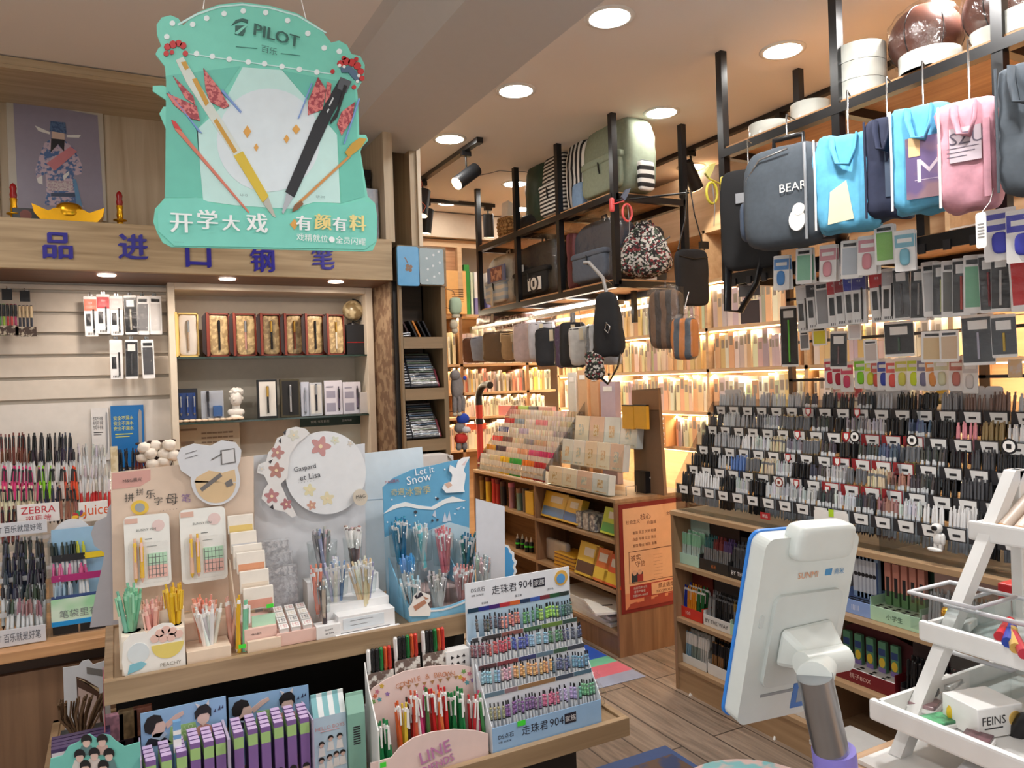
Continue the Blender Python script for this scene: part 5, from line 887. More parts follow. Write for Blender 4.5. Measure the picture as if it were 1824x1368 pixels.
for k, c in enumerate(((230, 150, 40), (120, 60, 130), (60, 140, 90), (190, 50, 60), (240, 190, 60))):
    a = R(30+k*38); O('petal_print', MB().prism([(-wd*.48+.013*math.cos(a)+.011*math.cos(u)*math.cos(a)-.006*math.sin(u)*math.sin(a), h*.3+.013*math.sin(a)+.011*math.cos(u)*math.sin(a)+.006*math.sin(u)*math.cos(a)) for u in [2*math.pi*i/12 for i in range(12)]], -.002-.0004*k, -.0005), M('petal_%d' % k, c, .4), parent=t)
x0, x1 = P(0, 1000, y=2.9).x-.1, P(82, 1000, y=2.9).x
stepped('clear stepped rack of dark pens at the front edge of the left counter', x0, x1, 2.83, 3.06, P(40, 960, y=3.04).z-.02, 5)
FR = 'dark counter-front rack'
rack(0, 82, 958, 3.02, 'top', ((1, (96, 96, 98), 'steel grey'),), FR, pitch=.0105)
rack(0, 82, 988, 2.98, 'second', ((1, (46, 52, 74), 'dark navy'),), FR, pitch=.0105)
rack(0, 82, 1016, 2.94, 'third', ((1, (44, 46, 60), 'black-blue'),), FR, clr, pitch=.0105)
rack(0, 82, 1042, 2.9, 'fourth', ((2, (40, 44, 56), 'ink black'), (2, (60, 66, 60), 'green-black')), FR, clr, pitch=.0115)
rack(4, 80, 1070, 2.86, 'front', ((1, (70, 76, 70), 'dark green'), (3, (150, 112, 112), 'rosy brown')), FR, clr, pitch=.013)
for r, Y, lb in (((-30, 930, 84, 954), 3.07, 'pale sign strip with dark characters across the top of the dark front rack'), ((-30, 1120, 82, 1150), 2.82, 'pale sign strip with dark characters across the foot of the dark front rack')):
    t, wd, h = signc('sign_strip', lb, r, Y, (206, 208, 214), (('PILOT 百乐就是好笔', -.03, .5, .52, (60, 66, 80)),))
    if Y > 3: stand(t, 'upper sign strip')
# small brand display
x, z, wd, h = RY(87, 960, 190, 1134, 2.86); t = T('pen_display_stand', 'small colourful pen display with green advert panel beside the dark front rack', 'pen display', loc=(x, 2.86, CT)); h = P(138, 960, y=2.86).z-CT
O('side_panel', MB().box(-wd/2, -wd/2+.003, 0, .12, 0, h), acry, parent=t); O('side_panel', MB().box(wd/2-.003, wd/2, 0, .12, 0, h), acry, parent=t)
O('back_card', MB().box(-wd/2+.004, wd/2-.004, .11, .115, 0, h+.02), M('disp_sky', (150, 190, 220), .4), parent=t)
O('advert_panel', MB().box(-wd/2+.004, wd/2-.004, 0, .004, .045, h*.38), M('ad_green_fade', (206, 226, 206), .4, kind='ramp', c2=(150, 206, 160), scale=6), parent=t); O('lettering', MB().text('笔袋里有', 0, h*.22, .026, -.0012), M('let_white_grey', (120, 130, 130), .5), parent=t)
O('blue_stripe', MB().box(-wd/2+.004, wd/2-.004, -.002, 0, .03, .045), M('cyan_stripe', (20, 140, 210), .4), parent=t); O('slot', MB().box(-wd*.46, -.004, 0, .003, .003, .028), dark, parent=t); O('slot', MB().box(.002, wd*.46, 0, .003, .003, .028), dark, parent=t)
for k, (f, c) in enumerate(((.4, (60, 80, 130)), (.6, (170, 40, 110)), (.8, (30, 30, 34)))): O('tier', MB().box(-wd/2+.004, wd/2-.004, .02+.03*k, .023+.03*k, h*f-.022, h*f), M('tier_%d' % k, c, .4), parent=t)
O('yellow_label', MB().box(wd*.12, wd*.48, .078, .0795, h*.8-.02, h*.8), M('lab_yellow', (230, 200, 40), .4), parent=t)
SD = 'small colourful pen display'
rack(90, 156, 966, 2.95, 'top', ((4, (50, 60, 56), 'black-green'), (1.5, (190, 190, 60), 'yellow')), SD, clr, pitch=.012)
rack(92, 160, 1004, 2.92, 'middle', ((3, (206, 110, 150), 'pink'), (1, None, ''), (2, (196, 90, 140), 'magenta')), SD, clr, pitch=.012)
rack(90, 128, 1040, 2.89, 'lower', ((1, (150, 170, 190), 'clear blue'),), SD, clr, pitch=.013)
q = RY(88, 924, 168, 968, 2.99); t = T('brand_sign', 'white rounded sign with dark lettering over the small colourful pen display', 'sign', loc=(q[0], 2.99, q[1])); O('card', MB().prism(arc(0, .0, q[2]/2, 0, 180, 16, q[3]), 0, .003), M('sign_pale', (216, 218, 222), .4), parent=t); O('lettering', MB().text('PILOT', .006, q[3]*.45, q[3]*.26, 0).text('百乐', 0, q[3]*.16, q[3]*.16, 0), M('let_navy', (40, 48, 70), .5), parent=t); stand(t, 'white rounded sign')
# clear upright corner strip near the rack
T('sign_stand', 'cream upright price card at the right end of the big clear rack', 'sign holder', mb=MB().box(-.012, .012, 0, .003, 0, P(204, 795, y=3.2).z-CT), ms=M('cream_sign', (222, 208, 176), .5, kind='ramp', c2=(200, 180, 140), scale=30), loc=(P(204, 830, y=3.2).x, 3.2, CT))
# ---------------------------------------------------------------- tall narrow shelf right of the cabinet
t = T('tall_shelf', 'tall narrow brown-oak shelf right of the pen cabinet, folders on its slanted shelves', 'shelf', loc=(1.31, 3.4, 0)); L_ = W(t)
tz, tx_ = M('dim_oak_tall', (140, 118, 88), .5, kind='woodz', c2=(116, 96, 70), scale=18), M('dim_oak', (146, 122, 92), .5, kind='woodx', c2=(118, 98, 72), scale=18)
cab('side_panel', MB().box(1.2, 1.212, 3.4, 3.645, 0, 2.15), tz); cab('side_panel', MB().box(1.412, 1.435, 3.4, 3.645, 0, 2.15), tz)
cab('back', MB().box(1.2, 1.43, 3.645, 3.655, 0, 2.15), M('shelf_back', (84, 68, 52), .6, kind='woodx', c2=(66, 54, 42)))
cab('top_band', MB().box(1.196, 1.44, 3.392, 3.4, 1.963, 2.152).box(1.2, 1.435, 3.4, 3.65, 2.14, 2.152), tx_)
for z in (1.719, 1.474, 1.229, .985): cab('shelf_board', MB().box(1.212, 1.412, 3.4, 3.645, z-.012, z).box(1.212, 1.412, 3.398, 3.412, z-.055, z), tx_)
for px, c, lb in ((730, (60, 40, 44), 'dark red slim case'), (742, (40, 40, 44), 'black folder'), (748, (206, 130, 60), 'orange-edged folder'), (757, (28, 28, 32), 'black glossy folder'), (766, (36, 36, 40), 'rightmost dark folder')):
    q = P(px, 600, y=3.46); T('folder', lb+' leaning on the top shelf of the tall narrow shelf', 'folder', loc=(q.x, 3.45, 1.7205), rot=(0, -.45, 0), mb=MB().box(-.004, .004, 0, .14, .004, .09), ms=objg, c=c)
b = MB()
for i in range(6): b.cyl((0, 0, .006+.011*(i//3)), (.05, .01*(i % 3), .01+.011*(i//3)), .0045, n=6)
T('pen_bundle', 'heap of silver pens lying on the top shelf of the tall narrow shelf', 'pen set', mb=b, ms=SLV, loc=(1.216, 3.45, 1.7205))
def caseset(z, c, lb, k):
    t = T('pen_case', lb, 'pen set', 'flat cases of pens on the tall narrow shelf', loc=(1.325, 3.415, z+.01), rot=(-.62, 0, 0)); O('tray', MB().box(-.075, .062, 0, .012, 0, .2), M('case_dark', (40, 42, 52), .4), parent=t)
    for i in range(14): O('pen', MB().cyl((-.068, -.006, .016+.0132*i), (.055, -.006, .016+.0132*i), .0045, n=6), M('case_pen_%d' % ((i*3+k) % 4), ((150, 156, 164), (90, 120, 150), (170, 174, 176), (110, 130, 110))[(i*3+k) % 4], .25, .3), parent=t)
    O('film_front', MB().box(-.075, .062, -.013, -.0115, 0, .2), film, parent=t); O('red_end', MB().box(.0625, .072, 0, .012, 0, .1), M('end_red', (120, 30, 50), .4), parent=t)
caseset(1.474, 0, 'flat case of pens leaning on the middle shelf of the tall narrow shelf', 0); caseset(1.229, 0, 'flat case of pens leaning on the lower shelf of the tall narrow shelf', 1)
for z, lb in ((1.474, 'middle'), (1.229, 'lower')):
    t = T('pen_case', 'narrow dark case of pens at the left of the %s shelf, tall narrow unit' % lb, 'pen set', loc=(1.232, 3.415, z+.01), rot=(-.62, 0, 0)); O('tray', MB().box(-.016, .014, 0, .012, 0, .17), M('case_dark', (40, 42, 52), .4), parent=t)
    for i in range(9): O('pen', MB().cyl((-.014, -.006, .016+.0165*i), (.012, -.006, .016+.0165*i), .005, n=6), SLV, parent=t)
for r, c, lb, fc in (((708, 439, 746, 509), (84, 160, 210), 'bright blue film-wrapped notebook with a brown flower hanging on the tall narrow shelf', 1), ((747, 443, 790, 507), (150, 168, 174), 'grey-blue film-wrapped notebook with white flower sprays on the tall narrow shelf', 0)):
    x, z, wd, h = RY(*r, 3.375); t = T('notebook', lb, 'notebook', loc=(x, 3.372, z)); O('cover', MB().prism(rrect(-wd/2, wd/2, 0, h, .01), 0, .014), M('nbk_%d' % c[0], c, .4), parent=t)
    b = MB()
    if fc:
        for a in range(4): b.prism(ring(.002+.011*math.cos(a*1.57+.6), h*.45+.011*math.sin(a*1.57+.6), .009, 10), -.0012, 0)
        b.prism([(-.02, h*.72), (-.012, h*.7), (.0, h*.56), (-.004, h*.56)], -.001, 0)
    else:
        for i in range(9): b.prism(flower(wd*(-.2+.25*(i % 3))+.004*(i % 2), h*(.12+.1*i), .007, 5, i), -.0012, 0)
    O('flower_print', b, M('brown_foil', (120, 92, 70), .3, .4) if fc else M('white_spray', (214, 220, 222), .5), parent=t); O('film_wrap', MB().blob(wd+.012, .03, h+.012, 9, 8, .005, 3, at=(0, .006, h/2)), pouch, parent=t)
t = T('carton', 'open white cardboard carton sticking out of the bottom of the tall narrow shelf', 'carton', loc=(1.31, 3.3, .9865)); hz = min(.186, P(755, 790, y=3.3).z-.9865)
O('body', MB().box(-.095, .095, 0, .24, 0, hz-.02), M('carton_white', (214, 212, 210), .6), parent=t); O('lid', MB().prism([(-.1, hz-.015), (.06, hz-.015), (.075, hz-.03), (.11, hz-.08), (.115, hz-.078), (.08, hz-.022), (.064, hz-.01), (-.1, hz-.01)], -.01, .09), M('carton_white', (214, 212, 210), .6), parent=t); O('flap', MB().prism([(-.1, hz-.07), (-.02, hz-.06), (.06, hz-.06), (.06, hz-.012), (-.1, hz-.012)], -.014, -.011), M('carton_white', (214, 212, 210), .6), parent=t)
# hanging plush toys on the side of the tall shelf
gp = M('plush_grey', (134, 128, 126), .95, var=.15, scale=120)
def plush(px, py, label, parts, Y=3.42):
    q = P(px, py, y=Y); t = T('plush_toy', label, 'plush toy', 'plush toys on the side of the tall shelf', loc=(q.x, Y, q.z))
    for n, m, bl in parts:
        b = MB()
        for (w, d, h, k, at) in bl: b.blob(w, d, h, k, 6, .003, 1, at=at, freq=50)
        O(n, b, m, parent=t)
    O('loop', MB().tube([(0, 0, .05), (-.01, 0, .075), (1.436-q.x, .0, .085)], .0015, 5), BLK, parent=t)
PG, PBg, PW, PB, PR = M('plush_green', (166, 186, 160), .9), M('plush_beige', (196, 184, 160), .9), M('plush_white', (206, 204, 206), .9), M('plush_blue', (40, 70, 170), .9), M('plush_red', (200, 50, 40), .8)
plush(811, 545, 'pale green faceted plush charm highest on the side of the tall shelf', (('body', PG, ((.06, .05, .085, 3, (0, 0, 0)),)), ('collar', PBg, ((.04, .04, .02, 3, (0, 0, -.05)),))))
plush(808, 578, 'small beige plush charm below the green one', (('body', PBg, ((.04, .04, .05, 2.4, (0, 0, 0)),)), ('foot', PBg, ((.03, .03, .03, 2.4, (.005, 0, -.03)),))))
plush(814, 690, 'long grey plush animal with dangling legs', (('body', gp, ((.06, .05, .12, 2.6, (0, 0, 0)),)), ('head', gp, ((.05, .05, .05, 2.3, (-.012, -.01, .06)),)), ('leg', gp, ((.022, .025, .085, 3, (-.018, -.005, -.085)),)), ('leg', gp, ((.022, .025, .085, 3, (.004, -.012, -.085)),)), ('leg', gp, ((.022, .025, .08, 3, (.026, -.005, -.08)),)), ('paw', PBg, ((.022, .025, .02, 2.4, (-.018, -.005, -.13)), (.022, .025, .02, 2.4, (.004, -.012, -.13)))), ('nose', PB, ((.02, .02, .02, 2, (.035, -.02, .045)),))))
plush(821, 762, 'grey and white plush animal in red shirt and blue cap, lowest of the toys', (('head', gp, ((.055, .05, .05, 2.3, (-.006, 0, 0)),)), ('muzzle', PW, ((.045, .04, .03, 2.3, (.018, -.02, -.01)),)), ('cap', PB, ((.06, .05, .05, 2.6, (.012, 0, .045)),)), ('shirt', PR, ((.06, .05, .05, 3, (-.002, 0, -.052)),)), ('leg', gp, ((.025, .03, .04, 2.6, (-.016, 0, -.09)),)), ('leg', gp, ((.025, .03, .04, 2.6, (.016, 0, -.09)),))))
# ---------------------------------------------------------------- back and right wall shelving with books
lit = M('lit_oak', (206, 174, 136), .5, kind='woody', c2=(184, 150, 112), scale=16); litx = M('lit_oak_x', (206, 174, 136), .5, kind='woodx', c2=(184, 150, 112), scale=16)
strip = M('warm_led', (255, 206, 140), emis=7)
bkm = MB().box(0, 1, .06, 1, .008, .992, 1).box(0, .06, 0, 1, 0, 1, 0).box(.94, 1, 0, 1, 0, 1, 0).box(.06, .94, 0, .06, 0, 1, 0).box(.2, .8, -.002, 0, .6, .85, 2).mesh('book', [objp, M('page_block', (226, 214, 190), .8), M('spine_print', (150, 140, 126), .6)])
BC = ((232, 214, 178), (222, 196, 150), (226, 222, 210), (214, 170, 110), (196, 140, 80), (206, 206, 206), (170, 150, 170), (230, 226, 216), (120, 116, 130), (224, 190, 120), (180, 196, 160), (220, 150, 110), (236, 228, 206))
def books(along, a, b, front, z, lab, group, hmax=.26, step=(.014, .04), pal=BC, name='book'):
    "upright books from a to b along x (facing the camera wall) or y (facing the aisle)"
    p = a; n = 0
    while True:
        th = rnd(*step); h = hmax*rnd(.72, 1)
        if (b-p)*(1 if b > a else -1) < th: break
        sgn = 1 if b > a else -1; c = random.choice(pal)
        o = T(name, lab, 'book', group, me=bkm, loc=(p, front+rnd(0, .02), z) if along == 'x' else (front+rnd(0, .02), p, z), rz=0 if along == 'x' else LEFT, c=tuple(min(255, max(0, v*.62+k_*.38+rnd(-10, 10))) for v, k_ in zip(c, (236, 222, 190))))
        o.scale = (th-.0015, .17, h); p += sgn*th; n += 1
        if random.random() < .06: p += sgn*.02
ZR = (.62, .99, 1.242, 1.529, 1.80, 2.12)
t = T('wall_bookcase', 'warm-lit oak bookcase covering the right wall, full of pale books', 'bookcase', loc=(3.66, 4.2, 0)); L_ = W(t)
cab('back', MB().box(3.80, 3.825, .6, 6.1, 0, 2.45), lit)
for y in (.62, 1.35, 2.2, 3.05, 3.86, 5.0, 5.78): cab('upright', MB().box(3.5, 3.80, y-.012, y+.012, 0, 2.45), lit)
for z in ZR: cab('shelf_board', MB().box(3.5, 3.80, .6, 5.8, z-.022, z), lit)
cab('top_cabinet', MB().box(3.5, 3.82, .6, 6.1, 2.43, 2.85), lit)
for z in ZR[1:]:
    cab('light_strip', MB().box(3.515, 3.53, 1.2, 5.78, z-.03, z-.0225), strip)
    for y0, y1 in ((1.4, 2.9), (3.1, 4.4), (4.5, 5.7)): area('shelf_light', (3.535, (y0+y1)/2, z-.04), y1-y0, 9*WARM, WRM, (0, R(-20), 0), None)
for o in list(C.objects):
    if o.name.startswith('shelf_light'): o.data.shape = 'RECTANGLE'; o.data.size_y = o.data.size; o.data.size = .02
bays = ((5.74, 5.02, 'in the far corner'), (4.97, 3.89, 'behind the pencil cases'), (3.83, 3.08, 'behind the crossbody bag'), (3.02, 2.24, 'behind the refill packs'))
ROWN = ('lowest', 'low', 'third lit', 'second lit', 'top lit', 'uppermost')
for k, z in enumerate(ZR[1:5], 1):
    for (a, b, w) in bays:
        if k == 1 and (a < 3.5 or a > 5) or k == 4 and a > 5: continue
        lb = 'pale book on the %s shelf of the right wall, %s' % (ROWN[k], w); books('y', a, b, 3.52, z+.001, lb, 'books on the %s shelf %s' % (ROWN[k], w), (ZR[k+1]-z)*.92, (.022, .055))
q = P(1192, 790, x=3.5); t = T('box_set', 'tan book with white capital lettering on its spine at the end of the low shelf', 'book', mb=MB().box(0, .15, -.04, .04, 0, .22), ms=[M('tan_book', (206, 150, 96), .6)], loc=(3.44, q.y, .992))
b = MB(); b.text('NARU', 0, .11, .05, 0, rot=R(-90)); O('lettering', b, paper, parent=t, rz=LEFT)
# back wall shelving
t = T('wall_bookcase', 'oak bookcase on the back wall with white box files and stationery', 'bookcase', loc=(2.6, 5.9, 0)); L_ = W(t)
cab('back', MB().box(1.45, 3.48, 6.08, 6.1, 0, 2.2), litx)
for x in (1.46, 1.9, 2.575, 3.2): cab('upright', MB().box(x-.014, x+.014, 5.8, 6.08, 0, 2.62 if x != 3.2 else 2.2), M('upright_oak', (150, 112, 80), .5, kind='woodz', c2=(124, 90, 62)))
ZB = (.93, 1.2, 1.405, 1.646, 2.062)
for z in ZB: cab('shelf_board', MB().box(1.45, 3.48, 5.8, 6.08, z-.02, z), litx)
cab('cupboard', MB().box(1.45, 2.58, 5.83, 6.1, 2.2, 2.66), M('cupboard_oak', (196, 150, 110), .5, kind='woodx', c2=(168, 124, 88))); cab('cupboard_frame', MB().box(1.45, 3.48, 5.8, 5.83, 2.62, 2.68).box(2.56, 2.6, 5.78, 5.83, 2.2, 2.62), litx); cab('soffit', MB().box(1.42, 3.49, 5.75, 6.1, 2.69, 2.89), M('soffit_paint', (190, 172, 150), .8))
for z in ZB[1:]: area('shelf_light', (2.5, 5.84, z-.035), 1.9, 10*WARM, WRM, (R(-20), 0, 0), .02)
WH = ((226, 222, 214), (214, 210, 202), (232, 228, 220), (206, 200, 190), (150, 150, 150))
books('x', 2.6, 3.46, 5.83, 1.647, 'white box file on the back shelf behind the hanging pencil cases', 'white box files on the back shelf', .34, (.03, .05), WH, 'box_file')
books('x', 2.6, 3.46, 5.83, 1.406, 'slim grey-white file on the back shelf above the marker rack', 'slim files on the back shelf', .2, (.016, .03), WH+((210, 90, 60), (40, 40, 46), (226, 190, 60)), 'file')
books('x', 2.6, 3.4, 5.83, 1.201, 'slim file on the back shelf level with the top of the marker rack', 'slim files level with the marker rack', .18, (.02, .03), WH, 'file')
books('x', 2.6, 3.1, 5.83, .931, 'white file with a red band on the low back shelf left of the marker rack', 'red-banded files', .25, (.025, .035), ((206, 200, 190), (214, 206, 196)), 'file')
x0, x1 = P(833, 760, y=5.8).x, P(868, 760, y=5.8).x
T('file_band', 'row of orange-red labels on the white files left of the umbrella handle', 'label', mb=MB().box(x0, x1, 5.822, 5.826, 1.09, 1.14), ms=M('band_red', (214, 90, 60), .5))
books('x', 1.92, 2.54, 5.83, 1.406, 'book on the back shelf just right of the plush toys', 'books right of the plush toys', .22, (.014, .03))
books('x', 1.92, 2.54, 5.83, 1.647, 'book on the upper back shelf right of the plush toys', 'books on the upper back shelf', .3, (.014, .03), BC+((60, 60, 66), (150, 190, 210)))
books('x', 1.92, 2.54, 5.83, .931, 'book on the low back shelf right of the plush toys', 'books on the low back shelf', .22, (.014, .03))
q = RY(795, 463, 830, 530, 5.78); t = T('storage_carton', 'tan carton with printed lines on the top of the back shelf', 'carton', loc=(q[0], 5.781, 2.063)); O('body', MB().box(-q[2]/2, q[2]/2, 0, .04, 0, .36), M('tan_carton', (226, 176, 110), .6), parent=t); b = MB()
for i in range(6): b.box(-q[2]*.25, q[2]*.35, -.001, 0, .1+.02*i, .106+.02*i)
O('print', b, M('tan_print', (170, 120, 66), .6), parent=t)
T('folder', 'bright green film-wrapped folder on the top back shelf', 'folder', mb=MB().box(0, .05, 0, .2, 0, .42).box(.06, .08, 0, .2, 0, .36, 1), ms=[M('leaf_green', (50, 140, 60), .4), M('pale_green', (206, 220, 190), .5)], loc=(P(826, 500, y=5.8).x+.012, 5.82, 2.063))
for i in range(3): T('box_file', ('left', 'middle', 'right')[i]+' of three white and violet-based box files on the top back shelf', 'box file', 'white and violet box files', mb=MB().box(0, .075, 0, .2, 0, .36).box(-.0005, .0755, -.001, .2, 0, .14, 1), ms=[paper, M('violet_base', (116, 112, 160), .5)], loc=(P(841+22*i, 500, y=5.8).x+.03, 5.82, 2.063))
# ---------------------------------------------------------------- middle bookcase
BX, BY0, BY1, BT = 2.335, 3.315, 5.12, .845
t = T('low_bookcase', 'low oak bookcase in the middle of the shop with a red-bordered notice on its end', 'bookcase', loc=(BX+.24, 4.2, 0)); L_ = W(t)
bo = M('bookcase_oak', (176, 142, 106), .45, kind='woody', c2=(146, 114, 82), scale=18); boz = M('bookcase_end', (154, 116, 84), .45, kind='woodz', c2=(122, 88, 62), scale=18)
cab('top_board', MB().box(BX, 2.84, BY0, BY1, BT-.02, BT), bo, .0015)
cab('end_panel', MB().box(BX, 2.84, BY0+.001, BY0+.02, 0, BT-.02), boz); cab('end_panel', MB().box(BX, 2.84, BY1-.02, BY1, 0, BT-.02), boz)
cab('divider', MB().box(BX+.004, 2.6, 4.19, 4.21, .1, BT-.02), boz); cab('back', MB().box(2.58, 2.6, BY0+.02, BY1-.02, .1, BT-.02), M('bookcase_back', (140, 104, 72), .6, kind='woody', c2=(110, 80, 54)))
for z in (.62, .352, .13): cab('shelf_board', MB().box(BX+.002, 2.58, BY0+.02, BY1-.02, z-.018, z), bo)
cab('plinth', MB().box(BX+.006, BX+.025, BY0+.02, BY1-.02, 0, .112), boz)
nt_ = BY0
def nbox(n, a, b, c, d, dy, m): X0 = P(a, 1000, y=nt_).x; return cab(n, MB().box(P(a, (b+d)/2, y=nt_).x, P(c, (b+d)/2, y=nt_).x, nt_-dy, nt_+.0005, P(a, d, y=nt_).z, P(a, b, y=nt_).z), m)
xa, xb = BX+.018, 2.82
cab('notice_border', MB().box(xa, xb, nt_-.002, nt_, .23, .815), M('notice_red', (122, 30, 28), .5)); cab('notice_sheet', MB().box(xa+.025, xb-.01, nt_-.003, nt_-.002, .335, .79), M('notice_peach', (222, 172, 130), .5))
b = MB()
b.text('社会主义', xa+.09, .715, .022, nt_-.003).text('核心', xa+.175, .735, .034, nt_-.003).text('价值观', xa+.215, .70, .02, nt_-.003).text('文明城市', xa+.36, .735, .02, nt_-.003)
for i, row in enumerate(('富强 民主 文明 和谐', '自由 平等 公正 法治', '爱国 敬业 诚信 友善')): b.text(row, xa+.165, .655-.035*i, .017, nt_-.003)
b.text('诚实', xa+.1, .52, .032, nt_-.003, rot=.05).text('守信', xa+.13, .485, .032, nt_-.003)
for i in range(8): b.text('············', xa+.25, .52-.018*i, .006, nt_-.003, wmax=.16)
b.box(xa+.055, xb-.02, nt_-.0036, nt_-.003, .553, .556).box(xa+.055, xa+.058, nt_-.0036, nt_-.003, .385, .553).box(xa+.055, xb-.02, nt_-.0036, nt_-.003, .383, .386)
cab('notice_print', b, M('notice_ink', (90, 40, 30), .5)); cab('couple_print', MB().box(xa+.07, xa+.145, nt_-.0038, nt_-.003, .39, .44, 0).prism(ring(xa+.09, .44, .014), nt_-.0044, nt_-.003, 1).prism(ring(xa+.125, .44, .014), nt_-.0044, nt_-.003, 1).box(xa+.108, xa+.145, nt_-.0045, nt_-.003, .39, .428, 2), [M('coat_dark', (40, 52, 60), .5), M('face_tan', (206, 160, 130), .5), M('coat_red', (150, 50, 50), .5)])
cab('no_smoking_band', MB().box(xa+.055, xb-.01, nt_-.004, nt_-.003, .30, .372), M('band_crimson', (160, 44, 40), .5)); cab('no_smoking_panel', MB().box(xa+.2, xb-.01, nt_-.005, nt_-.004, .305, .367), M('notice_peach', (222, 172, 130), .5))
cab('no_smoking_print', MB().text('禁止吸烟', xa+.3, .347, .026, nt_-.005).text('NO SMOKING', xa+.3, .318, .015, nt_-.005), M('notice_ink', (90, 40, 30), .5)); cab('fine_print', MB().text('违者罚款10元', xa+.125, .357, .014, nt_-.004).text('情节严重者', xa+.12, .337, .014, nt_-.004).text('罚款500-1000元', xa+.125, .316, .014, nt_-.004), M('print_pale', (226, 206, 180), .5))
sk = [(xa+.055, .27)]
for i, hh in enumerate((.278, .282, .279, .28, .3, .3, .282, .29, .312, .312, .284, .296, .296, .29, .3, .316, .316, .3)): sk += [(xa+.055+.0235*i, hh), (xa+.055+.0235*(i+1), hh)]
cab('skyline_field', MB().box(xa+.025, xb-.01, nt_-.0032, nt_-.002, .25, .335), M('skyline_peach', (214, 140, 100), .5)); cab('skyline_print', MB().prism(sk+[(xa+.055+.0235*18, .25), (xa+.03, .25)], nt_-.0045, nt_-.003), M('skyline_red', (156, 66, 50), .5))
# goods on its shelves (front faces the aisle)
def goods(r, label, cat, name, c, x=BX+.03, d=.15, zs=None, tilt=0, mk=None, group=None, bandc=None, txt=None):
    y, z, wd, h = RX(*r, x); y = min(y, 4.18-wd/2) if cat == 'craft set' else y; z = zs if zs is not None else z
    t = T(name, label, cat, group, loc=(x, y, z-tilt*d), rot=(tilt, 0, LEFT)); O('carton', MB().box(-wd/2, wd/2, 0, d, 0, h), M('gd_%d_%d_%d' % c, c, .4), parent=t, bv=.002)
    if bandc: O('print_band', MB().box(-wd*.46, wd*.46, -.001, 0, h*.08, h*.42).box(-wd*.2, wd*.3, -.001, 0, h*.6, h*.85, 1), [M('gb_%d_%d_%d' % bandc, bandc, .4), M('gd_white', (226, 220, 206), .5)], parent=t)
    if txt: O('lettering', MB().text(txt, 0, h*.6, .022, 0, wmax=wd*.8), M('gb_%d_%d_%d' % (bandc or (60, 60, 60)), bandc or (60, 60, 60), .4), parent=t)
    return t
def can(px, r0, r1, label, c, cap, x=BX+.06, zs=.6215, group=None, rr=None):
    q = P(px, (r0+r1)/2, x=x); zt = P(px, r0, x=x).z; rr = rr or .022; h = zt-zs
    t = T('tube_can', label, 'tube', group, loc=(x, q.y, zs)); O('body', MB().cyl((0, 0, 0), (0, 0, h-.03), rr, n=14), M('can_%d_%d_%d' % c, c, .35), parent=t); O('lid', MB().cyl((0, 0, h-.03), (0, 0, h), rr*1.04, n=14), M('can_%d_%d_%d' % cap, cap, .35), parent=t)
for px, r0, c, cap, lb in ((858, 848, (206, 166, 90), (150, 110, 70), 'tan tube first from the left on the low bookcase shelf'), (871, 850, (226, 190, 50), (120, 60, 40), 'yellow tube with dark print on the low bookcase shelf'), (882, 852, (190, 50, 44), (160, 40, 40), 'red tube on the low bookcase shelf'), (889, 854, (170, 40, 40), (110, 30, 34), 'dark red tube on the low bookcase shelf'), (897, 858, (44, 40, 42), (90, 50, 40), 'black tube with a white label on the low bookcase shelf'), (912, 860, (170, 120, 130), (226, 130, 150), 'pink-capped tube on the low bookcase shelf'), (926, 870, (120, 150, 140), (150, 110, 90), 'teal and brown tube on the low bookcase shelf'), (937, 870, (110, 96, 90), (90, 80, 76), 'grey-brown tube on the low bookcase shelf')): can(px, r0, 915, lb, c, cap)
goods((936, 885, 950, 925), 'small yellow box at the end of the tube shelf', 'box', 'small_box', (222, 180, 60), zs=.6215)
for i, px in enumerate((922, 931, 938, 946)):
    q = P(px, 960, x=BX+.06+.02*(i % 2)); t = T('ink_bottle', 'black ink bottle with a white pointed cap on the low bookcase', 'bottle', 'ink bottles on the low bookcase', loc=(q.x, q.y, .3535)); O('body', MB().lathe([(.015, 0), (.016, .003), (.016, .06), (.008, .068)], 14), BLK, parent=t); O('cap', MB().lathe([(.009, .068), (.007, .08), (.002, .1)], 12), WHT, parent=t); O('label', MB().lathe([(.0163, .03), (.0163, .042)], 14), M('neon_green', (70, 220, 60), .5), parent=t)
for r, c, bc, lb, zs, tl in (((960, 892, 1000, 938), (216, 176, 50), (90, 130, 180), 'yellow and blue clay set first on the upper bookcase shelf', .6215, -.3), ((1001, 900, 1028, 945), (222, 180, 60), (70, 110, 170), 'yellow clay set second on the upper bookcase shelf', .6215, -.3), ((1068, 915, 1100, 962), (190, 206, 60), (70, 150, 70), 'green and yellow clear box at the end of the upper bookcase shelf', .6215, -.3)): goods(r, lb, 'craft set', 'craft_set', c, d=.05, zs=zs, tilt=tl, bandc=bc)
for i in range(3):
    y = P(1032+12*i, 920, x=BX+.04).y; t = T('clear_case', ('left', 'middle', 'right')[i]+' of three upright clear plastic cases on the upper bookcase shelf', 'case', loc=(BX+.03, y, .6215), rz=LEFT); O('shell', MB().box(-.03, .03, 0, .1, 0, .13), acry, parent=t, bv=.004); O('contents', MB().box(-.026, .026, .004, .09, .004, .1), M('case_cont_%d' % i, ((150, 140, 140), (170, 160, 156), (120, 116, 124))[i], .5, kind='ramp', c2=(210, 206, 200), scale=40), parent=t)
b = MB().blob(.12, .3, .04, 3, 6, .01, 2); T('cloth_bundle', 'red film-wrapped bundle lying behind the clay sets', 'bundle', mb=b, ms=M('bundle_red', (176, 60, 50), .6), loc=(BX+.17, 3.62, .6425))
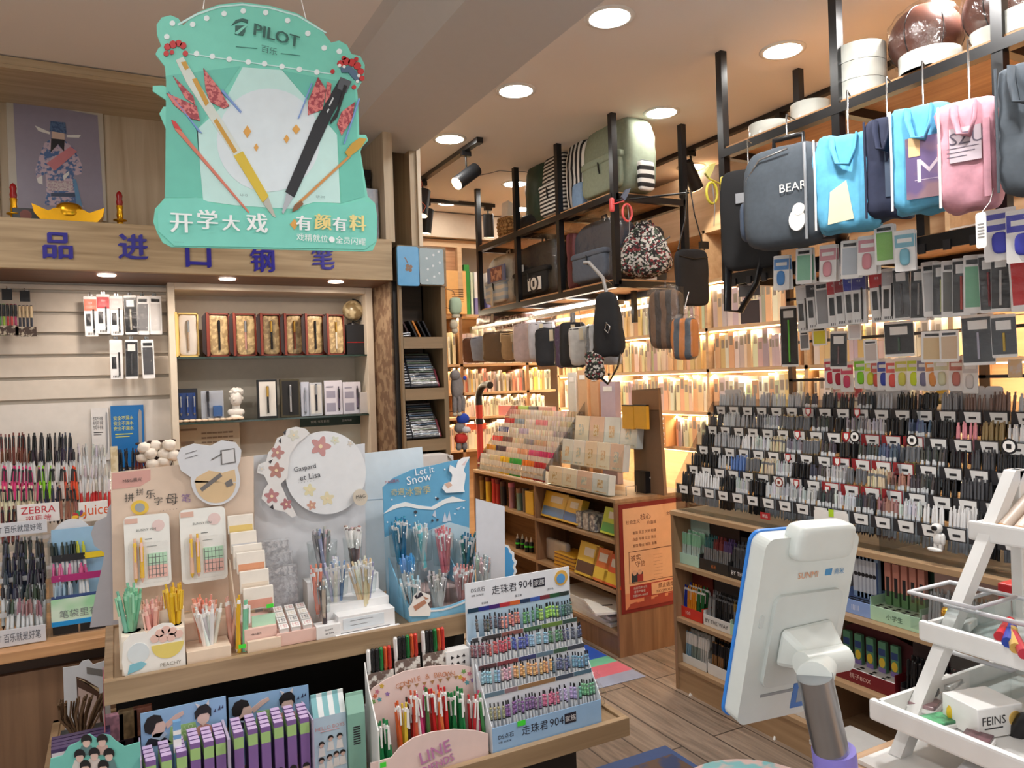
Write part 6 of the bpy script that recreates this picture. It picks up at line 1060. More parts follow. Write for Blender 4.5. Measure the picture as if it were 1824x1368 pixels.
for i in range(5): y = P(957+9*i, 985, x=BX+.04).y; T('sponge_pack', 'white wrapped pack standing first on the middle bookcase shelf', 'pack', 'white packs on the middle bookcase shelf', mb=MB().blob(.035, .1, .13, 8, 5, .003, i), ms=M('pack_cloudy', (206, 200, 196), .4), loc=(BX+.09, y, .4205))
for i in range(4): y, z, wd, h = RX(985, 980, 1030, 992, BX+.04); T('flat_box', 'flat yellow box in the stack on the middle bookcase shelf', 'box', 'stack of flat yellow boxes', mb=MB().box(-.07, .07, -.11, .11, 0, .02, 0).box(-.0705, .0705, -.1105, .1105, .006, .013, 1), ms=[M('box_amber', (222, 170, 50), .4), M('box_brown2', (130, 84, 44), .4)], loc=(BX+.1, y, .3535+.0215*i), rz=rnd(-.1, .1))
for r, c, bc, lb in (((1022, 972, 1055, 1030), (226, 190, 70), (90, 60, 50), 'yellow picture craft pack facing out, left on the middle bookcase shelf'), ((1050, 982, 1078, 1040), (222, 120, 60), (226, 190, 70), 'orange craft pack facing out, middle of three on the bookcase shelf'), ((1071, 1000, 1104, 1055), (220, 90, 50), (226, 190, 60), 'red-orange craft pack facing out at the end of the middle bookcase shelf')): goods(r, lb, 'craft set', 'craft_set', c, d=.03, zs=.3535, tilt=-.3, bandc=bc, x=BX+.012)
for i in range(5): T('paper_ream', 'white film-wrapped paper pad in the flat pile on the lowest bookcase shelf', 'paper pack', 'paper pads on the lowest bookcase shelf', mb=MB().box(-.1, .1, -.3, .3, 0, .016), ms=paper, loc=(BX+.12, 3.72+.03*(i % 2), .1315+.0175*i), rz=rnd(-.05, .05))
T('drawing_pad', 'thin white drawing pad sticking out of the lowest bookcase shelf', 'pad', mb=MB().box(-.1, .1, -.14, .14, 0, .012).box(-.03, .03, -.02, .0, .012, .0125, 1), ms=[paper, ink], loc=(BX+.05, 3.5, .2205), rz=-.35)
# clear marker rack on top
y0, y1 = 5.06, 4.1
t = T('marker_rack', 'clear stepped acrylic rack full of coloured markers on the low bookcase', 'pen rack', loc=(BX+.02, (y0+y1)/2, BT+.0015)); L_ = W(t); b = MB()
for k in range(7): cab('tier', MB().box(BX+.012+.052*k, BX+.015+.052*k, y1, y0, BT+.002+.062*k, BT+.062+.062*k), acry); cab('price_strip', MB().box(BX+.0105+.052*k, BX+.0118+.052*k, y1, y0, BT+.046+.062*k, BT+.06+.062*k), M('tag_row', (214, 196, 170), .5, kind='ramp', c2=(170, 150, 130), scale=40))
for y in (y0, y1-.003): cab('side_panel', MB().prism([(BX+.01, BT+.002), (BX+.39, BT+.002), (BX+.39, BT+.5), (BX+.34, BT+.5), (BX+.01, BT+.07)], y, y+.003), smoke)
MK = ((('white', (206, 200, 190)), ('cream', (214, 196, 160)), ('yellow', (230, 190, 50)), ('green', (60, 170, 70)), ('orange', (230, 130, 50)), ('red', (190, 50, 50))),
 (('amber', (210, 150, 60)), ('dark', (70, 50, 60)), ('pale pink', (226, 200, 190)), ('peach', (226, 160, 120)), ('pink', (220, 90, 130)), ('magenta', (210, 60, 110))),
 (('orange-red', (206, 60, 50)), ('brown', (110, 70, 60)), ('beige', (206, 186, 160)), ('grey', (150, 140, 140)), ('tan', (200, 170, 130)), ('cream', (220, 206, 186))),
 (('navy', (50, 60, 120)), ('white', (220, 210, 200)), ('lilac', (180, 160, 190)), ('cream', (226, 212, 190)), ('pale', (216, 200, 180)), ('grey', (170, 160, 156))),
 (('red', (190, 50, 50)), ('steel', (150, 160, 170)), ('white', (222, 216, 206)), ('pink', (226, 140, 150)), ('pale', (222, 206, 190)), ('beige', (210, 190, 160))),
 (('rose', (214, 160, 150)), ('cream', (226, 210, 190)), ('white', (222, 214, 206)), ('sand', (210, 190, 160)), ('pale pink', (226, 200, 196)), ('tan', (200, 170, 140))))
mkm = pen_mesh('marker', M('marker_barrel', (222, 214, 204), .4), .12, n=6)
NR = ('front', 'second', 'third', 'fourth', 'fifth', 'top')
for k in range(6):
    nseg = 6; y = y0-.012
    for (wd_, c) in MK[k]:
        n = int((y0-y1)/nseg/.021)
        pens([(BX+.028+.052*k+rnd(-.003, .003), y-i*.0215, BT+.006+.062*k) for i in range(n)], mkm, 'marker', '%s-capped marker in the %s row of the clear marker rack' % (wd_, NR[k]), 'marker', '%s markers in the %s row of the marker rack' % (wd_, NR[k]), c, (0, .12), .03)
        y -= (y0-y1)/nseg
for i, (a, b, c, w) in enumerate(((893, 925, (190, 60, 50), 'red'), (928, 945, (150, 196, 60), 'lime'), (947, 962, (60, 60, 66), 'dark'), (965, 990, (214, 160, 150), 'rosy'))):
    ya, yb = P(a, 670, x=BX+.37).y, P(b, 670, x=BX+.37).y; T('ink_box', w+' box on the top tier of the clear marker rack', 'box', mb=MB().box(0, .03, yb, ya, 0, .08), ms=M('ibx_%d' % i, c, .4), loc=(BX+.335, 0, BT+.379))
# umbrella-like red tube with black crook
b = MB(); q = [P(x, y, x=BX+.03) for x, y in ((857, 795), (858, 760), (862, 730))]; t = T('umbrella', 'folded red umbrella with a black curved handle at the far end of the marker rack', 'umbrella', loc=(BX+.05, 5.08, BT+.0015)); yy = 5.085; zt = P(862, 722, x=BX+.05).z-BT
O('canopy', MB().tube([(0, 0, .02), (0, 0, zt-.1)], .024, 12), M('umbrella_red', (190, 50, 40), .5), parent=t); O('sleeve', MB().cyl((0, 0, zt-.1), (0, 0, zt), .026, n=12), M('sleeve_red', (200, 60, 40), .4), parent=t); O('collar', MB().cyl((0, 0, zt-.14), (0, 0, zt-.1), .03, n=12).cyl((0, 0, 0), (0, 0, .03), .01, n=8), BLK, parent=t)
O('handle', MB().tube([(0, 0, zt)]+[(0, -.15+.15*math.cos(R(a)), zt+.05+.1*math.sin(R(a))) for a in range(0, 112, 10)], .026, 10), BLK, parent=t); t.location.y = yy
# notebook rack
t = T('notebook_rack', 'clear acrylic rack of pale notebooks and cards at the near end of the low bookcase', 'rack', loc=(BX+.02, 3.7, BT+.0015)); L_ = W(t); y0, y1 = 4.08, 3.4
for k in range(3): cab('tier', MB().box(BX+.012+.1*k, BX+.015+.1*k, y1, y0, BT+.002+.12*k, BT+.09+.12*k).box(BX+.015+.1*k, BX+.11+.1*k, y1, y0, BT+.002+.12*k, BT+.005+.12*k), acry)
cab('side_panel', MB().prism([(BX+.01, BT+.002), (BX+.4, BT+.002), (BX+.4, BT+.48), (BX+.3, BT+.48), (BX+.01, BT+.1)], y1-.004, y1), acry)
PAL = ((206, 160, 110), (190, 206, 206), (222, 206, 170), (226, 220, 206), (200, 150, 110), (214, 170, 160), (226, 214, 190))
for k, (hh, n, lbk) in enumerate(((.11, 4, 'front'), (.15, 5, 'middle'), (.17, 4, 'back'))):
    for i in range(n):
        yc = y0-.02-(i+.5)*(y0-y1-.03)/n; wd = (y0-y1-.03)/n-.008; ct = ((226, 206, 178), (214, 220, 218), (230, 220, 198), (228, 224, 216), (218, 186, 164))[(i*2+k) % 5]
        t2 = T('notebook', '%s notebook, %s from the far end, %s row of the notebook rack' % (('kraft tan', 'pale grey-blue', 'cream', 'white', 'rosy tan')[(i*2+k) % 5], ('first', 'second', 'third', 'fourth', 'fifth')[i], lbk), 'notebook', 'notebooks in the acrylic rack', loc=(BX+.022+.1*k, yc, BT+.008+.12*k), rot=(-.12, 0, LEFT))
        O('cover', MB().box(-wd/2, wd/2, 0, .03, 0, hh), M('nbc_%d' % ((i*2+k) % 5), ct, .5), parent=t2); O('pages', MB().box(-wd/2+.001, wd/2+.0008, .002, .045, .001, hh-.002), paper, parent=t2); O('cover_print', MB().box(-wd*.2, wd*.15, -.001, 0, hh*.3, hh*.7).box(-wd*.4, wd*.4, -.001, 0, hh*.06, hh*.12), M('nbp_%d' % ((i+k) % 3), ((190, 150, 90), (206, 170, 130), (160, 176, 176))[(i+k) % 3], .5, kind='ramp', c2=(222, 206, 180), scale=50), parent=t2)
for a, b_, lb in ((1103, 1123, 'left'), (1124, 1146, 'right')):
    y, z, wd, h = RX(a, 728, b_, 758, BX+.2); t2 = T('notebook', lb+' of two mustard notebooks standing on top of the acrylic notebook rack', 'notebook', loc=(BX+.22, y, z-.02), rz=LEFT); O('cover', MB().box(-wd/2, wd/2, 0, .02, 0, h+.04), M('mustard', (222, 166, 40), .5), parent=t2); O('dark_edge', MB().box(-wd/2, wd/2, -.001, .02, h+.034, h+.041), BLK, parent=t2)
y, z, wd, h = RX(1126, 692, 1172, 730, BX+.28); t2 = T('display_card', 'tall tan kraft card stand at the near end of the notebook rack', 'display card', loc=(BX+.28, y, BT+.0015), rz=LEFT); O('card', MB().prism([(-wd/2, 0), (wd*.62, 0), (wd*.5, z+h-BT), (-wd/2, z+h-BT-.01)], 0, .02), M('kraft', (128, 100, 76), .6), parent=t2); O('header', MB().box(-wd/2, wd*.55, -.004, 0, z-BT, z+h-BT-.012), M('kraft_header', (150, 112, 78), .6), parent=t2)  # opaque brown below the header paints the reflection in clear acrylic
for i, (a, b_, r0, c, lb) in enumerate(((1012, 1026, 664, (206, 206, 200), 'pale'), (1030, 1046, 660, (200, 160, 120), 'tan'), (1052, 1066, 662, (196, 150, 110), 'brown'), (1070, 1096, 680, (176, 160, 176), 'lilac-grey'))):
    y, z, wd, h = RX(a, r0, b_, 760, BX+.34); t2 = T('small_box', lb+' upright box behind the acrylic notebook rack', 'box', loc=(BX+.34, y, BT+.0015), rz=LEFT); O('carton', MB().box(-wd/2, wd/2, 0, .04, 0, z+h-BT), M('ubx_%d' % i, c, .5), parent=t2); O('label', MB().box(-wd*.3, wd*.3, -.001, 0, z+h-BT-.06, z+h-BT-.03), paper, parent=t2)
q = P(1192, 852, x=2.6); T('storage_box', 'black box on the near right corner of the low bookcase', 'box', mb=MB().box(-.06, .06, -.05, .05, 0, .12).box(-.03, -.01, -.051, -.05, .08, .09, 1), ms=[BLK, paper], loc=(2.64, 3.42, BT+.0015), bv=.003)
T('wire_stand', 'small clear card stand in front of the black box', 'stand', mb=MB().tube([(0, 0, 0), (0, 0, .05), (0, .07, .05), (0, .07, 0)], .003, 6), ms=steel, loc=(2.44, 3.36, BT+.004), rz=-1.57)
# ---------------------------------------------------------------- ceiling-hung black steel racks
FX, RX2 = 2.39, 2.865
def rack_frame(name, label, ys, ylow, z1, z2, low):
    global t, L_
    t = T('hanging_rack', label, 'rack', loc=((FX+RX2)/2, (ys[0]+ys[-1])/2, 2.9)); L_ = W(t); a, b = min(ys+ylow), max(ys+ylow)
    for y in ys:
        for x in (FX, RX2): cab('post', MB().box(x-.017, x+.017, y-.017, y+.017, z2-.02, 2.9), black)
    for z in (z1, z2) if low else (z1,):
        cab('rail', MB().box(FX-.02, FX+.02, a, b, z-.035, z), black); cab('rail', MB().box(RX2-.02, RX2+.02, a, b, z-.035, z), black)
        cab('shelf_board', MB().box(FX-.005, RX2+.005, a+.005, b-.005, z, z+.012), M('rack_board', (196, 150, 104), .5, kind='woody', c2=(166, 120, 78)))
        for y in ys: cab('crossbar', MB().box(FX, RX2, y-.017, y+.017, z-.035, z), black)
rack_frame('a', 'far ceiling-hung black steel rack with two wooden shelves of backpacks', [3.31, 3.87, 4.41, 5.0], [], 2.475, 2.01, True)
for y in (3.45, 4.1, 4.75): cab('drop', MB().box(2.6, 2.625, y, y+.025, 1.8, 1.98), black)
cab('hook_rail', MB().box(2.38, 2.426, 3.3, 5.15, 1.885, 1.905).box(2.7, 2.72, 3.3, 5.15, 1.885, 1.905), steel)
rack_frame('b', 'near ceiling-hung black steel rack carrying tape rolls, bags hanging below', [2.49, 1.9, 1.325, .6], [], 2.47, 1.92, True)
cab('hook_rail', MB().box(FX-.03, FX-.02, .6, 2.48, 1.875, 1.925), black)
for i in range(22): cab('hook_bracket', MB().box(FX-.036, FX-.03, 2.42-.085*i-.012, 2.42-.085*i+.012, 1.868, 1.9), M('dark_steel', (70, 70, 74), .3, .8))
tubeg = M('lit_tube', (255, 250, 240), emis=9)
for y0, y1, lb in ((3.62, 4.75, 'white light tube under the far hanging rack above the pencil cases'), (.8, 1.62, 'white light tube under the near hanging rack behind the bags')):
    t = T('light_tube', lb, 'light', loc=(2.6, (y0+y1)/2, 1.97)); O('tube', MB().box(-.013, .013, (y0-y1)/2, (y1-y0)/2, -.03, -.005), tubeg, parent=t); O('holder', MB().box(-.012, .012, (y0-y1)/2, (y1-y0)/2, -.005, .005), WHT, parent=t)
    area('tube_light', (2.6, (y0+y1)/2, 1.93), .02, 9*LAMP, (1, .95, .88), (0, 0, 0), y1-y0)
# ---- soft goods
fab = lambda n, c, **k: M('fabric_'+n, c, .85, var=.15, scale=60, **k)
def place(r, X, z=None):
    y, z0, w, h = RX(*r, X); return y, (z0 if z is None else z), w, (h if z is None else z0+h-z)
def film_over(t, w, d, h, pad=.03, at=0): O('film_bag', MB().blob(w+pad, d+pad, h+pad*1.3, 7, 11, .018, 4, at=(0, d/2, h/2+pad*.65+.008), freq=14), film, parent=t)
def backpack(r, X, label, m, m2=None, z=None, d=.16, pocket=True, filmed=False, strap=None, seed=1):
    X += .06; y, z0, w, h = place(r, X, z); h = min(h, .37) if z == SZ2 else h; t = T('backpack', label, 'backpack', loc=(X, y, z0+.008), rz=LEFT); m2 = m2 or m
    O('body', MB().blob(w, d, h, 6, 10, .006, seed, at=(0, d/2, h/2), arch=.22, freq=12), m, parent=t)
    if pocket:
        pk_ = O('pocket', MB().blob(w*.8, .05, h*.42, 6, 8, .004, seed+2, at=(0, -.005, h*.27)), m2, parent=t); O('pocket_flap', MB().blob(w*.84, .056, h*.1, 6, 6, .003, seed, at=(0, -.006, h*.47)), m2, parent=pk_); O('zip_pull', MB().tube([(0, -.035, h*.45), (.012, -.04, h*.36), (.02, -.04, h*.3)], .005, 6), black, parent=pk_)
    O('zip', MB().tube([(w*.46*math.cos(R(a)), d*.2, h*.5+(h*.46)*math.sin(R(a))*(1 if a > 0 and a < 180 else .9)) for a in range(-40, 225, 12)], .004, 5), strap or black, parent=t)
    O('handle', MB().tube([(-.03, d*.5, h*.97), (-.02, d*.5, h+.035), (.02, d*.5, h+.035), (.03, d*.5, h*.97)], .007, 6), strap or m, parent=t)
    if filmed: film_over(t, w, d, h)
    return t, w, h, d
SZ1, SZ2 = 2.4885, 2.0235
backpack((1033, 214, 1118, 350), 2.4, 'large sage green backpack on the upper rack shelf', fab('sage', (142, 152, 132)), z=SZ1, d=.22)
q = P(1138, 330, x=2.42); T('striped_strap', 'black and white striped webbing beside the sage green backpack', 'strap', mb=MB().blob(.1, .035, .16, 6, 6, .003, 1, at=(0, 0, .08)), ms=M('webbing', (230, 230, 226), .7, kind='stripez', c2=(24, 24, 26), scale=22), loc=(2.55, 3.24, SZ1-.0), rz=0)
backpack((1003, 250, 1042, 372), 2.4, 'backpack with bold black and white vertical stripes on the upper rack shelf', M('bold_stripes', (226, 224, 220), .8, kind='stripex', c2=(26, 26, 28), scale=22), z=SZ1, d=.2, pocket=False)
backpack((962, 268, 1002, 392), 2.41, 'backpack with thin black and white stripes on the upper rack shelf', M('thin_stripes', (222, 220, 216), .8, kind='stripez', c2=(36, 36, 38), scale=42), z=SZ1, d=.2)
backpack((931, 288, 968, 402), 2.41, 'dark green shiny backpack on the upper rack shelf', M('fabric_bottle', (40, 66, 54), .4, var=.2), z=SZ1, d=.22, pocket=False)
T('cloth_bag', 'pale blue cloth bag squeezed between the two striped backpacks', 'bag', mb=MB().blob(.05, .12, .16, 5, 6, .006, 3, at=(0, 0, .082)), ms=fab('paleblue', (130, 160, 196)), loc=(2.47, 3.765, SZ1))
b = MB()
for i in range(6): b.tube([(.1*math.cos(R(a))*(1-.04*abs(i-3)), .1*math.sin(R(a)), .012+.024*i) for a in range(0, 360, 20)], .014, 6, closed=True)
t = T('basket', 'woven wicker basket at the far end of the upper rack shelf', 'basket', loc=(2.52, 4.72, SZ1+.004)); O('weave', b, M('wicker', (176, 138, 88), .8, kind='ramp', c2=(120, 84, 48), scale=60), parent=t); O('lining', MB().prism([(-.06, .14), (.05, .15), (.02, .22), (-.05, .26)], -.05, .05), paper, parent=t)
T('dark_bag', 'black bag slumped beside the wicker basket', 'bag', mb=MB().blob(.14, .3, .1, 3, 7, .02, 5, at=(0, 0, .066), freq=20), ms=fab('black', (30, 30, 32)), loc=(2.53, 4.42, SZ1))
# lower shelf of the far rack
t, w, h, d = backpack((864, 446, 908, 545), 2.4, 'pale blue and cream backpack with a picture pocket on the lower rack shelf', fab('cream', (206, 200, 186)), M('sky_check', (170, 186, 204), .7, kind='stripez', c2=(206, 204, 200), scale=20), z=SZ2, d=.2); O('picture_pocket', MB().box(-w*.2, w*.5, -.04, -.03, h*.45, h*.75, 0).box(-w*.05, w*.4, -.042, -.04, h*.47, h*.73, 1), [M('pocket_blue', (110, 120, 160), .3), M('picture_tan', (190, 150, 130), .4, kind='ramp', c2=(120, 80, 80), scale=30)], parent=t); O('hanging_strap', MB().box(-.015, .015, -.05, -.045, -.13, h*.3), fab('cream', (206, 200, 186)), parent=t)
t, w, h, d = backpack((912, 425, 988, 543), 2.4, 'black backpack with a white round emblem wrapped in clear film', fab('black', (30, 30, 32)), z=SZ2, d=.2, filmed=True); O('emblem_patch', MB().box(0, w*.3, -.038, -.033, h*.12, h*.34, 0).prism(ring(w*.15, h*.23, w*.1), -.040, -.038, 1).prism(ring(w*.15, h*.23, w*.07), -.042, -.040, 0).box(w*.13, w*.17, -.044, -.042, h*.18, h*.28, 1).box(-w*.3, -w*.1, -.038, -.033, h*.5, h*.62, 0), [paper, ink], parent=t)
T('cloth_bag', 'dark red wrapped bag between the black and grey backpacks', 'bag', mb=MB().blob(.1, .1, .34, 6, 7, .01, 2, at=(0, 0, .182)), ms=M('fabric_maroon', (110, 50, 60), .5), loc=(2.5, 3.865, SZ2))
backpack((1016, 375, 1092, 515), 2.39, 'slate grey backpack wrapped in a large clear plastic bag on the lower rack shelf', fab('slate', (66, 70, 82)), fab('slate_light', (90, 98, 112)), z=SZ2, d=.2, filmed=True)
backpack((1124, 392, 1166, 480), 2.8, 'plain dark grey backpack behind the pink scissors', fab('charcoal', (66, 66, 68)), z=SZ2, d=.1, pocket=False)
# end crossboards of the far rack shelf (seen past the front post)
y, z, w, h = RX(1142, 402, 1250, 500, 2.55); t = T('drawstring_bag', 'black floral drawstring bag on the near end of the lower rack shelf', 'bag', loc=(2.62, 3.36, SZ2), rz=-.5); O('body', MB().blob(.4, .2, .31, 2.6, 10, .022, 6, at=(0, 0, .178), taper=.3), M('floral_black', kind='floral', scale=95, rough=.8), parent=t); O('cord', MB().tube([(-.1, -.1, .2), (0, -.12, .14), (.12, -.1, .22)], .004, 5), black, parent=t)
T('carton', 'white carton behind the floral drawstring bag', 'carton', mb=MB().box(-.11, .11, -.07, .07, 0, .28).box(-.115, .115, -.075, .075, .2, .24), ms=M('carton_white', (214, 212, 210), .6), loc=(2.74, 3.62, SZ2))
# scissors on posts
def scissors(px, py, X, Y, c, label, py_):
    q = P(px, py, y=Y); t = T('scissors', label, 'scissors', loc=q); ps = Vector((2.365, py_, q.z-.01))-q; m = M('sc_%d' % c[0], c, .3)
    O('handle', MB().tube([(.016+.03*math.cos(R(a)), 0, -.06+.045*math.sin(R(a))) for a in range(0, 360, 24)], .006, 8, closed=True), m, parent=t); O('blade', MB().prism([(0, 0), (.02, .03), (.04, .07), (.01, .06), (-.02, .02)], -.006, .006), M('sc_blade_%d' % c[1], (96, 106, 126) if c[0] > 215 else (206, 200, 120), .4), parent=t); O('clip', MB().blob(.024, .02, .075, 5, 5, at=tuple(ps)), m, parent=t); O('tie', MB().tube([(0, 0, 0), ps], .004, 5), m, parent=t); O('cord', MB().tube([(.02, 0, -.02), (.025, -.006, -.12), (.022, 0, -.2)], .002, 5), M('cord_grey', (150, 150, 150), .5), parent=t)
scissors(1112, 358, 2.36, 3.24, (226, 90, 90), 'pink-handled toy scissors hanging at the red clip on the black post', 3.30); scissors(1262, 318, 2.36, 2.44, (214, 200, 70), 'yellow-handled scissors clipped to the black post above the crossbody bag', 2.475)
# crossbody bag, sling bag
q = P(1234, 545, y=2.95); t = T('crossbody_bag', 'flat black crossbody bag hanging by its long strap between the racks', 'bag', loc=(q.x, 2.95, q.z)); zt = P(1230, 340, y=2.95).z-q.z; w, h = .2, .285
O('body', MB().blob(w, .035, h, 7, 9, .004, 3, at=(0, 0, h/2)), fab('ink', (28, 28, 31)), parent=t); O('flap_seam', MB().tube([(-w*.46, -.018, h*.86), (0, -.021, h*.82), (w*.46, -.018, h*.86)], .003, 5), black, parent=t)
O('strap', MB().tube([(-w*.42, 0, h*.97), (-.03, 0, zt*.75), (-.015, 0, zt), (.01, 0, zt), (.03, 0, zt*.8), (w*.44, 0, h*1.0)], .012, 6, flat=.3), black, parent=t); O('buckle', MB().box(w*.3, w*.55, -.01, .01, h*1.02, h*1.15), BLK, parent=t)
T('hanging_hook', 'steel arm reaching from the rack post that carries the crossbody bag', 'hook', mb=MB().tube([(0, 0, 0), (FX-q.x, 3.29-2.95, .02)], .005, 6), ms=black, loc=(q.x, 2.95, q.z+zt-.01))
y, z, w, h = RX(1106, 505, 1166, 640, 2.3); t = T('sling_bag', 'black sling bag with a grey clip hanging at the near end of the far rack', 'bag', loc=(2.3, 3.28, z+.02), rz=LEFT+.5); h = .34; w = .19
O('body', MB().blob(w, .09, h, 4, 9, .008, 8, at=(0, 0, h*.5), taper=.62), fab('ink', (28, 28, 31)), parent=t); O('strap', MB().tube([(-.07, 0, h*.2), (-.1, -.02, -.05), (0, -.02, -.14), (.06, -.02, -.05), (.075, 0, h*.15)], .014, 6, flat=.3), black, parent=t); O('clip', MB().tube([(.01, -.055, h*.42), (.03, -.058, h*.36), (.04, -.058, h*.46), (.02, -.055, h*.52)], .004, 6, closed=True), steel, parent=t); O('rail_hook', MB().tube([(-.02, 0, h+.08), RZ(-LEFT-.5) @ Vector((2.375-2.3, 3.325-3.28, 1.99-z-.02))], .004, 5), steel, parent=t); O('floral_pouch', MB().blob(.11, .06, .16, 3, 7, .012, 2, at=(-.08, -.01, -.04)), M('floral_black', kind='floral', scale=95, rough=.8), parent=t); O('hanger', MB().tube([(0, 0, h*.98), (-.02, 0, h+.08), (-.1, 0, h+.17), (-.13, 0, h+.17)], .01, 7), M('hanger_grey', (160, 158, 156), .3), parent=t)
for i, (r, c, c2, lb) in enumerate((((1168, 508, 1206, 622), (110, 84, 66), (60, 54, 52), 'brown film-wrapped bag hanging beside the black sling bag'), ((1206, 560, 1234, 640), (206, 126, 60), (70, 84, 96), 'orange and grey striped bag hanging right of the brown wrapped bag'))):
    y, z, w, h = RX(*r, 2.45); t = T('wrapped_bag', lb, 'bag', loc=(2.45, y, z), rz=LEFT+.3); O('body', MB().blob(w*1.1, .07, h*.92, 5, 8, .008, i, at=(0, 0, h*.46)), M('wrap_%d' % i, c, .7, kind='stripex', c2=c2, scale=16), parent=t); O('film_bag', MB().blob(w*1.2, .09, h, 6, 8, .012, i+3, at=(0, 0, h*.5), freq=20), film, parent=t)
    O('hook', MB().tube([(0, 0, h*.97), (0, .0, h*1.0+.02), (0, .05, 1.9-z)], .003, 5), steel, parent=t)
# pencil cases hanging under the far rack
PC = ((842, 866, 598, 646, (110, 70, 50), 'dark brown'), (857, 880, 596, 642, (150, 160, 180), 'blue-grey printed'), (880, 912, 588, 645, (90, 64, 40), 'shiny bronze'), (906, 926, 590, 640, (180, 150, 110), 'tan edged'), (920, 934, 588, 630, (120, 130, 140), 'slate blue'), (932, 962, 572, 645, (214, 196, 200), 'pale pink film-wrapped'), (955, 978, 570, 640, (206, 204, 210), 'white and lilac'), (970, 1000, 580, 652, (40, 42, 48), 'black wedge-shaped'), (996, 1010, 575, 655, (84, 60, 110), 'purple'), (1008, 1032, 570, 655, (34, 34, 36), 'plain black'), (1028, 1053, 578, 650, (206, 204, 200), 'white mesh'), (1050, 1062, 576, 650, (110, 110, 112), 'dark grey'), (1060, 1084, 574, 650, (200, 206, 212), 'clear frosted'), (1082, 1100, 576, 650, (196, 200, 206), 'pale grey'))
for i, (a, b, r0, r1, c, lb) in enumerate(PC):
    y, z, w, h = RX(a, r0, b, r1, 2.42); w = max(w*1.05, .085); t = T('pencil_case', lb+' pencil case hanging in the row under the far rack', 'pencil case', 'pencil cases hanging under the far rack', loc=(2.42, y, z), rot=(0, rnd(-.08, .08), LEFT+rnd(.7, 1.1)))
    O('body', MB().blob(w, .05, h*.95, 9, 7, .008, i, at=(0, 0, h*.48), freq=18), M('pcase_%d' % i, c, .25 if i in (0, 2, 5) else .7, var=.2), parent=t); O('zip', MB().tube([(-w*.42, -.02, h*.9), (w*.42, -.02, h*.9)], .004, 5), black, parent=t); O('tag', MB().box(-.012, .012, -.034, -.032, h*.62, h*.9), M('tag_buff', (214, 200, 170), .6), parent=t)
    if i % 3 == 2 or i == 5: O('film_wrap', MB().blob(w+.015, .06, h, 6, 7, .008, i, at=(0, 0, h*.48), freq=24), film, parent=t)
    O('hanging_loop', MB().tube([(0, 0, h*.94), (0, -.004, h), (0, 0, 1.905-z)], .002, 5), steel, parent=t)
for i, (r, c) in enumerate((((858, 560, 890, 582), (170, 140, 140)), ((890, 562, 945, 584), (206, 180, 180)))): y, z, w, h = RX(*r, 2.55); T('wrapped_pack', ('brown', 'rosy')[i]+' film-wrapped pack lying above the hanging pencil cases', 'pack', mb=MB().blob(w, .12, h, 6, 7, .006, i, at=(0, 0, h/2)), ms=M('wpack_%d' % i, c, .25, kind='ramp', c2=(120, 96, 90), scale=24), loc=(2.55, y, z), rz=LEFT)
# ---- near rack: tape rolls and balls
TP = clear('packing_tape', (216, 222, 212), .2); tapem = M('tape_roll', (196, 198, 190), .18, coat=.5)
def roll(y, z, r, h, label, X=2.5): T('tape_roll', label, 'tape', 'white packing tape rolls', mb=MB().lathe([(r, 0), (r, h), (r*.6, h), (r*.6, 0), (r, 0)], 32), ms=tapem, loc=(X, y, z))
ZT = 2.4835
for k, lb in enumerate(('bottom', 'middle', 'top')): roll(P(1534, 150, x=2.48).y, ZT+.066*k, .088, .0645, lb+' roll of the three stacked white tape rolls', 2.48)
roll(P(1443, 190, x=2.48).y, ZT, .075, .07, 'white tape roll between the three-roll stack and the flat pair', 2.48); roll(P(1370, 220, x=2.48).y, ZT, .085, .055, 'white tape roll at the far end of the near rack shelf', 2.48); roll(P(1656, 100, x=2.46).y, ZT, .095, .06, 'white tape roll under the brown ball', 2.46); roll(P(1752, 60, x=2.46).y, ZT, .07, .075, 'white tape roll right behind the thick black post', 2.52); roll(P(1830, 40, x=2.46).y, ZT, .075, .07, 'white tape roll at the right edge on the near rack shelf', 2.46)
for px, X, lb in ((1648, 2.6, 'large brown ball wrapped in film on top of the tape roll'), (1790, 2.62, 'second brown wrapped ball half hidden behind the thick black post')):
    q = P(px, 30, x=X); t = T('basketball', lb, 'ball', 'brown wrapped balls', loc=(X, q.y, ZT+.061)); O('ball', MB().blob(.24, .24, .24, 2, 10, at=(0, 0, .12)), M('ball_brown', (96, 58, 48), .35, var=.15), parent=t)
    b = MB()
    for e in range(3): b.tube([(.1205*math.cos(R(a))*math.cos(R(60*e)), .1205*math.cos(R(a))*math.sin(R(60*e)), .12+.1205*math.sin(R(a))) for a in range(0, 360, 15)], .0022, 5, closed=True)
    O('seam', b, BLK, parent=t); O('film_wrap', MB().blob(.25, .25, .25, 2.1, 10, .012, 3, at=(0, 0, .125), freq=22).blob(.05, .05, .12, 3, 5, .012, 3, at=(-.12, -.11, .06)), film, parent=t)
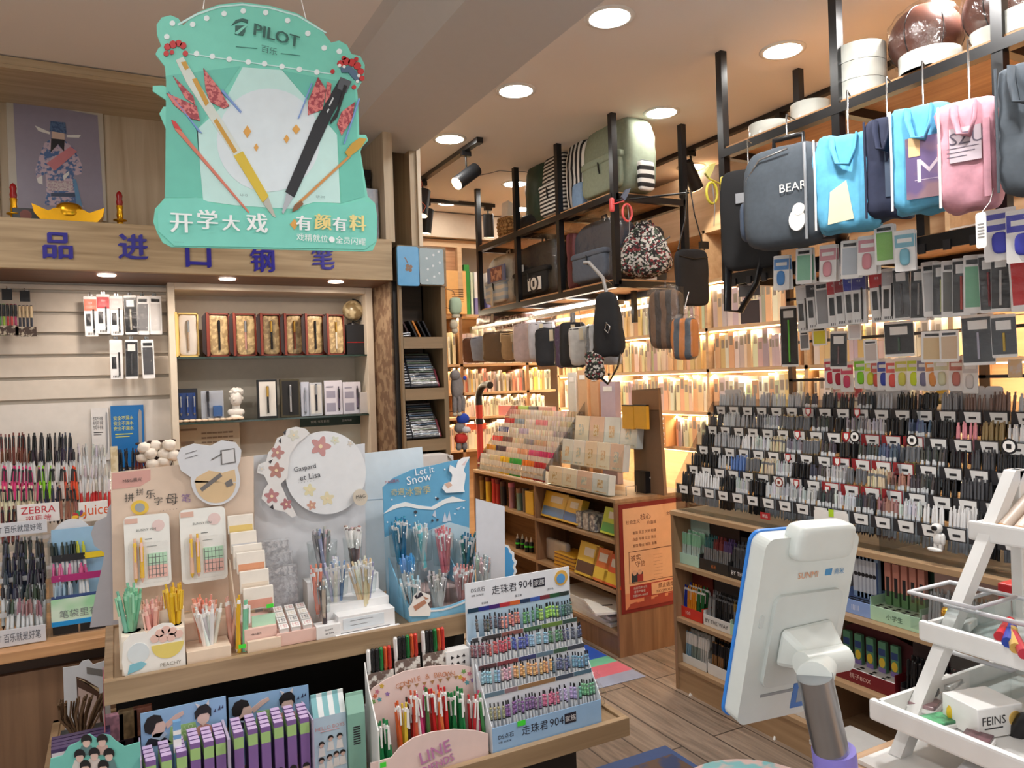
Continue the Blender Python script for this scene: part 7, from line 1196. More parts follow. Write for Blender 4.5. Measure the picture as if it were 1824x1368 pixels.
# ---- bags hanging on the near rack
def tote(r, X, label, m, m2, strap, seed=1, d=.1, yaw=.35, taper=1.0, extra=None):
    y, z, w, h = RX(*r, X); t = T('tote_bag', label, 'bag', loc=(X, y, z), rz=LEFT+yaw); w /= math.cos(yaw)
    O('body', MB().blob(w, d, h, 9, 11, .016, seed, at=(0, 0, h*.5), taper=taper, freq=10), m, parent=t); O('edge_trim', MB().tube([(-w*.49, -d*.5, h*.02), (-w*.48, -d*.52, h*.5), (-w*.49, -d*.5, h*.98)], .004, 5), m2, parent=t)
    for s in (-1, 1): O('handle', MB().tube([(-w*.2, s*d*.5, h*.97), (-w*.19, s*(d*.5+.012), h*.85), (-w*.12, s*(d*.5+.02), h*.68), (w*.06, s*(d*.5+.022), h*.64), (w*.15, s*(d*.5+.014), h*.8), (w*.17, s*d*.5, h*.97)], .013, 6, flat=.3), strap, parent=t)
    if extra: extra(t, w, h, d)
    O('hanging_hook', MB().tube([(0, 0, h*.97), (0, 0, 2.455-z), (0, .06, 2.455-z)], .003, 5), steel, parent=t)
    return t
SKY = fab('sky', (96, 176, 214)); NAVY = fab('navy', (36, 42, 66)); PNK = fab('pink', (206, 150, 164)); GR = fab('greybag', (72, 80, 88))
tote((1474, 242, 1556, 412), 2.26, 'sky blue tote bag folded open, hanging left of the navy one', SKY, paper, SKY, 2, .12, .5, 1.0, lambda t, w, h, d: O('lining', MB().prism([(-w*.3, .02), (w*.1, .03), (0, h*.5), (-w*.25, h*.4)], -d*.56, -d*.53), M('lining_cream', (206, 204, 176), .8), parent=t))
tote((1556, 212, 1612, 392), 2.28, 'navy tote bag with a mesh panel hanging between two sky blue bags', NAVY, NAVY, NAVY, 4, .1, .4, 1.0, lambda t, w, h, d: O('mesh_panel', MB().box(0, w*.42, -d*.56, -d*.53, h*.2, h*.75), M('mesh_slate', (70, 84, 104), .6), parent=t))
def holo(t, w, h, d): O('window_panel', MB().box(-w*.25, w*.46, -d*.58, -d*.54, h*.1, h*.68), M('holo_film', (126, 110, 156), .15, .5, kind='ramp', c2=(170, 140, 150), scale=9), parent=t); O('lettering', MB().text('M', .02, h*.36, .07, -d*.58).box(-.02, .1, -d*.585, -d*.58, h*.27, h*.275), M('let_pale', (206, 196, 206), .4), parent=t); O('label_patch', MB().box(-w*.2, -w*.02, -d*.59, -d*.58, h*.5, h*.68), M('label_gold', (226, 190, 140), .4), parent=t)
tote((1606, 192, 1692, 378), 2.27, 'sky blue tote with an iridescent window hanging left of the pink tote', SKY, paper, SKY, 6, .12, .45, 1.0, holo)
def pinkx(t, w, h, d): O('printed_panel', MB().box(-w*.3, w*.25, -d*.58, -d*.54, h*.42, h*.74), M('panel_mauve', (190, 176, 184), .5), parent=t); O('lettering', MB().text('SZU', .0, h*.64, .035, -d*.58).box(-.05, .03, -d*.585, -d*.58, h*.55, h*.557).box(-.05, .02, -d*.585, -d*.58, h*.51, h*.517).box(-.05, .0, -d*.585, -d*.58, h*.47, h*.477), M('let_dark', (90, 80, 96), .5), parent=t); O('front_strap', MB().box(w*.28, w*.4, -d*.62, -d*.56, h*.06, h*.78), PNK, parent=t)
tote((1690, 186, 1772, 374), 2.25, 'pink tote bag with dark printed lettering hanging beside the thick black post', PNK, paper, PNK, 8, .13, .4, 1.08, pinkx)
tote((1790, 112, 1880, 345), 2.2, 'slate grey bag hanging at the right edge beyond the thick black post', GR, GR, GR, 9, .1, .3)
y, z, w, h = RX(1340, 262, 1478, 440, 2.25); t = T('backpack', 'dark grey school backpack with a white bear-shaped print hanging on the near rack', 'backpack', loc=(2.25, y, z), rz=LEFT+.35)
O('body', MB().blob(w*.85, .16, h, 6, 11, .006, 3, at=(0, 0, h/2), arch=.12), GR, parent=t); O('side_panel', MB().blob(w*.35, .13, h*.96, 7, 8, .004, 4, at=(w*.36, .03, h*.5)), black, parent=t); O('piping', MB().tube([(w*.26, -.085, h*.02), (w*.27, -.09, h*.5), (w*.26, -.085, h*.95)], .006, 6).tube([(w*.4, -.05, h*.03), (w*.34, -.06, h*.45), (w*.36, -.05, h*.95)], .006, 6), M('piping_grey', (150, 152, 156), .5), parent=t)
O('mesh_pocket', MB().blob(w*.16, .1, h*.42, 4, 7, at=(-w*.42, -.0, h*.32)), M('mesh_slate', (70, 84, 104), .6), parent=t); O('zip', MB().tube([(-w*.38, -.06, h*.3), (-w*.36, -.07, h*.72), (-w*.2, -.085, h*.88), (w*.1, -.088, h*.93)], .004, 5), steel, parent=t); O('print', MB().prism(ring(w*.17, h*.22, .03, 16, .04), -.088, -.07).prism(ring(w*.19, h*.32, .022, 16), -.089, -.07).text('BEAR', w*.14, h*.55, .03, -.086), paper, parent=t); O('handle', MB().tube([(-.05, 0, h*.95), (-.05, 0, h+.04), (.06, 0, h+.04), (.06, 0, h*.95)], .011, 6), black, parent=t); O('hanging_hook', MB().tube([(0, 0, h+.04), (0, 0, 2.455-z), (0, .09, 2.455-z)], .003, 5), steel, parent=t)
y, z, w, h = RX(1296, 300, 1372, 480, 2.29); t = T('shoulder_bag', 'flat black shoulder bag with dangling straps beside the first post of the near rack', 'bag', loc=(2.30, y, z), rz=LEFT+.5)
O('body', MB().blob(w, .05, h, 8, 9, .005, 5, at=(0, 0, h/2)), M('fabric_jet', (22, 22, 24), .8), parent=t); O('strap', MB().tube([(-w*.4, -.01, .05), (-w*.42, -.02, -.16), (-w*.2, -.02, -.17), (w*.1, -.02, -.06), (w*.2, -.01, .04)], .018, 6, flat=.25), black, parent=t); O('grey_tab', MB().box(-w*.2, w*.3, -.034, -.028, h*.66, h*.76), M('tab_grey', (160, 162, 166), .6), parent=t); O('hanging_hook', MB().tube([(0, 0, h*.98), (0, 0, 2.44-z), (0, .05, 2.44-z)], .003, 5), steel, parent=t)
for r, X, lb in (((1452, 285, 1477, 338), 2.2, 'white paper tag hanging from the dark grey school backpack'), ((1738, 378, 1757, 442), 2.15, 'white paper tag hanging below the pink tote bag')):
    y, z, w, h = RX(*r, X); t = T('price_tag', lb, 'tag', loc=(X, y, z), rz=LEFT); O('card', MB().prism(rrect(-w/2, w/2, 0, h, .008), 0, .0015), paper, parent=t); b = MB()
    for i in range(5): b.box(-w*.3, w*.3, -.001, 0, h*(.3+.09*i), h*(.33+.09*i))
    O('print', b, M('print_dim2', (150, 150, 150), .6), parent=t); O('string', MB().tube([(0, 0, h*.95), (.01, .03, h+.03), (-.005, .08, h+.09)], .0012, 4), paper, parent=t)
# ---- packs hanging on the hook rail and the grid below it
t = T('hook_grid', 'steel rods and black uprights carrying the rows of refill packs above the long pen rack', 'display grid', loc=(2.75, 1.9, .86)); L_ = W(t)
for y in (2.46, 1.6, .8): cab('upright', MB().box(2.72, 2.745, y-.012, y+.012, .86, 1.88), M('upright_brown', (96, 76, 60), .5))
HR = (1.815, 1.62, 1.45)
for z in HR: cab('rod', MB().box(2.72, 2.735, .7, 2.47, z, z+.012), M('dark_steel', (70, 70, 74), .3, .8))
def hang(px, py, X, kind, c, label, w=.05, h=.17, grp=None, yaw=.45, n=1, bx=None):
    for i in range(n):
        q = P(px, py, x=X); T('hanging_pack', label, 'hanging pack', grp, me=pack_mesh(kind, w, h), loc=(X+.012*i, q.y, q.z), rot=(rnd(-.04, .04), rnd(-.04, .04), LEFT+yaw+rnd(-.12, .12)), c=c)
    q = P(px, py, x=X); T('hook', 'steel hook holding the '+label[:46].split(' hanging')[0], 'hook', 'steel hooks of the refill grid', mb=MB().tube([(0, 0, -.006), (bx-X if bx else 2.722-X, .0, .004)], .002, 5), ms=steel, loc=(X, q.y, q.z+.0005), c=None)
R1 = 'novelty packs on the top hook rail'
for px, py, c, k, lb in ((1392, 455, (80, 140, 206), 'tool', 'blue toy magnifier pack first'), (1432, 442, (140, 200, 170), 'plain', 'mint green card pack second'), (1475, 436, (214, 150, 160), 'tool', 'pink animal-shaped pack third'), (1514, 428, (190, 200, 210), 'plain', 'white header pack fourth'), (1545, 420, (206, 140, 150), 'tool', 'grey and pink round pack fifth'), (1574, 400, (130, 190, 90), 'plain', 'tall green card pack sixth'), (1610, 410, (120, 180, 200), 'tool', 'pink and blue oval pack seventh')): hang(px, py, 2.33, k, c, lb+' on the top hook rail under the bags', .062, .135, R1, .35, 2, FX-.03)
for px, lb in ((1778, 'blue scissors on a white and red card hanging below the thick black post'), (1822, 'blue scissors on a red card hanging at the right edge')): hang(px, 372, 2.28, 'tool', (60, 66, 180), lb, .085, .15, 'blue scissors cards', .3, 1, FX-.03)
R2 = (('black-printed', (226, 226, 226), 'refill', 1428, 508, 3), ('black-banded', (60, 60, 64), 'refill', 1446, 502, 2), ('grey smoky', (150, 150, 152), 'plain', 1462, 500, 2), ('red-topped', (196, 40, 50), 'refill', 1484, 496, 3), ('wine red-topped', (150, 40, 50), 'refill', 1497, 492, 2), ('blue-topped', (50, 60, 170), 'refill', 1513, 489, 3), ('indigo-topped', (60, 60, 140), 'refill', 1529, 487, 2), ('scarlet-topped', (206, 40, 44), 'refill', 1560, 482, 3), ('silver', (190, 190, 194), 'refill', 1584, 478, 3), ('dark grey', (90, 90, 94), 'black', 1603, 476, 2), ('jet black', (150, 150, 150), 'black', 1637, 474, 3), ('clear', (190, 192, 194), 'plain', 1655, 466, 2), ('khaki', (170, 176, 110), 'black', 1676, 466, 3), ('charcoal', (110, 112, 110), 'plain', 1692, 464, 2), ('red and grey', (180, 70, 60), 'black', 1712, 460, 3), ('mint green', (120, 184, 150), 'plain', 1732, 454, 3), ('dark red', (130, 40, 46), 'black', 1758, 452, 2), ('black and white', (206, 206, 206), 'black', 1782, 448, 3), ('red and white', (206, 50, 56), 'plain', 1812, 446, 2))
for wd_, c, k, px, py, n in R2: hang(px, py, 2.5, k, c, wd_+' refill pack hanging in the long row under the novelty packs', .052, .19, wd_+' refill packs in the long row', .42, n)
R3 = ((1404, 545, (100, 200, 60), 'black', 'tall black pack with a lime cutter', .075, .26), (1432, 590, (120, 120, 124), 'plain', 'small grey pack beside the lime cutter', .04, .08), (1459, 583, (214, 210, 40), 'plain', 'bright yellow small pack', .06, .075), (1494, 590, (120, 90, 90), 'black', 'dark pack with a brown tool', .065, .15), (1522, 573, (206, 206, 210), 'plain', 'white small box-like pack', .05, .07), (1600, 572, (60, 90, 70), 'black', 'black pack with a green round tool', .1, .13), (1740, 560, (170, 170, 190), 'black', 'large black pack with white brush lettering', .095, .17), (1786, 560, (200, 170, 60), 'black', 'maroon pack with a yellow knife', .07, .14), (1550, 605, (206, 196, 190), 'plain', 'pale round-faced pack', .05, .09), (1662, 590, (222, 196, 150), 'plain', 'amber tape pack', .075, .11), (1690, 588, (214, 190, 160), 'plain', 'cream card pack', .06, .11))
for px, py, c, k, lb, w, h in R3: hang(px, py, 2.56, k, c, lb+' hanging in the third row of the refill grid', w, h, None, .35)
y, z, w, h = RX(1804, 566, 1840, 602, 2.56); t = T('sign', 'red sign with pale characters at the right edge of the refill grid', 'sign', loc=(2.72, y, z), rz=LEFT); O('card', MB().box(-w/2, w/2, 0, .004, 0, h), M('sign_scarlet', (214, 50, 34), .4), parent=t); O('lettering', MB().text('特价', 0, h*.6, h*.4, 0), M('let_gold', (240, 200, 120), .4), parent=t)
R4 = ((1478, 638, (190, 40, 70), 'raspberry red'), (1492, 640, (170, 30, 60), 'crimson'), (1508, 644, (206, 70, 110), 'hot pink'), (1532, 637, (130, 210, 40), 'lime green'), (1552, 638, (206, 216, 60), 'yellow-green'), (1562, 640, (206, 90, 80), 'white and red'), (1574, 638, (50, 70, 170), 'white and royal blue'), (1590, 640, (220, 90, 80), 'white and coral'), (1606, 637, (206, 206, 90), 'pale yellow'), (1628, 636, (200, 222, 50), 'neon yellow'), (1646, 636, (120, 120, 150), 'grey-blue'), (1660, 636, (222, 150, 80), 'orange'), (1676, 634, (206, 210, 180), 'pale green'), (1704, 634, (190, 120, 110), 'silver and red'), (1728, 638, (206, 204, 204), 'plain white'))
for px, py, c, lb in R4: hang(px, py, 2.68, 'tool', c, lb+' eraser pack hanging in the bright lowest row of the refill grid', .052, .125, None, .3)
for i, (r, c, lb) in enumerate((((1480, 690, 1530, 715), (190, 90, 100), 'red and white printed'), ((1662, 690, 1684, 720), (222, 200, 90), 'yellow'), ((1790, 640, 1815, 672), (226, 206, 170), 'cream'))): y, z, w, h = RX(*r, 2.7); T('hanging_card', lb+' card showing just above the long pen rack', 'card', mb=MB().box(-w/2, w/2, 0, .004, 0, h), ms=M('hcard_%d' % i, c, .5, kind='ramp', c2=(226, 220, 214), scale=30), loc=(2.717, y, z), rz=LEFT)
t = T('hanging_pack', 'clear blister pack dangling under the flat black shoulder bag', 'hanging pack', loc=P(1332, 455, x=2.5), rz=LEFT+.3); O('card', MB().box(-.05, .05, 0, .004, -.18, 0), M('smoky_card', (110, 112, 116), .3), parent=t); O('blister', MB().blob(.07, .03, .1, 4, 6, at=(0, -.012, -.09)), film, parent=t); O('tool', MB().blob(.03, .02, .07, 3, 5, at=(.01, -.01, -.1)), M('tool_white', (206, 206, 210), .3), parent=t); O('lower_card', MB().box(-.045, .045, .002, .005, -.3, -.2), M('smoky_card2', (96, 84, 84), .3), parent=t); O('hanging_hook', MB().tube([(0, 0, -.01), (0, .23, .005)], .002, 5), steel, parent=t)
# ---------------------------------------------------------------- right shelf unit with the long acrylic pen rack
UX, UY0, UY1, UT = 2.33, .45, 2.862, .852
t = T('long_shelf_unit', 'long low oak shelf unit on the right, boxes of pens on its shelves', 'shelf unit', loc=(UX+.24, 1.6, 0)); L_ = W(t)
uo = M('unit_oak', (178, 148, 114), .45, kind='woody', c2=(148, 118, 86), scale=18); uz = M('unit_oak_end', (162, 130, 98), .45, kind='woodz', c2=(134, 104, 76), scale=18)
cab('top_board', MB().box(UX, 2.85, UY0, UY1, UT-.022, UT), uo, .0015)
for y in (UY1-.02, 2.04, 1.24, UY0): cab('end_panel' if y in (UY1-.02, UY0) else 'divider', MB().box(UX+.002 if y in (UY1-.02, UY0) else UX+.012, 2.83, y, y+.018, 0, UT-.022), uz)
cab('back', MB().box(2.66, 2.68, UY0+.02, UY1-.02, .1, UT-.022), M('unit_back', (110, 84, 62), .6, kind='woody', c2=(92, 70, 50)))
SU = (.6, .345, .125)
for z in SU: cab('shelf_board', MB().box(UX+.004, 2.66, UY0+.02, UY1-.02, z-.018, z), uo)
cab('plinth', MB().box(UX+.008, UX+.026, UY0+.02, UY1-.02, 0, .107), uo)
# rack
t = T('long_pen_rack', 'long clear six-tier acrylic rack crammed with dark gel pens, price tags along every tier', 'pen rack', loc=(UX+.1, 1.6, UT+.001)); L_ = W(t)
TI = [(2.362, .958), (2.427, 1.043), (2.492, 1.133), (2.552, 1.224), (2.610, 1.318)]; TY = [(2.85, .5)]*5
tagw = M('price_tag_white', (222, 222, 220), .5); tagk = M('price_tag_black', (40, 40, 44), .5); tagr = M('price_tag_red', (140, 34, 40), .5)
for k, (x, z) in enumerate(TI):
    cab('tier', MB().box(x, x+.003, .5, 2.85, z-.075 if k else UT+.002, z+.026).box(x+.003, x+.062, .5, 2.85, z-.06 if k else UT+.002, z-.057 if k else UT+.005), smoke)
    for j in range(27):
        y = 2.845-.0872*j; cab('divider', MB().box(x+.003, x+.06, y-.0012, y+.0012, z-.055, z+.02), acry) if j % 2 == 0 and y > 1.2 else 0
        if y < 1.2: continue
        dk = (y-.044, y-.006); pk = MB()
        pk.box(x-.0015, x-.0003, y-.084, y-.004, z-.022, z+.022, 1 if not (k in (1, 2, 3) and 8 < j < 13) else 2); pk.prism([(y-.08, z-.018), (y-.03, z-.018), (y-.022, z+.018), (y-.08, z+.018)], 0, .0008, 0, X=Matrix(((0, 1, 0, x-.0026), (1, 0, 0, 0), (0, 0, 1, 0), (0, 0, 0, 1))))
        pk.box(x-.0034, x-.0026, y-.065, y-.04, z-.006, z+.002, 1); cab('price_tag', pk, [tagw, tagk, tagr])
for y in (2.85, 1.76, .5): cab('side_panel', MB().prism([(2.36, UT+.002), (2.70, UT+.002), (2.70, 1.36), (2.61, 1.36), (2.36, .99)], y, y+.003), smoke)
cab('back_panel', MB().box(2.70, 2.704, .5, 2.85, UT+.002, 1.37), smoke)
GN = {'k': ('black', (28, 28, 31)), 'd': ('dark grey', (70, 70, 74)), 'g': ('grey', (130, 130, 134)), 's': ('silver', (176, 178, 182)), 'w': ('white', (226, 226, 226)), 'n': ('slate blue', (80, 92, 116)), 'b': ('brown', (120, 94, 84)), 'p': ('pink', (216, 140, 150)), 'o': ('gold', (150, 128, 86)), 'c': ('cream', (206, 190, 160)), 'm': ('rosy brown', (160, 116, 108)), 'l': ('pale grey', (200, 204, 206)), 'v': ('blue', (90, 120, 176))}
PLAN = ('kwwksklssdldmlwwksd', 'kksvocskdsocmdkdkdk', 'ksswlcgodkdnodkdkw w', 'dlsgsoodkgsknkpowwk', 'lssslsddkdskkgbbsdk')
TN = ('front', 'second', 'third', 'fourth', 'top'); ORD = ('1st', '2nd', '3rd', '4th', '5th', '6th', '7th', '8th', '9th', '10th', '11th', '12th', '13th', '14th', '15th', '16th', '17th', '18th', '19th')
gm = {a: pen_mesh(kd, mm, .145, n=6) for a, kd, mm in (('k', 'cap', BLK), ('d', 'clear', CLR), ('g', 'clear', CLR), ('s', 'clear', CLR), ('w', 'cap', WHT), ('n', 'clear', CLR), ('b', 'clear', CLR), ('p', 'clear', CLR), ('o', 'cap', GRY), ('c', 'click', GRY), ('m', 'clear', CLR), ('l', 'clear', CLR), ('v', 'click', WHT))}
rest = MB()
for k, (x, z) in enumerate(TI):
    for j, ch in enumerate(PLAN[k]):
        if ch == ' ': continue
        y = 2.845-.0872*j; n = 7 if k < 4 else 6; wd_, c = GN[ch]
        if y < 1.28: continue
        for r in range(2):
            pts = [(x+.018+.022*r+rnd(-.003, .003), y-.010-(i+.5)*.0112, z-.062+.006*r+rnd(-.004, .003)) for i in range(n)]
            if r == 0 and (k < 4 and j > 3 and j < 14 or k == 4 and j in (6, 9, 12)):
                lb = '%s pen in the %s compartment from left, %s tier of the long rack' % (wd_, ORD[j], TN[k])
                pens(pts, gm[ch], 'rack_pen', lb, 'gel pen', 'pens in compartment %d of the %s tier' % (j+1, TN[k]), c, (0, .1), .045)
            elif r == 0 or j % 2:
                for p in pts:
                    a = rnd(-.05, .05); d = Vector((.1, a, 1)).normalized(); q = Vector(p); mi = 'kdgswnbpocmlv'.index(ch)
                    rest.cyl(q, q+d*.13, .0052, n=5, mi=mi).cyl(q+d*.13, q+d*.142, .003, n=4, mi=mi)
o = T('rack_pens_behind', 'remaining pens standing behind the front ones in the long pen rack', 'gel pens', mb=rest, ms=[M('rest_'+a, GN[a][1], .3) for a in 'kdgswnbpocmlv']); o['kind'] = 'stuff'
# toppers, badges, paper on the rack
for r, lb in (((1540, 688, 1618, 720), 'left clear scalloped topper card on the long pen rack'), ((1690, 688, 1752, 716), 'middle clear scalloped topper card on the long pen rack'), ((1752, 688, 1784, 722), 'rounded clear topper card on the long pen rack'), ((1288, 694, 1318, 712), 'small clear topper at the far end of the long pen rack')):
    y, z, w, h = RX(*r, 2.68); T('topper_card', lb, 'display card', mb=MB().prism(rrect(-w/2, w/2, -.06, h, min(.012, h*.4)), 0, .003), ms=M('milky_acrylic', (196, 196, 198), .3), loc=(2.69, y, z), rz=LEFT)
for px, py, X, rr in ((1523, 778, 2.42, .022), (1625, 784, 2.42, .022), (1798, 795, 2.42, .024), (1388, 859, 2.35, .02)): q = P(px, py, x=X); T('round_badge', 'round badge sticker %s on the long pen rack' % {1523: 'nearest the red shields', 1625: 'black-rimmed, beneath the pink pens', 1798: 'at the far right', 1388: 'dark red, in the middle'}[px], 'badge', mb=MB().prism(ring(0, 0, rr), -.002, 0, 0).prism(ring(0, 0, rr*.75), -.003, -.002, 1).box(-rr*.3, rr*.3, -.004, -.003, -rr*.3, rr*.3, 0), ms=[BLK if px != 1388 else M('badge_brick', (130, 50, 40), .5), paper], loc=(X, q.y, q.z), rz=LEFT)
for i, (px, py, X) in enumerate(((1440, 734, 2.59), (1527, 736, 2.59), (1421, 775, 2.47), (1508, 778, 2.47), (1404, 816, 2.47), (1492, 823, 2.47), (1419, 862, 2.41), (1474, 873, 2.41))):
    q = P(px, py, x=X); T('shield_badge', 'small shield badge on the %s tag rail of the long rack, %s of two' % (('top', 'fourth', 'third', 'second')[i//2], ('left', 'right')[i % 2]), 'badge', mb=MB().prism([(-.014, .018), (.014, .018), (.014, -.004), (0, -.02), (-.014, -.004)], -.002, 0, 0).prism([(-.009, .013), (.009, .013), (.009, -.002), (0, -.013), (-.009, -.002)], -.003, -.002, 1), ms=[M('shield_red', (170, 40, 44), .5), paper], loc=(X, q.y, q.z), rz=LEFT)
y, z, w, h = RX(1443, 912, 1505, 945, 2.33); T('paper_note', 'white creased paper taped over the front tier above the customer screen', 'paper', mb=MB().prism([(-w/2, 0), (w/2, .005), (w/2-.004, h), (-w*.4, h*1.0), (-w/2, h*.9)], 0, .002, 0).box(-.01, .012, -.001, 0, h*.7, h*1.1, 1), ms=[paper, M('neon_lime', (180, 220, 50), .5)], loc=(2.352, y, z), rz=LEFT)
y, z, w, h = RX(1349, 914, 1366, 926, 2.34); T('sticker', 'little red sticker on the front tier of the long pen rack', 'sticker', mb=MB().box(-w/2, w/2, 0, .001, 0, h).text('新品', 0, h/2, h*.5, 0, 1), ms=[M('shield_red', (170, 40, 44), .5), paper], loc=(2.357, y, z), rz=LEFT)
q = P(1660, 985, x=2.3); t = T('astronaut_figure', 'small white spaceman figure clipped to the front tier of the long pen rack', 'figure', loc=(2.335, q.y, q.z), rz=LEFT); O('body', MB().blob(.03, .024, .04, 2.6, 6, at=(0, 0, .04)).blob(.034, .03, .032, 2.2, 6, at=(-.004, 0, .075)).blob(.014, .014, .04, 2.5, 4, at=(.018, -.004, .042)).blob(.05, .02, .014, 2.5, 4, at=(-.01, -.004, .005)).blob(.014, .016, .03, 2.5, 4, at=(.008, 0, .018)).blob(.014, .016, .03, 2.5, 4, at=(-.008, 0, .018)), WHT, parent=t); O('visor', MB().blob(.02, .01, .016, 2.4, 4, at=(-.004, -.014, .076)), BLK, parent=t); O('clip', MB().box(-.003, .003, .008, .024, .03, .05), BLK, parent=t)
# boxes of pens on the shelves
def penbox(a, b, zi, label, c, cs, mesh, txt=None, back=None, rows=2, hh=.05, X=UX+.035, tc=(230, 230, 230), lift=0, npens=None, L=.142, spr=.0125):
    y0, y1 = P(a, 1100, x=X).y, P(b, 1100, x=X).y; w = y0-y1; z = SU[zi]+.0012; t = T('pen_box', label, 'pen box', loc=(X, (y0+y1)/2, z), rz=LEFT)
    O('tray', MB().box(-w/2, w/2, 0, .002, 0, hh).box(-w/2, w/2, .07, .073, 0, hh+.03).box(-w/2, -w/2+.002, .002, .07, 0, hh+.015).box(w/2-.002, w/2, .002, .07, 0, hh+.015).box(-w/2, w/2, .002, .07, 0, .003), M('pbox_%d_%d_%d' % c, c, .45), parent=t)
    if back: O('back_card', MB().box(-w/2, w/2, .073, .076, 0, back[0]), M('pback_%d_%d_%d' % back[1], back[1], .5), parent=t)
    if txt: O('lettering', MB().text(txt, 0, hh*.5, hh*.35, 0, wmax=w*.85), M('plet_%d_%d_%d' % tc, tc, .5), parent=t)
    n = int((w-.01)/spr)
    for r in range(rows):
        for i in range(n):
            wd_, cc = cs[int(i*len(cs)/n)]; lb = wd_+' pen in the '+label.split(' on the ')[0]+(' on the '+label.split(' on the ')[1].split(',')[0] if ' on the ' in label else '')
            T('boxed_pen', lb, 'pen', lb, me=mesh, loc=(X+.016+.028*r, (y0+y1)/2+w/2-.006-(i+.5)*(w-.012)/n, z+.004+.008*r), rot=(rnd(-.03, .03), .08+rnd(-.03, .03), rnd(-.3, .3)), c=cc)
    return t
penbox(1210, 1247, 0, 'mint box on the top shelf, far end', (170, 206, 190), (('pale mint', (196, 214, 208)),), pen_mesh('cap', M('mint_pl', (150, 206, 172), .3)), None, (.2, (176, 200, 190)))
penbox(1249, 1300, 0, 'dark box with an orange badge on the top shelf', (40, 38, 38), (('blue and green', (60, 110, 110)), ('red-brown', (130, 60, 60)), ('violet', (90, 70, 120))), pen_mesh('clear', SLV), '点石', (.215, (50, 34, 32)), tc=(220, 120, 50))
penbox(1302, 1352, 0, 'black box with white lettering on the top shelf', (28, 28, 30), (('graphite', (80, 82, 86)), ('black', (36, 36, 38))), pen_mesh('click', GRY), 'BY THE WAY', (.17, (44, 42, 44)))
penbox(1203, 1250, 1, 'red box on the middle shelf, far end', (200, 50, 36), (('blue', (40, 60, 170)), ('yellow and orange', (230, 150, 40)), ('green', (40, 110, 60))), pen_mesh('click', WHT), '100', (.2, (110, 40, 34)), tc=(226, 200, 190))
penbox(1253, 1300, 1, 'white box with dark lettering on the middle shelf', (214, 214, 212), (('silver grey', (150, 152, 154)), ('black', (32, 32, 34)), ('charcoal', (50, 50, 52))), pen_mesh('click', GRY), 'BY THE WAY', (.2, (60, 54, 54)), tc=(40, 40, 44))
penbox(1300, 1345, 1, 'pale green box on the middle shelf', (170, 206, 180), (('olive gold', (150, 130, 80)), ('teal', (70, 130, 120)), ('rose', (190, 130, 130))), pen_mesh('clear', SLV), None)
penbox(1207, 1255, 2, 'white basket on the lowest shelf, far end', (214, 216, 214), (('pale blue', (140, 180, 206)), ('grey-green', (150, 166, 160)), ('white', (210, 212, 210))), pen_mesh('cap', WHT), None, rows=2, hh=.04, L=.12)
penbox(1258, 1320, 2, 'white slotted box on the lowest shelf', (220, 220, 218), (('bronze', (150, 110, 70)), ('black', (34, 34, 36)), ('silver', (180, 182, 186))), pen_mesh('cap', BLK), None, (.2, (40, 38, 38)))
penbox(1322, 1440, 2, 'white box half behind the customer screen', (216, 216, 214), (('brown', (120, 90, 80)), ('black', (40, 40, 42))), pen_mesh('cap', BLK), None)
# packaged boxes further right
def boxed(a, b, zi, label, c, n, bm_, spr, back=None, txt=None, tc=(60, 110, 80), X=UX+.04, hh=.05, bh=.17, glab='', floorc=None):
    y0, y1 = P(a, 1150, x=X).y, P(b, 1150, x=X).y; w = y0-y1; z = SU[zi]+.0012; t = T('display_box', label, 'display box', loc=(X, (y0+y1)/2, z), rz=LEFT); m = M('pbox_%d_%d_%d' % c, c, .45)
    O('tray', MB().box(-w/2, w/2, 0, .002, 0, hh).box(-w/2, -w/2+.002, .002, .1, 0, hh+.03).box(w/2-.002, w/2, .002, .1, 0, hh+.03).prism([(-w/2, .08), (-w/2, hh), (w/2, hh), (w/2, .08)], .1, .103), m, parent=t)
    O('slotted_top', MB().box(-w/2+.002, w/2-.002, .002, .1, hh-.004, hh-.001, 0), floorc or m, parent=t); b_ = MB()
    for i in range(n):
        for r in range(2): b_.box(-w/2+.012+i*(w-.02)/n, -w/2+.012+i*(w-.02)/n+.014, .008+.022*r, .02+.022*r, hh-.001, hh)
    O('slot', b_, dark, parent=t)
    if back: O('back_card', MB().prism([(-w*.5, 0), (w*.5, 0), (w*.5, back[0]), (w*.2, back[0]+.02), (-w*.3, back[0]+.03), (-w*.5, back[0])], .103, .106), M('pback_%d_%d_%d' % back[1], back[1], .5), parent=t)
    if txt: O('lettering', MB().text(txt, 0, hh*.5, hh*.4, 0, wmax=w*.7), M('plet_%d_%d_%d' % tc, tc, .5), parent=t)
    for i in range(n): T('slim_box', glab, 'slim box', glab, me=bm_, loc=(X+.065, (y0+y1)/2+w/2-.02-(i+.4)*(w-.03)/n, z+hh+.0005), rz=LEFT)
grn = MB().box(-.012, .012, -.01, .01, 0, .05, 1).box(-.012, .012, -.01, .01, .05, .13, 0).box(-.006, .006, -.0108, -.01, .03, .1, 2).box(-.012, .012, -.01, .01, .13, .15, 0).mesh('rosy_box', [M('rosy_card', (206, 140, 124), .5), M('moss_card', (90, 130, 86), .5), ink])
blu = MB().box(-.013, .013, -.008, .008, 0, .16, 0).box(-.0132, .004, -.0088, -.008, .02, .14, 1).prism(ring(-.002, .085, .008, 10), -.0095, -.008, 2).box(.006, .0125, -.0088, -.008, .02, .14, 3).mesh('pale_blue_pack', [M('pk_blue', (150, 176, 206), .4), M('pk_white', (214, 220, 228), .4), ink, M('pk_deep', (60, 80, 120), .4)])
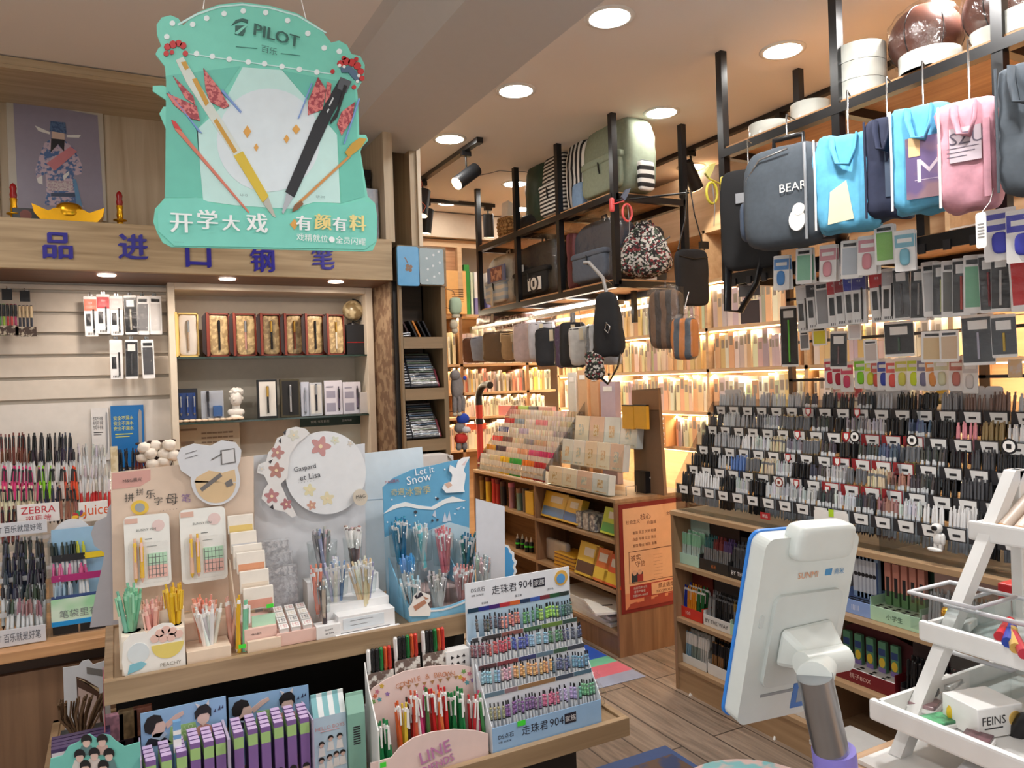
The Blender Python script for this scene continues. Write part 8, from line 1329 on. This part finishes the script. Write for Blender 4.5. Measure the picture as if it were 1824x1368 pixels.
min_ = MB().box(-.015, .015, -.008, .008, 0, .11, 0).prism(ring(0, .035, .012, 12, .018), -.0095, -.008, 1).box(-.014, .014, -.0098, -.008, .0, .016, 2).box(-.013, .013, -.009, -.008, .06, .085, 3).mesh('bright_box', [M('pk_teal', (90, 140, 110), .4), M('pk_yellow', (226, 190, 60), .4), M('pk_violet', (130, 110, 170), .4), M('pk_navy', (50, 70, 120), .4)])
boxed(1500, 1552, 0, 'pale blue display box of slim printed packs right of the customer screen', (130, 156, 206), 6, blu, .01, None, '||||||', (230, 230, 236), glab='slim blue and white pack with a dark print in the pale blue display box')
boxed(1552, 1640, 0, 'mint green slotted display box of rosy boxes', (170, 206, 176), 5, grn, .01, (.18, (40, 66, 50)), '小学生', (60, 90, 70), glab='rosy pink slim box with dark characters in the mint green display box', floorc=M('slot_mint', (190, 214, 190), .5))
boxed(1474, 1592, 1, 'dark red display box of bright printed boxes on the middle shelf', (110, 26, 34), 5, min_, .01, (.16, (90, 40, 44)), '桃子BOX', (214, 180, 170), glab='bright yellow and blue slim box in the dark red display box', floorc=whb)
penbox(1642, 1760, 0, 'white and pink printed box behind the white stand', (222, 206, 206), (('silver', (170, 172, 176)),), pen_mesh('click', SLV), None, (.22, (190, 160, 150)))
penbox(1600, 1760, 1, 'dark box of pens behind the white stand', (50, 46, 48), (('black', (40, 40, 42)), ('maroon', (110, 50, 60))), pen_mesh('cap', BLK), None, (.2, (60, 44, 44)))
for i, (a, b, c, lb) in enumerate(((1500, 1556, (110, 110, 120), 'grey printed'), (1600, 1720, (170, 130, 120), 'rosy printed'), (1722, 1800, (120, 80, 76), 'brown printed'))):
    y0, y1 = P(a, 1000, x=2.5).y, P(b, 1000, x=2.5).y; T('display_card', lb+' card standing at the back of the top shelf under the long pen rack', 'display card', mb=MB().box(2.5, 2.503, y1, y0, .6015, .78), ms=M('dcard_%d' % i, c, .5, kind='ramp', c2=tuple(int(v*.7) for v in c), scale=14))
for i, (r, lb) in enumerate((((1480, 1245, 1530, 1300), 'clear plastic box on the floor in front of the shelf unit'), ((1530, 1290, 1600, 1330), 'white pack on the floor beside the clear plastic box'))):
    y, z, w, h = RX(*r, 2.1); t = T('floor_box', lb, 'box', loc=(2.2, y, .0015), rz=LEFT); O('shell', MB().box(-.14, .14, -.1, .1, 0, .2 if i == 0 else .12), M('floor_box_%d' % i, ((176, 170, 166), (206, 204, 200))[i], .3), parent=t, bv=.006); O('lid', MB().box(-.145, .145, -.105, .105, .2 if i == 0 else .12, .215 if i == 0 else .13), M('floor_lid', (206, 206, 204), .3), parent=t)
for i, (px, py) in enumerate(((1228, 1240), (1378, 1318))): q = P(px, py, z=0); T('paper_scrap', ('far', 'near')[i]+' tiny white paper scrap on the floor by the shelf unit', 'paper scrap', mb=MB().prism([(0, 0), (.018, 0), (.006, .014)], -.004, .004), ms=paper, loc=q)
# ---------------------------------------------------------------- floor sticker, stool, cash desk
st = [P(x, y, z=0) for x, y in ((905, 1150), (1040, 1150), (1146, 1203), (1000, 1228))]
def lerp(a, b, f): return a+(b-a)*f
x0, x1, y0, y1 = 1.3, st[2].x, st[2].y-.02, st[1].y; b = MB()
for i, (f0, f1) in enumerate(((0, .2), (.2, .45), (.45, .62), (.62, 1))): b.box(x0, x1, lerp(y0, y1, f0), lerp(y0, y1, f1), 0.0012, .0025, i)
T('floor_sticker', 'striped blue, green, pink and grey sticker on the wood floor', 'floor sticker', mb=b, ms=[M('st_grey', (150, 160, 186), .4), M('st_pink', (206, 110, 130), .4), M('st_green', (110, 190, 160), .4), M('st_blue', (30, 90, 200), .4)])
q = P(1265, 1353, z=.5); t = T('stool', 'round stool with a pink and teal terrazzo-patterned top at the bottom edge', 'stool', loc=(q.x-.03, q.y-.19, 0)); O('seat', MB().lathe([(.17, .47), (.185, .475), (.19, .487), (.185, .498), (.0001, .5)], 36), M('terrazzo', (206, 180, 176), .4, kind='ramp', c2=(120, 180, 186), scale=22), parent=t)
for a in range(4): O('leg', MB().cyl((.13*math.cos(a*1.57+.7), .13*math.sin(a*1.57+.7), .47), (.17*math.cos(a*1.57+.7), .17*math.sin(a*1.57+.7), 0), .014, n=10), oak_z, parent=t)
T('box_pile', 'blue box with brown print on the floor under the lower tray', 'box', mb=MB().box(-.22, .22, -.16, .16, 0, .16, 0).box(-.2, .2, -.14, .1, .16, .1605, 1), ms=[M('floor_blue', (50, 80, 130), .5), M('floor_brown', (90, 70, 60), .5, kind='ramp', c2=(40, 60, 100), scale=14)], loc=(1.5, 2.02, .0015))
DZ = .95; fy = P(1520, 1343, z=DZ).y; dx0 = P(1440, 1368, z=DZ).x-.04
t = T('cash_desk', 'wood-topped cash desk at the bottom right holding the customer screen and white stand', 'desk', loc=(1.4, .2, 0)); L_ = W(t)
cab('desk_top', MB().box(dx0, 2.1, -.5, fy, DZ-.03, DZ), M('desk_oak', (182, 148, 114), .4, kind='woodx', c2=(150, 116, 86)), .002); cab('desk_body', MB().box(dx0+.04, 2.05, -.45, fy-.03, 0, DZ-.03), brown_z)
# customer screen
PY = .6; bp = P(1480, 1368, y=PY); J = P(1451, 1210, y=PY); bp += (bp-J)*((bp.z-DZ)/(J.z-bp.z))
t = T('customer_screen', 'white customer-facing payment screen with blue edge on a metal pole, seen from behind', 'screen', loc=(bp.x, PY, DZ+.0015)); o = t.location
O('pole', MB().cyl((J.x-o.x-(J.x-o.x)*.7, 0, .09), (J.x-o.x, 0, J.z-o.z+.004), .0195, n=28), M('brushed_steel', (176, 178, 182), .28, .9), parent=t)
O('sleeve', MB().cyl((0, 0, 0), ((J.x-o.x)*.35, 0, P(1475, 1338, y=PY).z-o.z), .024, n=28), M('lilac_sleeve', (140, 130, 214), .4), parent=t)
sw_ = M('screen_white', (214, 220, 216), .35); W_s, H_s = .155, .24; ra = Vector((.204, .048, -.041)); cen = Vector((.739, .678, 1.185))
MX = Matrix.Translation(cen-o) @ Matrix.Rotation(ra.length, 4, ra.normalized())
def sc(n, mb, ms, bv=0, par=None):
    k = O(n, mb, ms, parent=par or t, bv=bv); k.matrix_local = MX if par is None else Matrix(); return k
w2, h2 = W_s/2, H_s/2
SH = sc('back_shell', MB().prism(rrect(-w2, w2, -h2, h2, .014, 6), -.012, .012), sw_, .008)
sc('blue_edge', MB().prism(rrect(-w2-.002, w2+.002, -h2-.002, h2+.002, .015, 6), .0115, .0155), M('edge_blue', (50, 130, 220), .35))
sc('screen_glass', MB().prism(rrect(-w2+.004, w2-.004, -h2+.004, h2-.004, .012, 6), .0155, .017), BLK)
sc('top_hump', MB().blob(W_s*.62, .03, .045, 6, 8, at=(.008, -.012, h2-.006)), sw_)
sc('rear_panel', MB().prism(rrect(-w2*.66, w2*.78, -h2*.6, h2*.4, .012, 5), -.0175, -.012), M('screen_panel', (204, 210, 207), .35), .003)
sc('neck', MB().add([(-w2*.5, -.0175, h2*.06), (w2*.6, -.0175, h2*.1), (w2*.6, -.0175, -h2*.36), (-w2*.5, -.0175, -h2*.36), (-w2*.3, -.052, -h2*.1), (w2*.5, -.052, -h2*.08), (w2*.5, -.052, -h2*.28), (-w2*.3, -.052, -h2*.28)], [(4, 5, 6, 7), (0, 1, 5, 4), (1, 2, 6, 5), (2, 3, 7, 6), (3, 0, 4, 7), (0, 3, 2, 1)]), sw_, .006); sc('hinge', MB().cyl((-w2*.46, -.056, -h2*.17), (w2*.42, -.056, -h2*.17), .0155, n=24), sw_, .003)
O('joint_cone', MB().cyl((J.x-o.x, 0, J.z-o.z), (MX @ Vector((w2*.02, -.056, -h2*.2))), .0197, .014, n=24), sw_, parent=t)
b = MB()
b.text('SUNMI', -w2*.02, h2*.58, .008, -.0125); sc('orange_print', b, M('print_orange', (214, 150, 110), .5), par=SH); sc('blue_print', MB().box(w2*.36, w2*.5, -.0127, -.012, h2*.55, h2*.62).text('商米', w2*.66, h2*.585, .008, -.0125), M('print_azure', (70, 140, 190), .5), par=SH)
sc('button', MB().prism(rrect(-w2*.88, -w2*.8, h2*.06, h2*.2, .003), -.0135, -.012), M('screen_panel', (204, 210, 207), .35)); sc('slot', MB().box(-w2*.6, w2*.1, -.0128, -.0115, -h2*.72, -h2*.69), M('slot_grey', (150, 154, 156), .5), par=SH); sc('sticker', MB().box(w2*.1, w2*.6, -.013, -.0121, -h2*.92, -h2*.64, 0).box(w2*.2, w2*.5, -.0134, -.013, -h2*.86, -h2*.7, 1), [M('sticker_blue', (70, 120, 190), .4), M('sticker_pale', (150, 160, 170), .4)], par=SH)
# white ladder stand
t = T('display_stand', 'white metal ladder-shaped counter stand with slanted legs and three trays', 'stand', loc=(1.15, .5, DZ+.0015)); L_ = W(t); wm = M('stand_white', (226, 226, 224), .4)
lb0 = P(1612, 1318, z=DZ+.03); SY = lb0.y; top = P(1818, 905, y=SY); dxz = (top.x-lb0.x)/(top.z-lb0.z); NY = SY-.42
def slx(z): return lb0.x+(z-lb0.z)*dxz
for y in (SY, NY): cab('slanted_leg', MB().prism([(lb0.x-.012, DZ+.006), (lb0.x+.014, DZ+.006), (top.x+.016, top.z+.06), (top.x-.010, top.z+.06)], y, y+.018), wm, .002); cab('rear_leg', MB().box(top.x+.0, top.x+.02, y, y+.018, DZ+.006, top.z+.06), wm, .002)
zs_ = [P(1560, 1258, y=SY+.03).z, P(1648, 1118, y=SY+.03).z, P(1735, 940, y=SY+.03).z]; TRX = []
for k, z in enumerate(zs_):
    xf = P((1552, 1640, 1728)[k], (1262, 1112, 935)[k], y=SY+.03).x; TRX.append(xf); xr_ = top.x+.02
    cab('tray', MB().box(xf+.012, xr_, NY, SY+.02, z-.018, z-.014), wm); cab('tray_lip', MB().box(xf, xf+.012, NY, SY+.035, z-.018, z+.012), wm, .004); cab('side_rail', MB().box(xf+.006, xr_, SY+.019, SY+.025, z-.018, z+.012), wm)
cab('foot_plate', MB().box(lb0.x-.06, top.x+.03, NY-.02, SY+.03, DZ, DZ+.006), wm)
# markers on the top tray
for i in range(7):
    T('thick_marker', 'thick beige marker with a blue end lying on the top tray of the white stand', 'marker', 'beige markers on the white stand', mb=None, me=_T.setdefault('tmk', MB().cyl((0, 0, 0), (.105, 0, .055), .011, n=14, mi=0).cyl((.105, 0, .055), (.125, 0, .0655), .0115, n=14, mi=1).cyl((-.008, 0, -.004), (0, 0, 0), .008, .011, 14, 2).mesh('marker', [M('marker_beige', (206, 190, 176), .4), M('marker_azure', (80, 160, 220), .4), M('marker_tip', (222, 170, 120), .5)])), loc=(TRX[2]+.026, SY-.005-.025*i, zs_[2]+.002))
# middle and lower tray goods
def tub(name, label, x, y, z, w, d, h, cont, m=None):
    t = T(name, label, 'tub', loc=(x, y, z)); m = m or acry
    O('shell', MB().box(-w/2, w/2, -d/2, -d/2+.002, 0, h).box(-w/2, w/2, d/2-.002, d/2, 0, h).box(-w/2, -w/2+.002, -d/2, d/2, 0, h).box(w/2-.002, w/2, -d/2, d/2, 0, h).box(-w/2, w/2, -d/2, d/2, 0, .002), m, parent=t); O('rim', MB().tube([(-w/2, -d/2, h), (w/2, -d/2, h), (w/2, d/2, h), (-w/2, d/2, h)], .0035, 6, closed=True), M('rim_milky', (206, 206, 210), .3), parent=t)
    return t
z2, z1 = zs_[1]-.0125, zs_[0]-.0125
def on(px, py, z): q = P(px, py, z=z); return (q.x, q.y, z)
def TP_(name, label, cat, px, py, z, **k): return T(name, label, cat, loc=on(px, py, z), **k)
q = on(1700, 1128, z2); tub('clear_tub', 'clear tub of small trinkets on the middle tray of the white stand', q[0]+.02, q[1], z2, .1, .1, .055, 0)
TP_('trinket', 'gold foil-wrapped trinket in the clear tub', 'trinket', 1688, 1112, z2+.0035, mb=MB().blob(.03, .02, .025, 2.5, 5, .004, 1, at=(0, 0, .0145)), ms=gold, rz=.6)
TP_('trinket', 'small white eraser in the clear tub', 'trinket', 1722, 1118, z2+.0035, mb=MB().box(-.02, .02, -.01, .01, 0, .012), ms=WHT, rz=.3, bv=.002)
q = on(1800, 1150, z2); tub('clear_tub', 'clear tub of coloured pens and clips on the middle tray near the right edge', q[0]+.03, q[1]+.01, z2, .12, .13, .045, 0)
for i, (c, lb) in enumerate((((200, 40, 50), 'red'), ((40, 70, 170), 'blue'), ((206, 170, 90), 'spotted gold'), ((180, 40, 60), 'dark red'))): TP_('short_pen', lb+' short pen in the tub of coloured pens', 'pen', 1790+8*i, 1120+9*i, z2+.03, mb=MB().cyl((-.04, 0, 0), (.04, 0, 0), .007, n=10), ms=objg, c=c, rz=.35+.1*i)
TP_('red_box', 'red box lid behind the tub of coloured pens', 'box', 1800, 1092, z2+.0015, mb=MB().box(0, .1, -.02, .02, 0, .045), ms=M('lid_red', (190, 36, 44), .3), bv=.003)
q = on(1760, 1225, z1); tub('clear_tub', 'open clear box with a milky rim at the back of the bottom tray', q[0]+.03, q[1], z1, .1, .09, .045, 0)
t = TP_('eraser_box', 'white eraser box with black lettering and a gold circle on the bottom tray', 'box', 1772, 1306, z1, rz=-.25); O('carton', MB().box(-.036, .036, -.01, .05, 0, .04), WHT, parent=t, bv=.0015); O('lettering', MB().text('FEINS', -.011, .023, .011, -.01).box(-.026, .003, -.0106, -.01, .012, .0135), ink, parent=t); O('gold_circle', MB().prism(ring(.023, .021, .01), -.0115, -.01), M('gold_print', (206, 170, 90), .4), parent=t)
TP_('yellow_tape', 'small yellow tape roll leaning beside the white eraser box', 'tape', 1708, 1290, z1, mb=MB().tube([(.0115*math.cos(R(a)), 0, .0165+.0115*math.sin(R(a))) for a in range(0, 360, 20)], .005, 8, closed=True).tube([(.005*math.cos(R(a)), 0, .0165+.005*math.sin(R(a))) for a in range(0, 360, 30)], .003, 6, mi=1, closed=True), ms=[M('tape_yellow', (226, 190, 40), .4), M('core_dark', (120, 90, 60), .5)], rz=-.5)
for i, (px, py, w, d, h, c, a, lb) in enumerate(((1648, 1262, .036, .034, .011, (150, 120, 124), .3, 'small rosy tin'), (1668, 1292, .045, .03, .010, (90, 170, 120), -.2, 'green and blue tin'), (1740, 1326, .034, .032, .011, (120, 84, 90), .3, 'small dark pink case'), (1690, 1230, .05, .025, .016, (214, 214, 212), .2, 'white eraser packet'), (1660, 1238, .05, .022, .014, (60, 60, 64), .4, 'black and white eraser packet'))):
    t = TP_('small_tin', lb+' lying on the bottom tray of the white stand', 'tin', px, py, z1, rz=a); O('base', MB().box(-w/2-.002, w/2+.002, -d/2-.002, d/2+.002, 0, h*.6), WHT, parent=t, bv=.001); O('lid', MB().box(-w/2, w/2, -d/2, d/2, h*.6, h), M('tin_%d' % i, c, .3, kind='ramp', c2=tuple(int(v*.75) for v in c), scale=50), parent=t, bv=.001)
q = P(1810, 1330, z=DZ+.05); T('tape_dispenser', 'black tape dispenser at the lower right edge on the cash desk', 'tape dispenser', mb=MB().tube([(0, .03*math.cos(R(a)), .045+.04*math.sin(R(a))) for a in range(-90, 220, 18)], .012, 8).box(-.02, .02, -.05, .05, 0, .02), ms=BLK, loc=(q.x+.02, q.y-.02, DZ+.0015))
T('plastic_sheet', 'crumpled white plastic at the bottom edge on the cash desk', 'plastic', mb=MB().blob(.2, .1, .03, 3, 9, .012, 5, at=(0, 0, .018), freq=30), ms=M('white_film', (214, 214, 216), .3), loc=(P(1740, 1366, z=DZ).x, P(1740, 1366, z=DZ).y-.06, DZ+.0055))
# ---------------------------------------------------------------- hanging promotional board
HY = 1.75
t, pr, tx = board('hanging_board', 'mint green cut-out promotional board with two crossed pens hanging from the ceiling', 'hanging sign', [(305, 440), (290, 432), (280, 414), (273, 395), (276, 372), (287, 360), (294, 352), (296, 230), (284, 202), (291, 190), (300, 190), (296, 178), (272, 162), (272, 153), (290, 152), (297, 156), (294, 118), (277, 96), (282, 86), (288, 82), (280, 62), (279, 44), (288, 31), (304, 27), (318, 33), (326, 45), (352, 22), (390, 8), (430, 4), (480, 10), (530, 24), (570, 50), (590, 76), (604, 72), (618, 80), (626, 96), (642, 100), (650, 116), (648, 140), (636, 160), (638, 180), (640, 240), (652, 240), (656, 250), (645, 262), (642, 270), (655, 350), (668, 362), (672, 384), (671, 430), (664, 446), (650, 448)], HY, (130, 208, 190), .005, m=M('mint_board', (120, 206, 186), .5), base=(470, 440), rest=None)
D = .0
pr('pale_field', [((432, 120), (502, 125), (600, 240), (606, 362), (560, 360), (520, 372), (480, 370), (420, 366), (362, 358), (350, 232), (395, 190))], (190, 226, 222), 1); pr('white_disc', [pr_ring(478, 250, 92, 36, 92)], (212, 224, 230), 2); pr('shade_shape', [((296, 135), (428, 118), (352, 230), (360, 352), (294, 352)), ((504, 126), (632, 150), (636, 240), (650, 350), (608, 362), (602, 240))], (104, 190, 172), 1)
pr('lower_cloud', [((280, 380), (290, 360), (320, 354), (350, 352), (372, 360), (400, 370), (420, 368), (450, 374), (500, 384), (530, 378), (560, 362), (610, 366), (645, 356), (668, 366), (670, 430), (650, 444), (310, 438), (282, 412))], (120, 204, 188), 3)
pr('garland_line', [((335, 95), (590, 131), (590, 133), (335, 97)), ((318, 46), (350, 28), (390, 14), (432, 10), (480, 16), (530, 30), (580, 60), (582, 58), (530, 27), (480, 13), (432, 7), (390, 11), (348, 25), (316, 43))], (196, 232, 228), 2)
pr('bulb_print', [pr_ring(x, y, 5, 10) for x, y in ((307, 42), (297, 66), (343, 44), (368, 33), (399, 25), (433, 20), (473, 23), (512, 37), (548, 60), (577, 86), (604, 92), (350, 96), (378, 101), (408, 106), (442, 111), (471, 114), (502, 119), (533, 124), (564, 129))], (226, 238, 238), 3)
[tx('brand_lettering', [('PILOT', 492+e, 65+e*.3, 21, None, -.12)], (52, 96, 88), .003+.0002*e) for e in (0, .8, 1.6)]; tx('brand_lettering', [('百乐', 479, 91, 13, None, -.1)], (70, 120, 112), .003)
pr('brand_mark', [((419, 46), (436, 46), (437, 56), (433, 64), (419, 62)), ((412, 46), (420, 36), (432, 33), (442, 36), (441, 42), (430, 38), (420, 42))], (52, 96, 88), 3); pr('brand_mark_eye', [((417, 60), (434, 47), (440, 47), (423, 62))], (130, 208, 190), 4); pr('brand_rule', [((420, 83), (458, 86), (458, 86.8), (420, 83.8)), ((500, 95), (535, 99), (535, 99.8), (500, 95.8))], (90, 150, 140), 3)
pr('clear_pen_print', [((313, 108), (326, 102), (352, 146), (430, 270), (418, 280), (332, 148))], (206, 214, 206), 4); pr('pen_grip_print', [((416, 278), (432, 270), (478, 350), (468, 362))], (206, 180, 60), 5); pr('pen_tip_print', [((467, 361), (478, 352), (491, 388), (486, 386))], (176, 176, 166), 5); pr('ink_print', [((380, 216), (386, 212), (422, 270), (416, 274)), ((342, 142), (350, 140), (372, 184), (366, 190)), ((322, 112), (331, 110), (336, 122), (330, 126))], (196, 150, 60), 5)
pr('black_pen_print', [((604, 142), (622, 152), (590, 208), (524, 352), (508, 342), (560, 218))], (34, 36, 42), 4); pr('pen_top_print', [((606, 138), (626, 146), (616, 166), (600, 158))], (84, 88, 94), 5); pr('pen_clip_print', [((612, 152), (618, 154), (600, 210), (588, 222), (588, 216), (600, 196))], (24, 26, 30), 6); pr('steel_tip_print', [((510, 344), (522, 352), (504, 382), (502, 378))], (170, 176, 182), 5); pr('pen_text_print', [((585, 188), (592, 174), (594, 176), (587, 190)), ((581, 200), (584, 194), (586, 196), (583, 202))], (200, 204, 206), 6)
for fl_ in (((362, 122), (390, 158), (408, 190), (398, 194), (374, 182), (366, 160)), ((296, 166), (350, 190), (356, 216), (340, 212), (310, 188)), ((308, 136), (344, 172), (348, 188), (330, 176)), ((566, 138), (580, 160), (574, 196), (548, 206), (548, 182)), ((582, 146), (590, 150), (588, 172), (578, 186)), ((632, 182), (626, 214), (608, 242), (600, 222), (608, 200))): pr('flag_print', [fl_], (196, 110, 110), 5)
FLG = M('flag_red', (206, 120, 116), .5, kind='ramp', c2=(150, 60, 70), scale=160)
for o_ in t.children[0].children:
    if o_.name.startswith('flag_print'): o_.data.materials[0] = FLG
pr('flag_pole_print', [((300, 164), (356, 234), (360, 238), (354, 236)), ((396, 160), (430, 200), (428, 202), (394, 164)), ((556, 150), (532, 212), (530, 212), (554, 148)), ((641, 176), (614, 256), (611, 258), (638, 176))], (120, 150, 206), 6)
b = [pr_ring(x, y, r, 8) for x, y, r in ((298, 84, 6), (308, 80, 7), (318, 78, 6), (326, 82, 6), (296, 96, 5), (330, 96, 5), (306, 94, 4), (606, 114, 6), (616, 110, 7), (626, 112, 7), (636, 118, 7), (642, 128, 6), (644, 140, 5), (592, 128, 4), (630, 156, 4), (612, 104, 4), (634, 106, 4))]; pr('red_pompon_print', b, (190, 54, 56), 5); pr('blue_crest_print', [((606, 122), (622, 118), (634, 128), (640, 146), (630, 142), (620, 130), (608, 130))], (84, 110, 136), 6); pr('white_crest_print', [pr_ring(x, y, 3, 8) for x, y in ((604, 118), (612, 120), (638, 136), (636, 146))], (226, 228, 226), 7)
pr('whip_print', [((306, 214), (316, 226), (444, 378), (442, 380), (312, 232))], (206, 120, 100), 5); pr('whip_tip_print', [((305, 214), (313, 218), (324, 234), (310, 228))], (200, 60, 60), 6); pr('spear_print', [((622, 276), (625, 279), (538, 360), (520, 378), (524, 366))], (196, 140, 80), 5); pr('halberd_print', [((614, 272), (626, 256), (640, 246), (652, 248), (644, 262), (630, 274), (620, 280))], (190, 150, 60), 6); pr('spear_butt_print', [((520, 378), (524, 366), (536, 358), (540, 364), (530, 374))], (130, 90, 60), 6)
pr('spark_print', [((440, 224), (447, 235), (440, 246), (433, 235)), ((527, 222), (534, 231), (527, 240), (520, 231)), ((510, 240), (515, 248), (510, 256), (505, 248)), ((456, 256), (460, 263), (456, 270), (452, 263)), ((524, 390), (530, 400), (524, 410), (516, 400))], (214, 160, 80), 5)
for s, x, y, h, c in (('开', 323, 398, 34, (236, 240, 240)), ('学', 369, 392, 34, (236, 240, 240)), ('大', 411, 398, 28, (236, 240, 240)), ('戏', 457, 398, 34, (236, 240, 240)), ('有', 540, 398, 26, (236, 240, 240)), ('颜', 574, 396, 28, (236, 214, 140)), ('有', 604, 400, 24, (236, 240, 240)), ('料', 636, 398, 28, (236, 220, 150))):
    for e, dz in ((-1.2, .003), (1.2, .0033), (0, .0036)): tx('slogan_character', [(s, x+e, y, h, None, 0)], c, dz)
tx('slogan_lettering', [('戏精就位●全员闪耀', 590, 427, 13, None, -.02)], (236, 240, 240), .003); tx('small_print', [('LJI-15', 434, 349, 5, None, 0), ('LJP-20S', 570, 352, 5, None, 0), ('·······', 318, 432, 3, None, 0)], (110, 140, 140), .003)
L0 = t.location
for (a, b_) in (((362, 16), (372, -60)), ((547, 42), (522, -60))): q, q2 = P(*a, y=HY+.002), P(*b_, y=HY+.002); k = (2.789-q.z)/(q2.z-q.z); O('string', MB().tube([q-L0, q+(q2-q)*k-L0], .0012, 5), paper, parent=t)
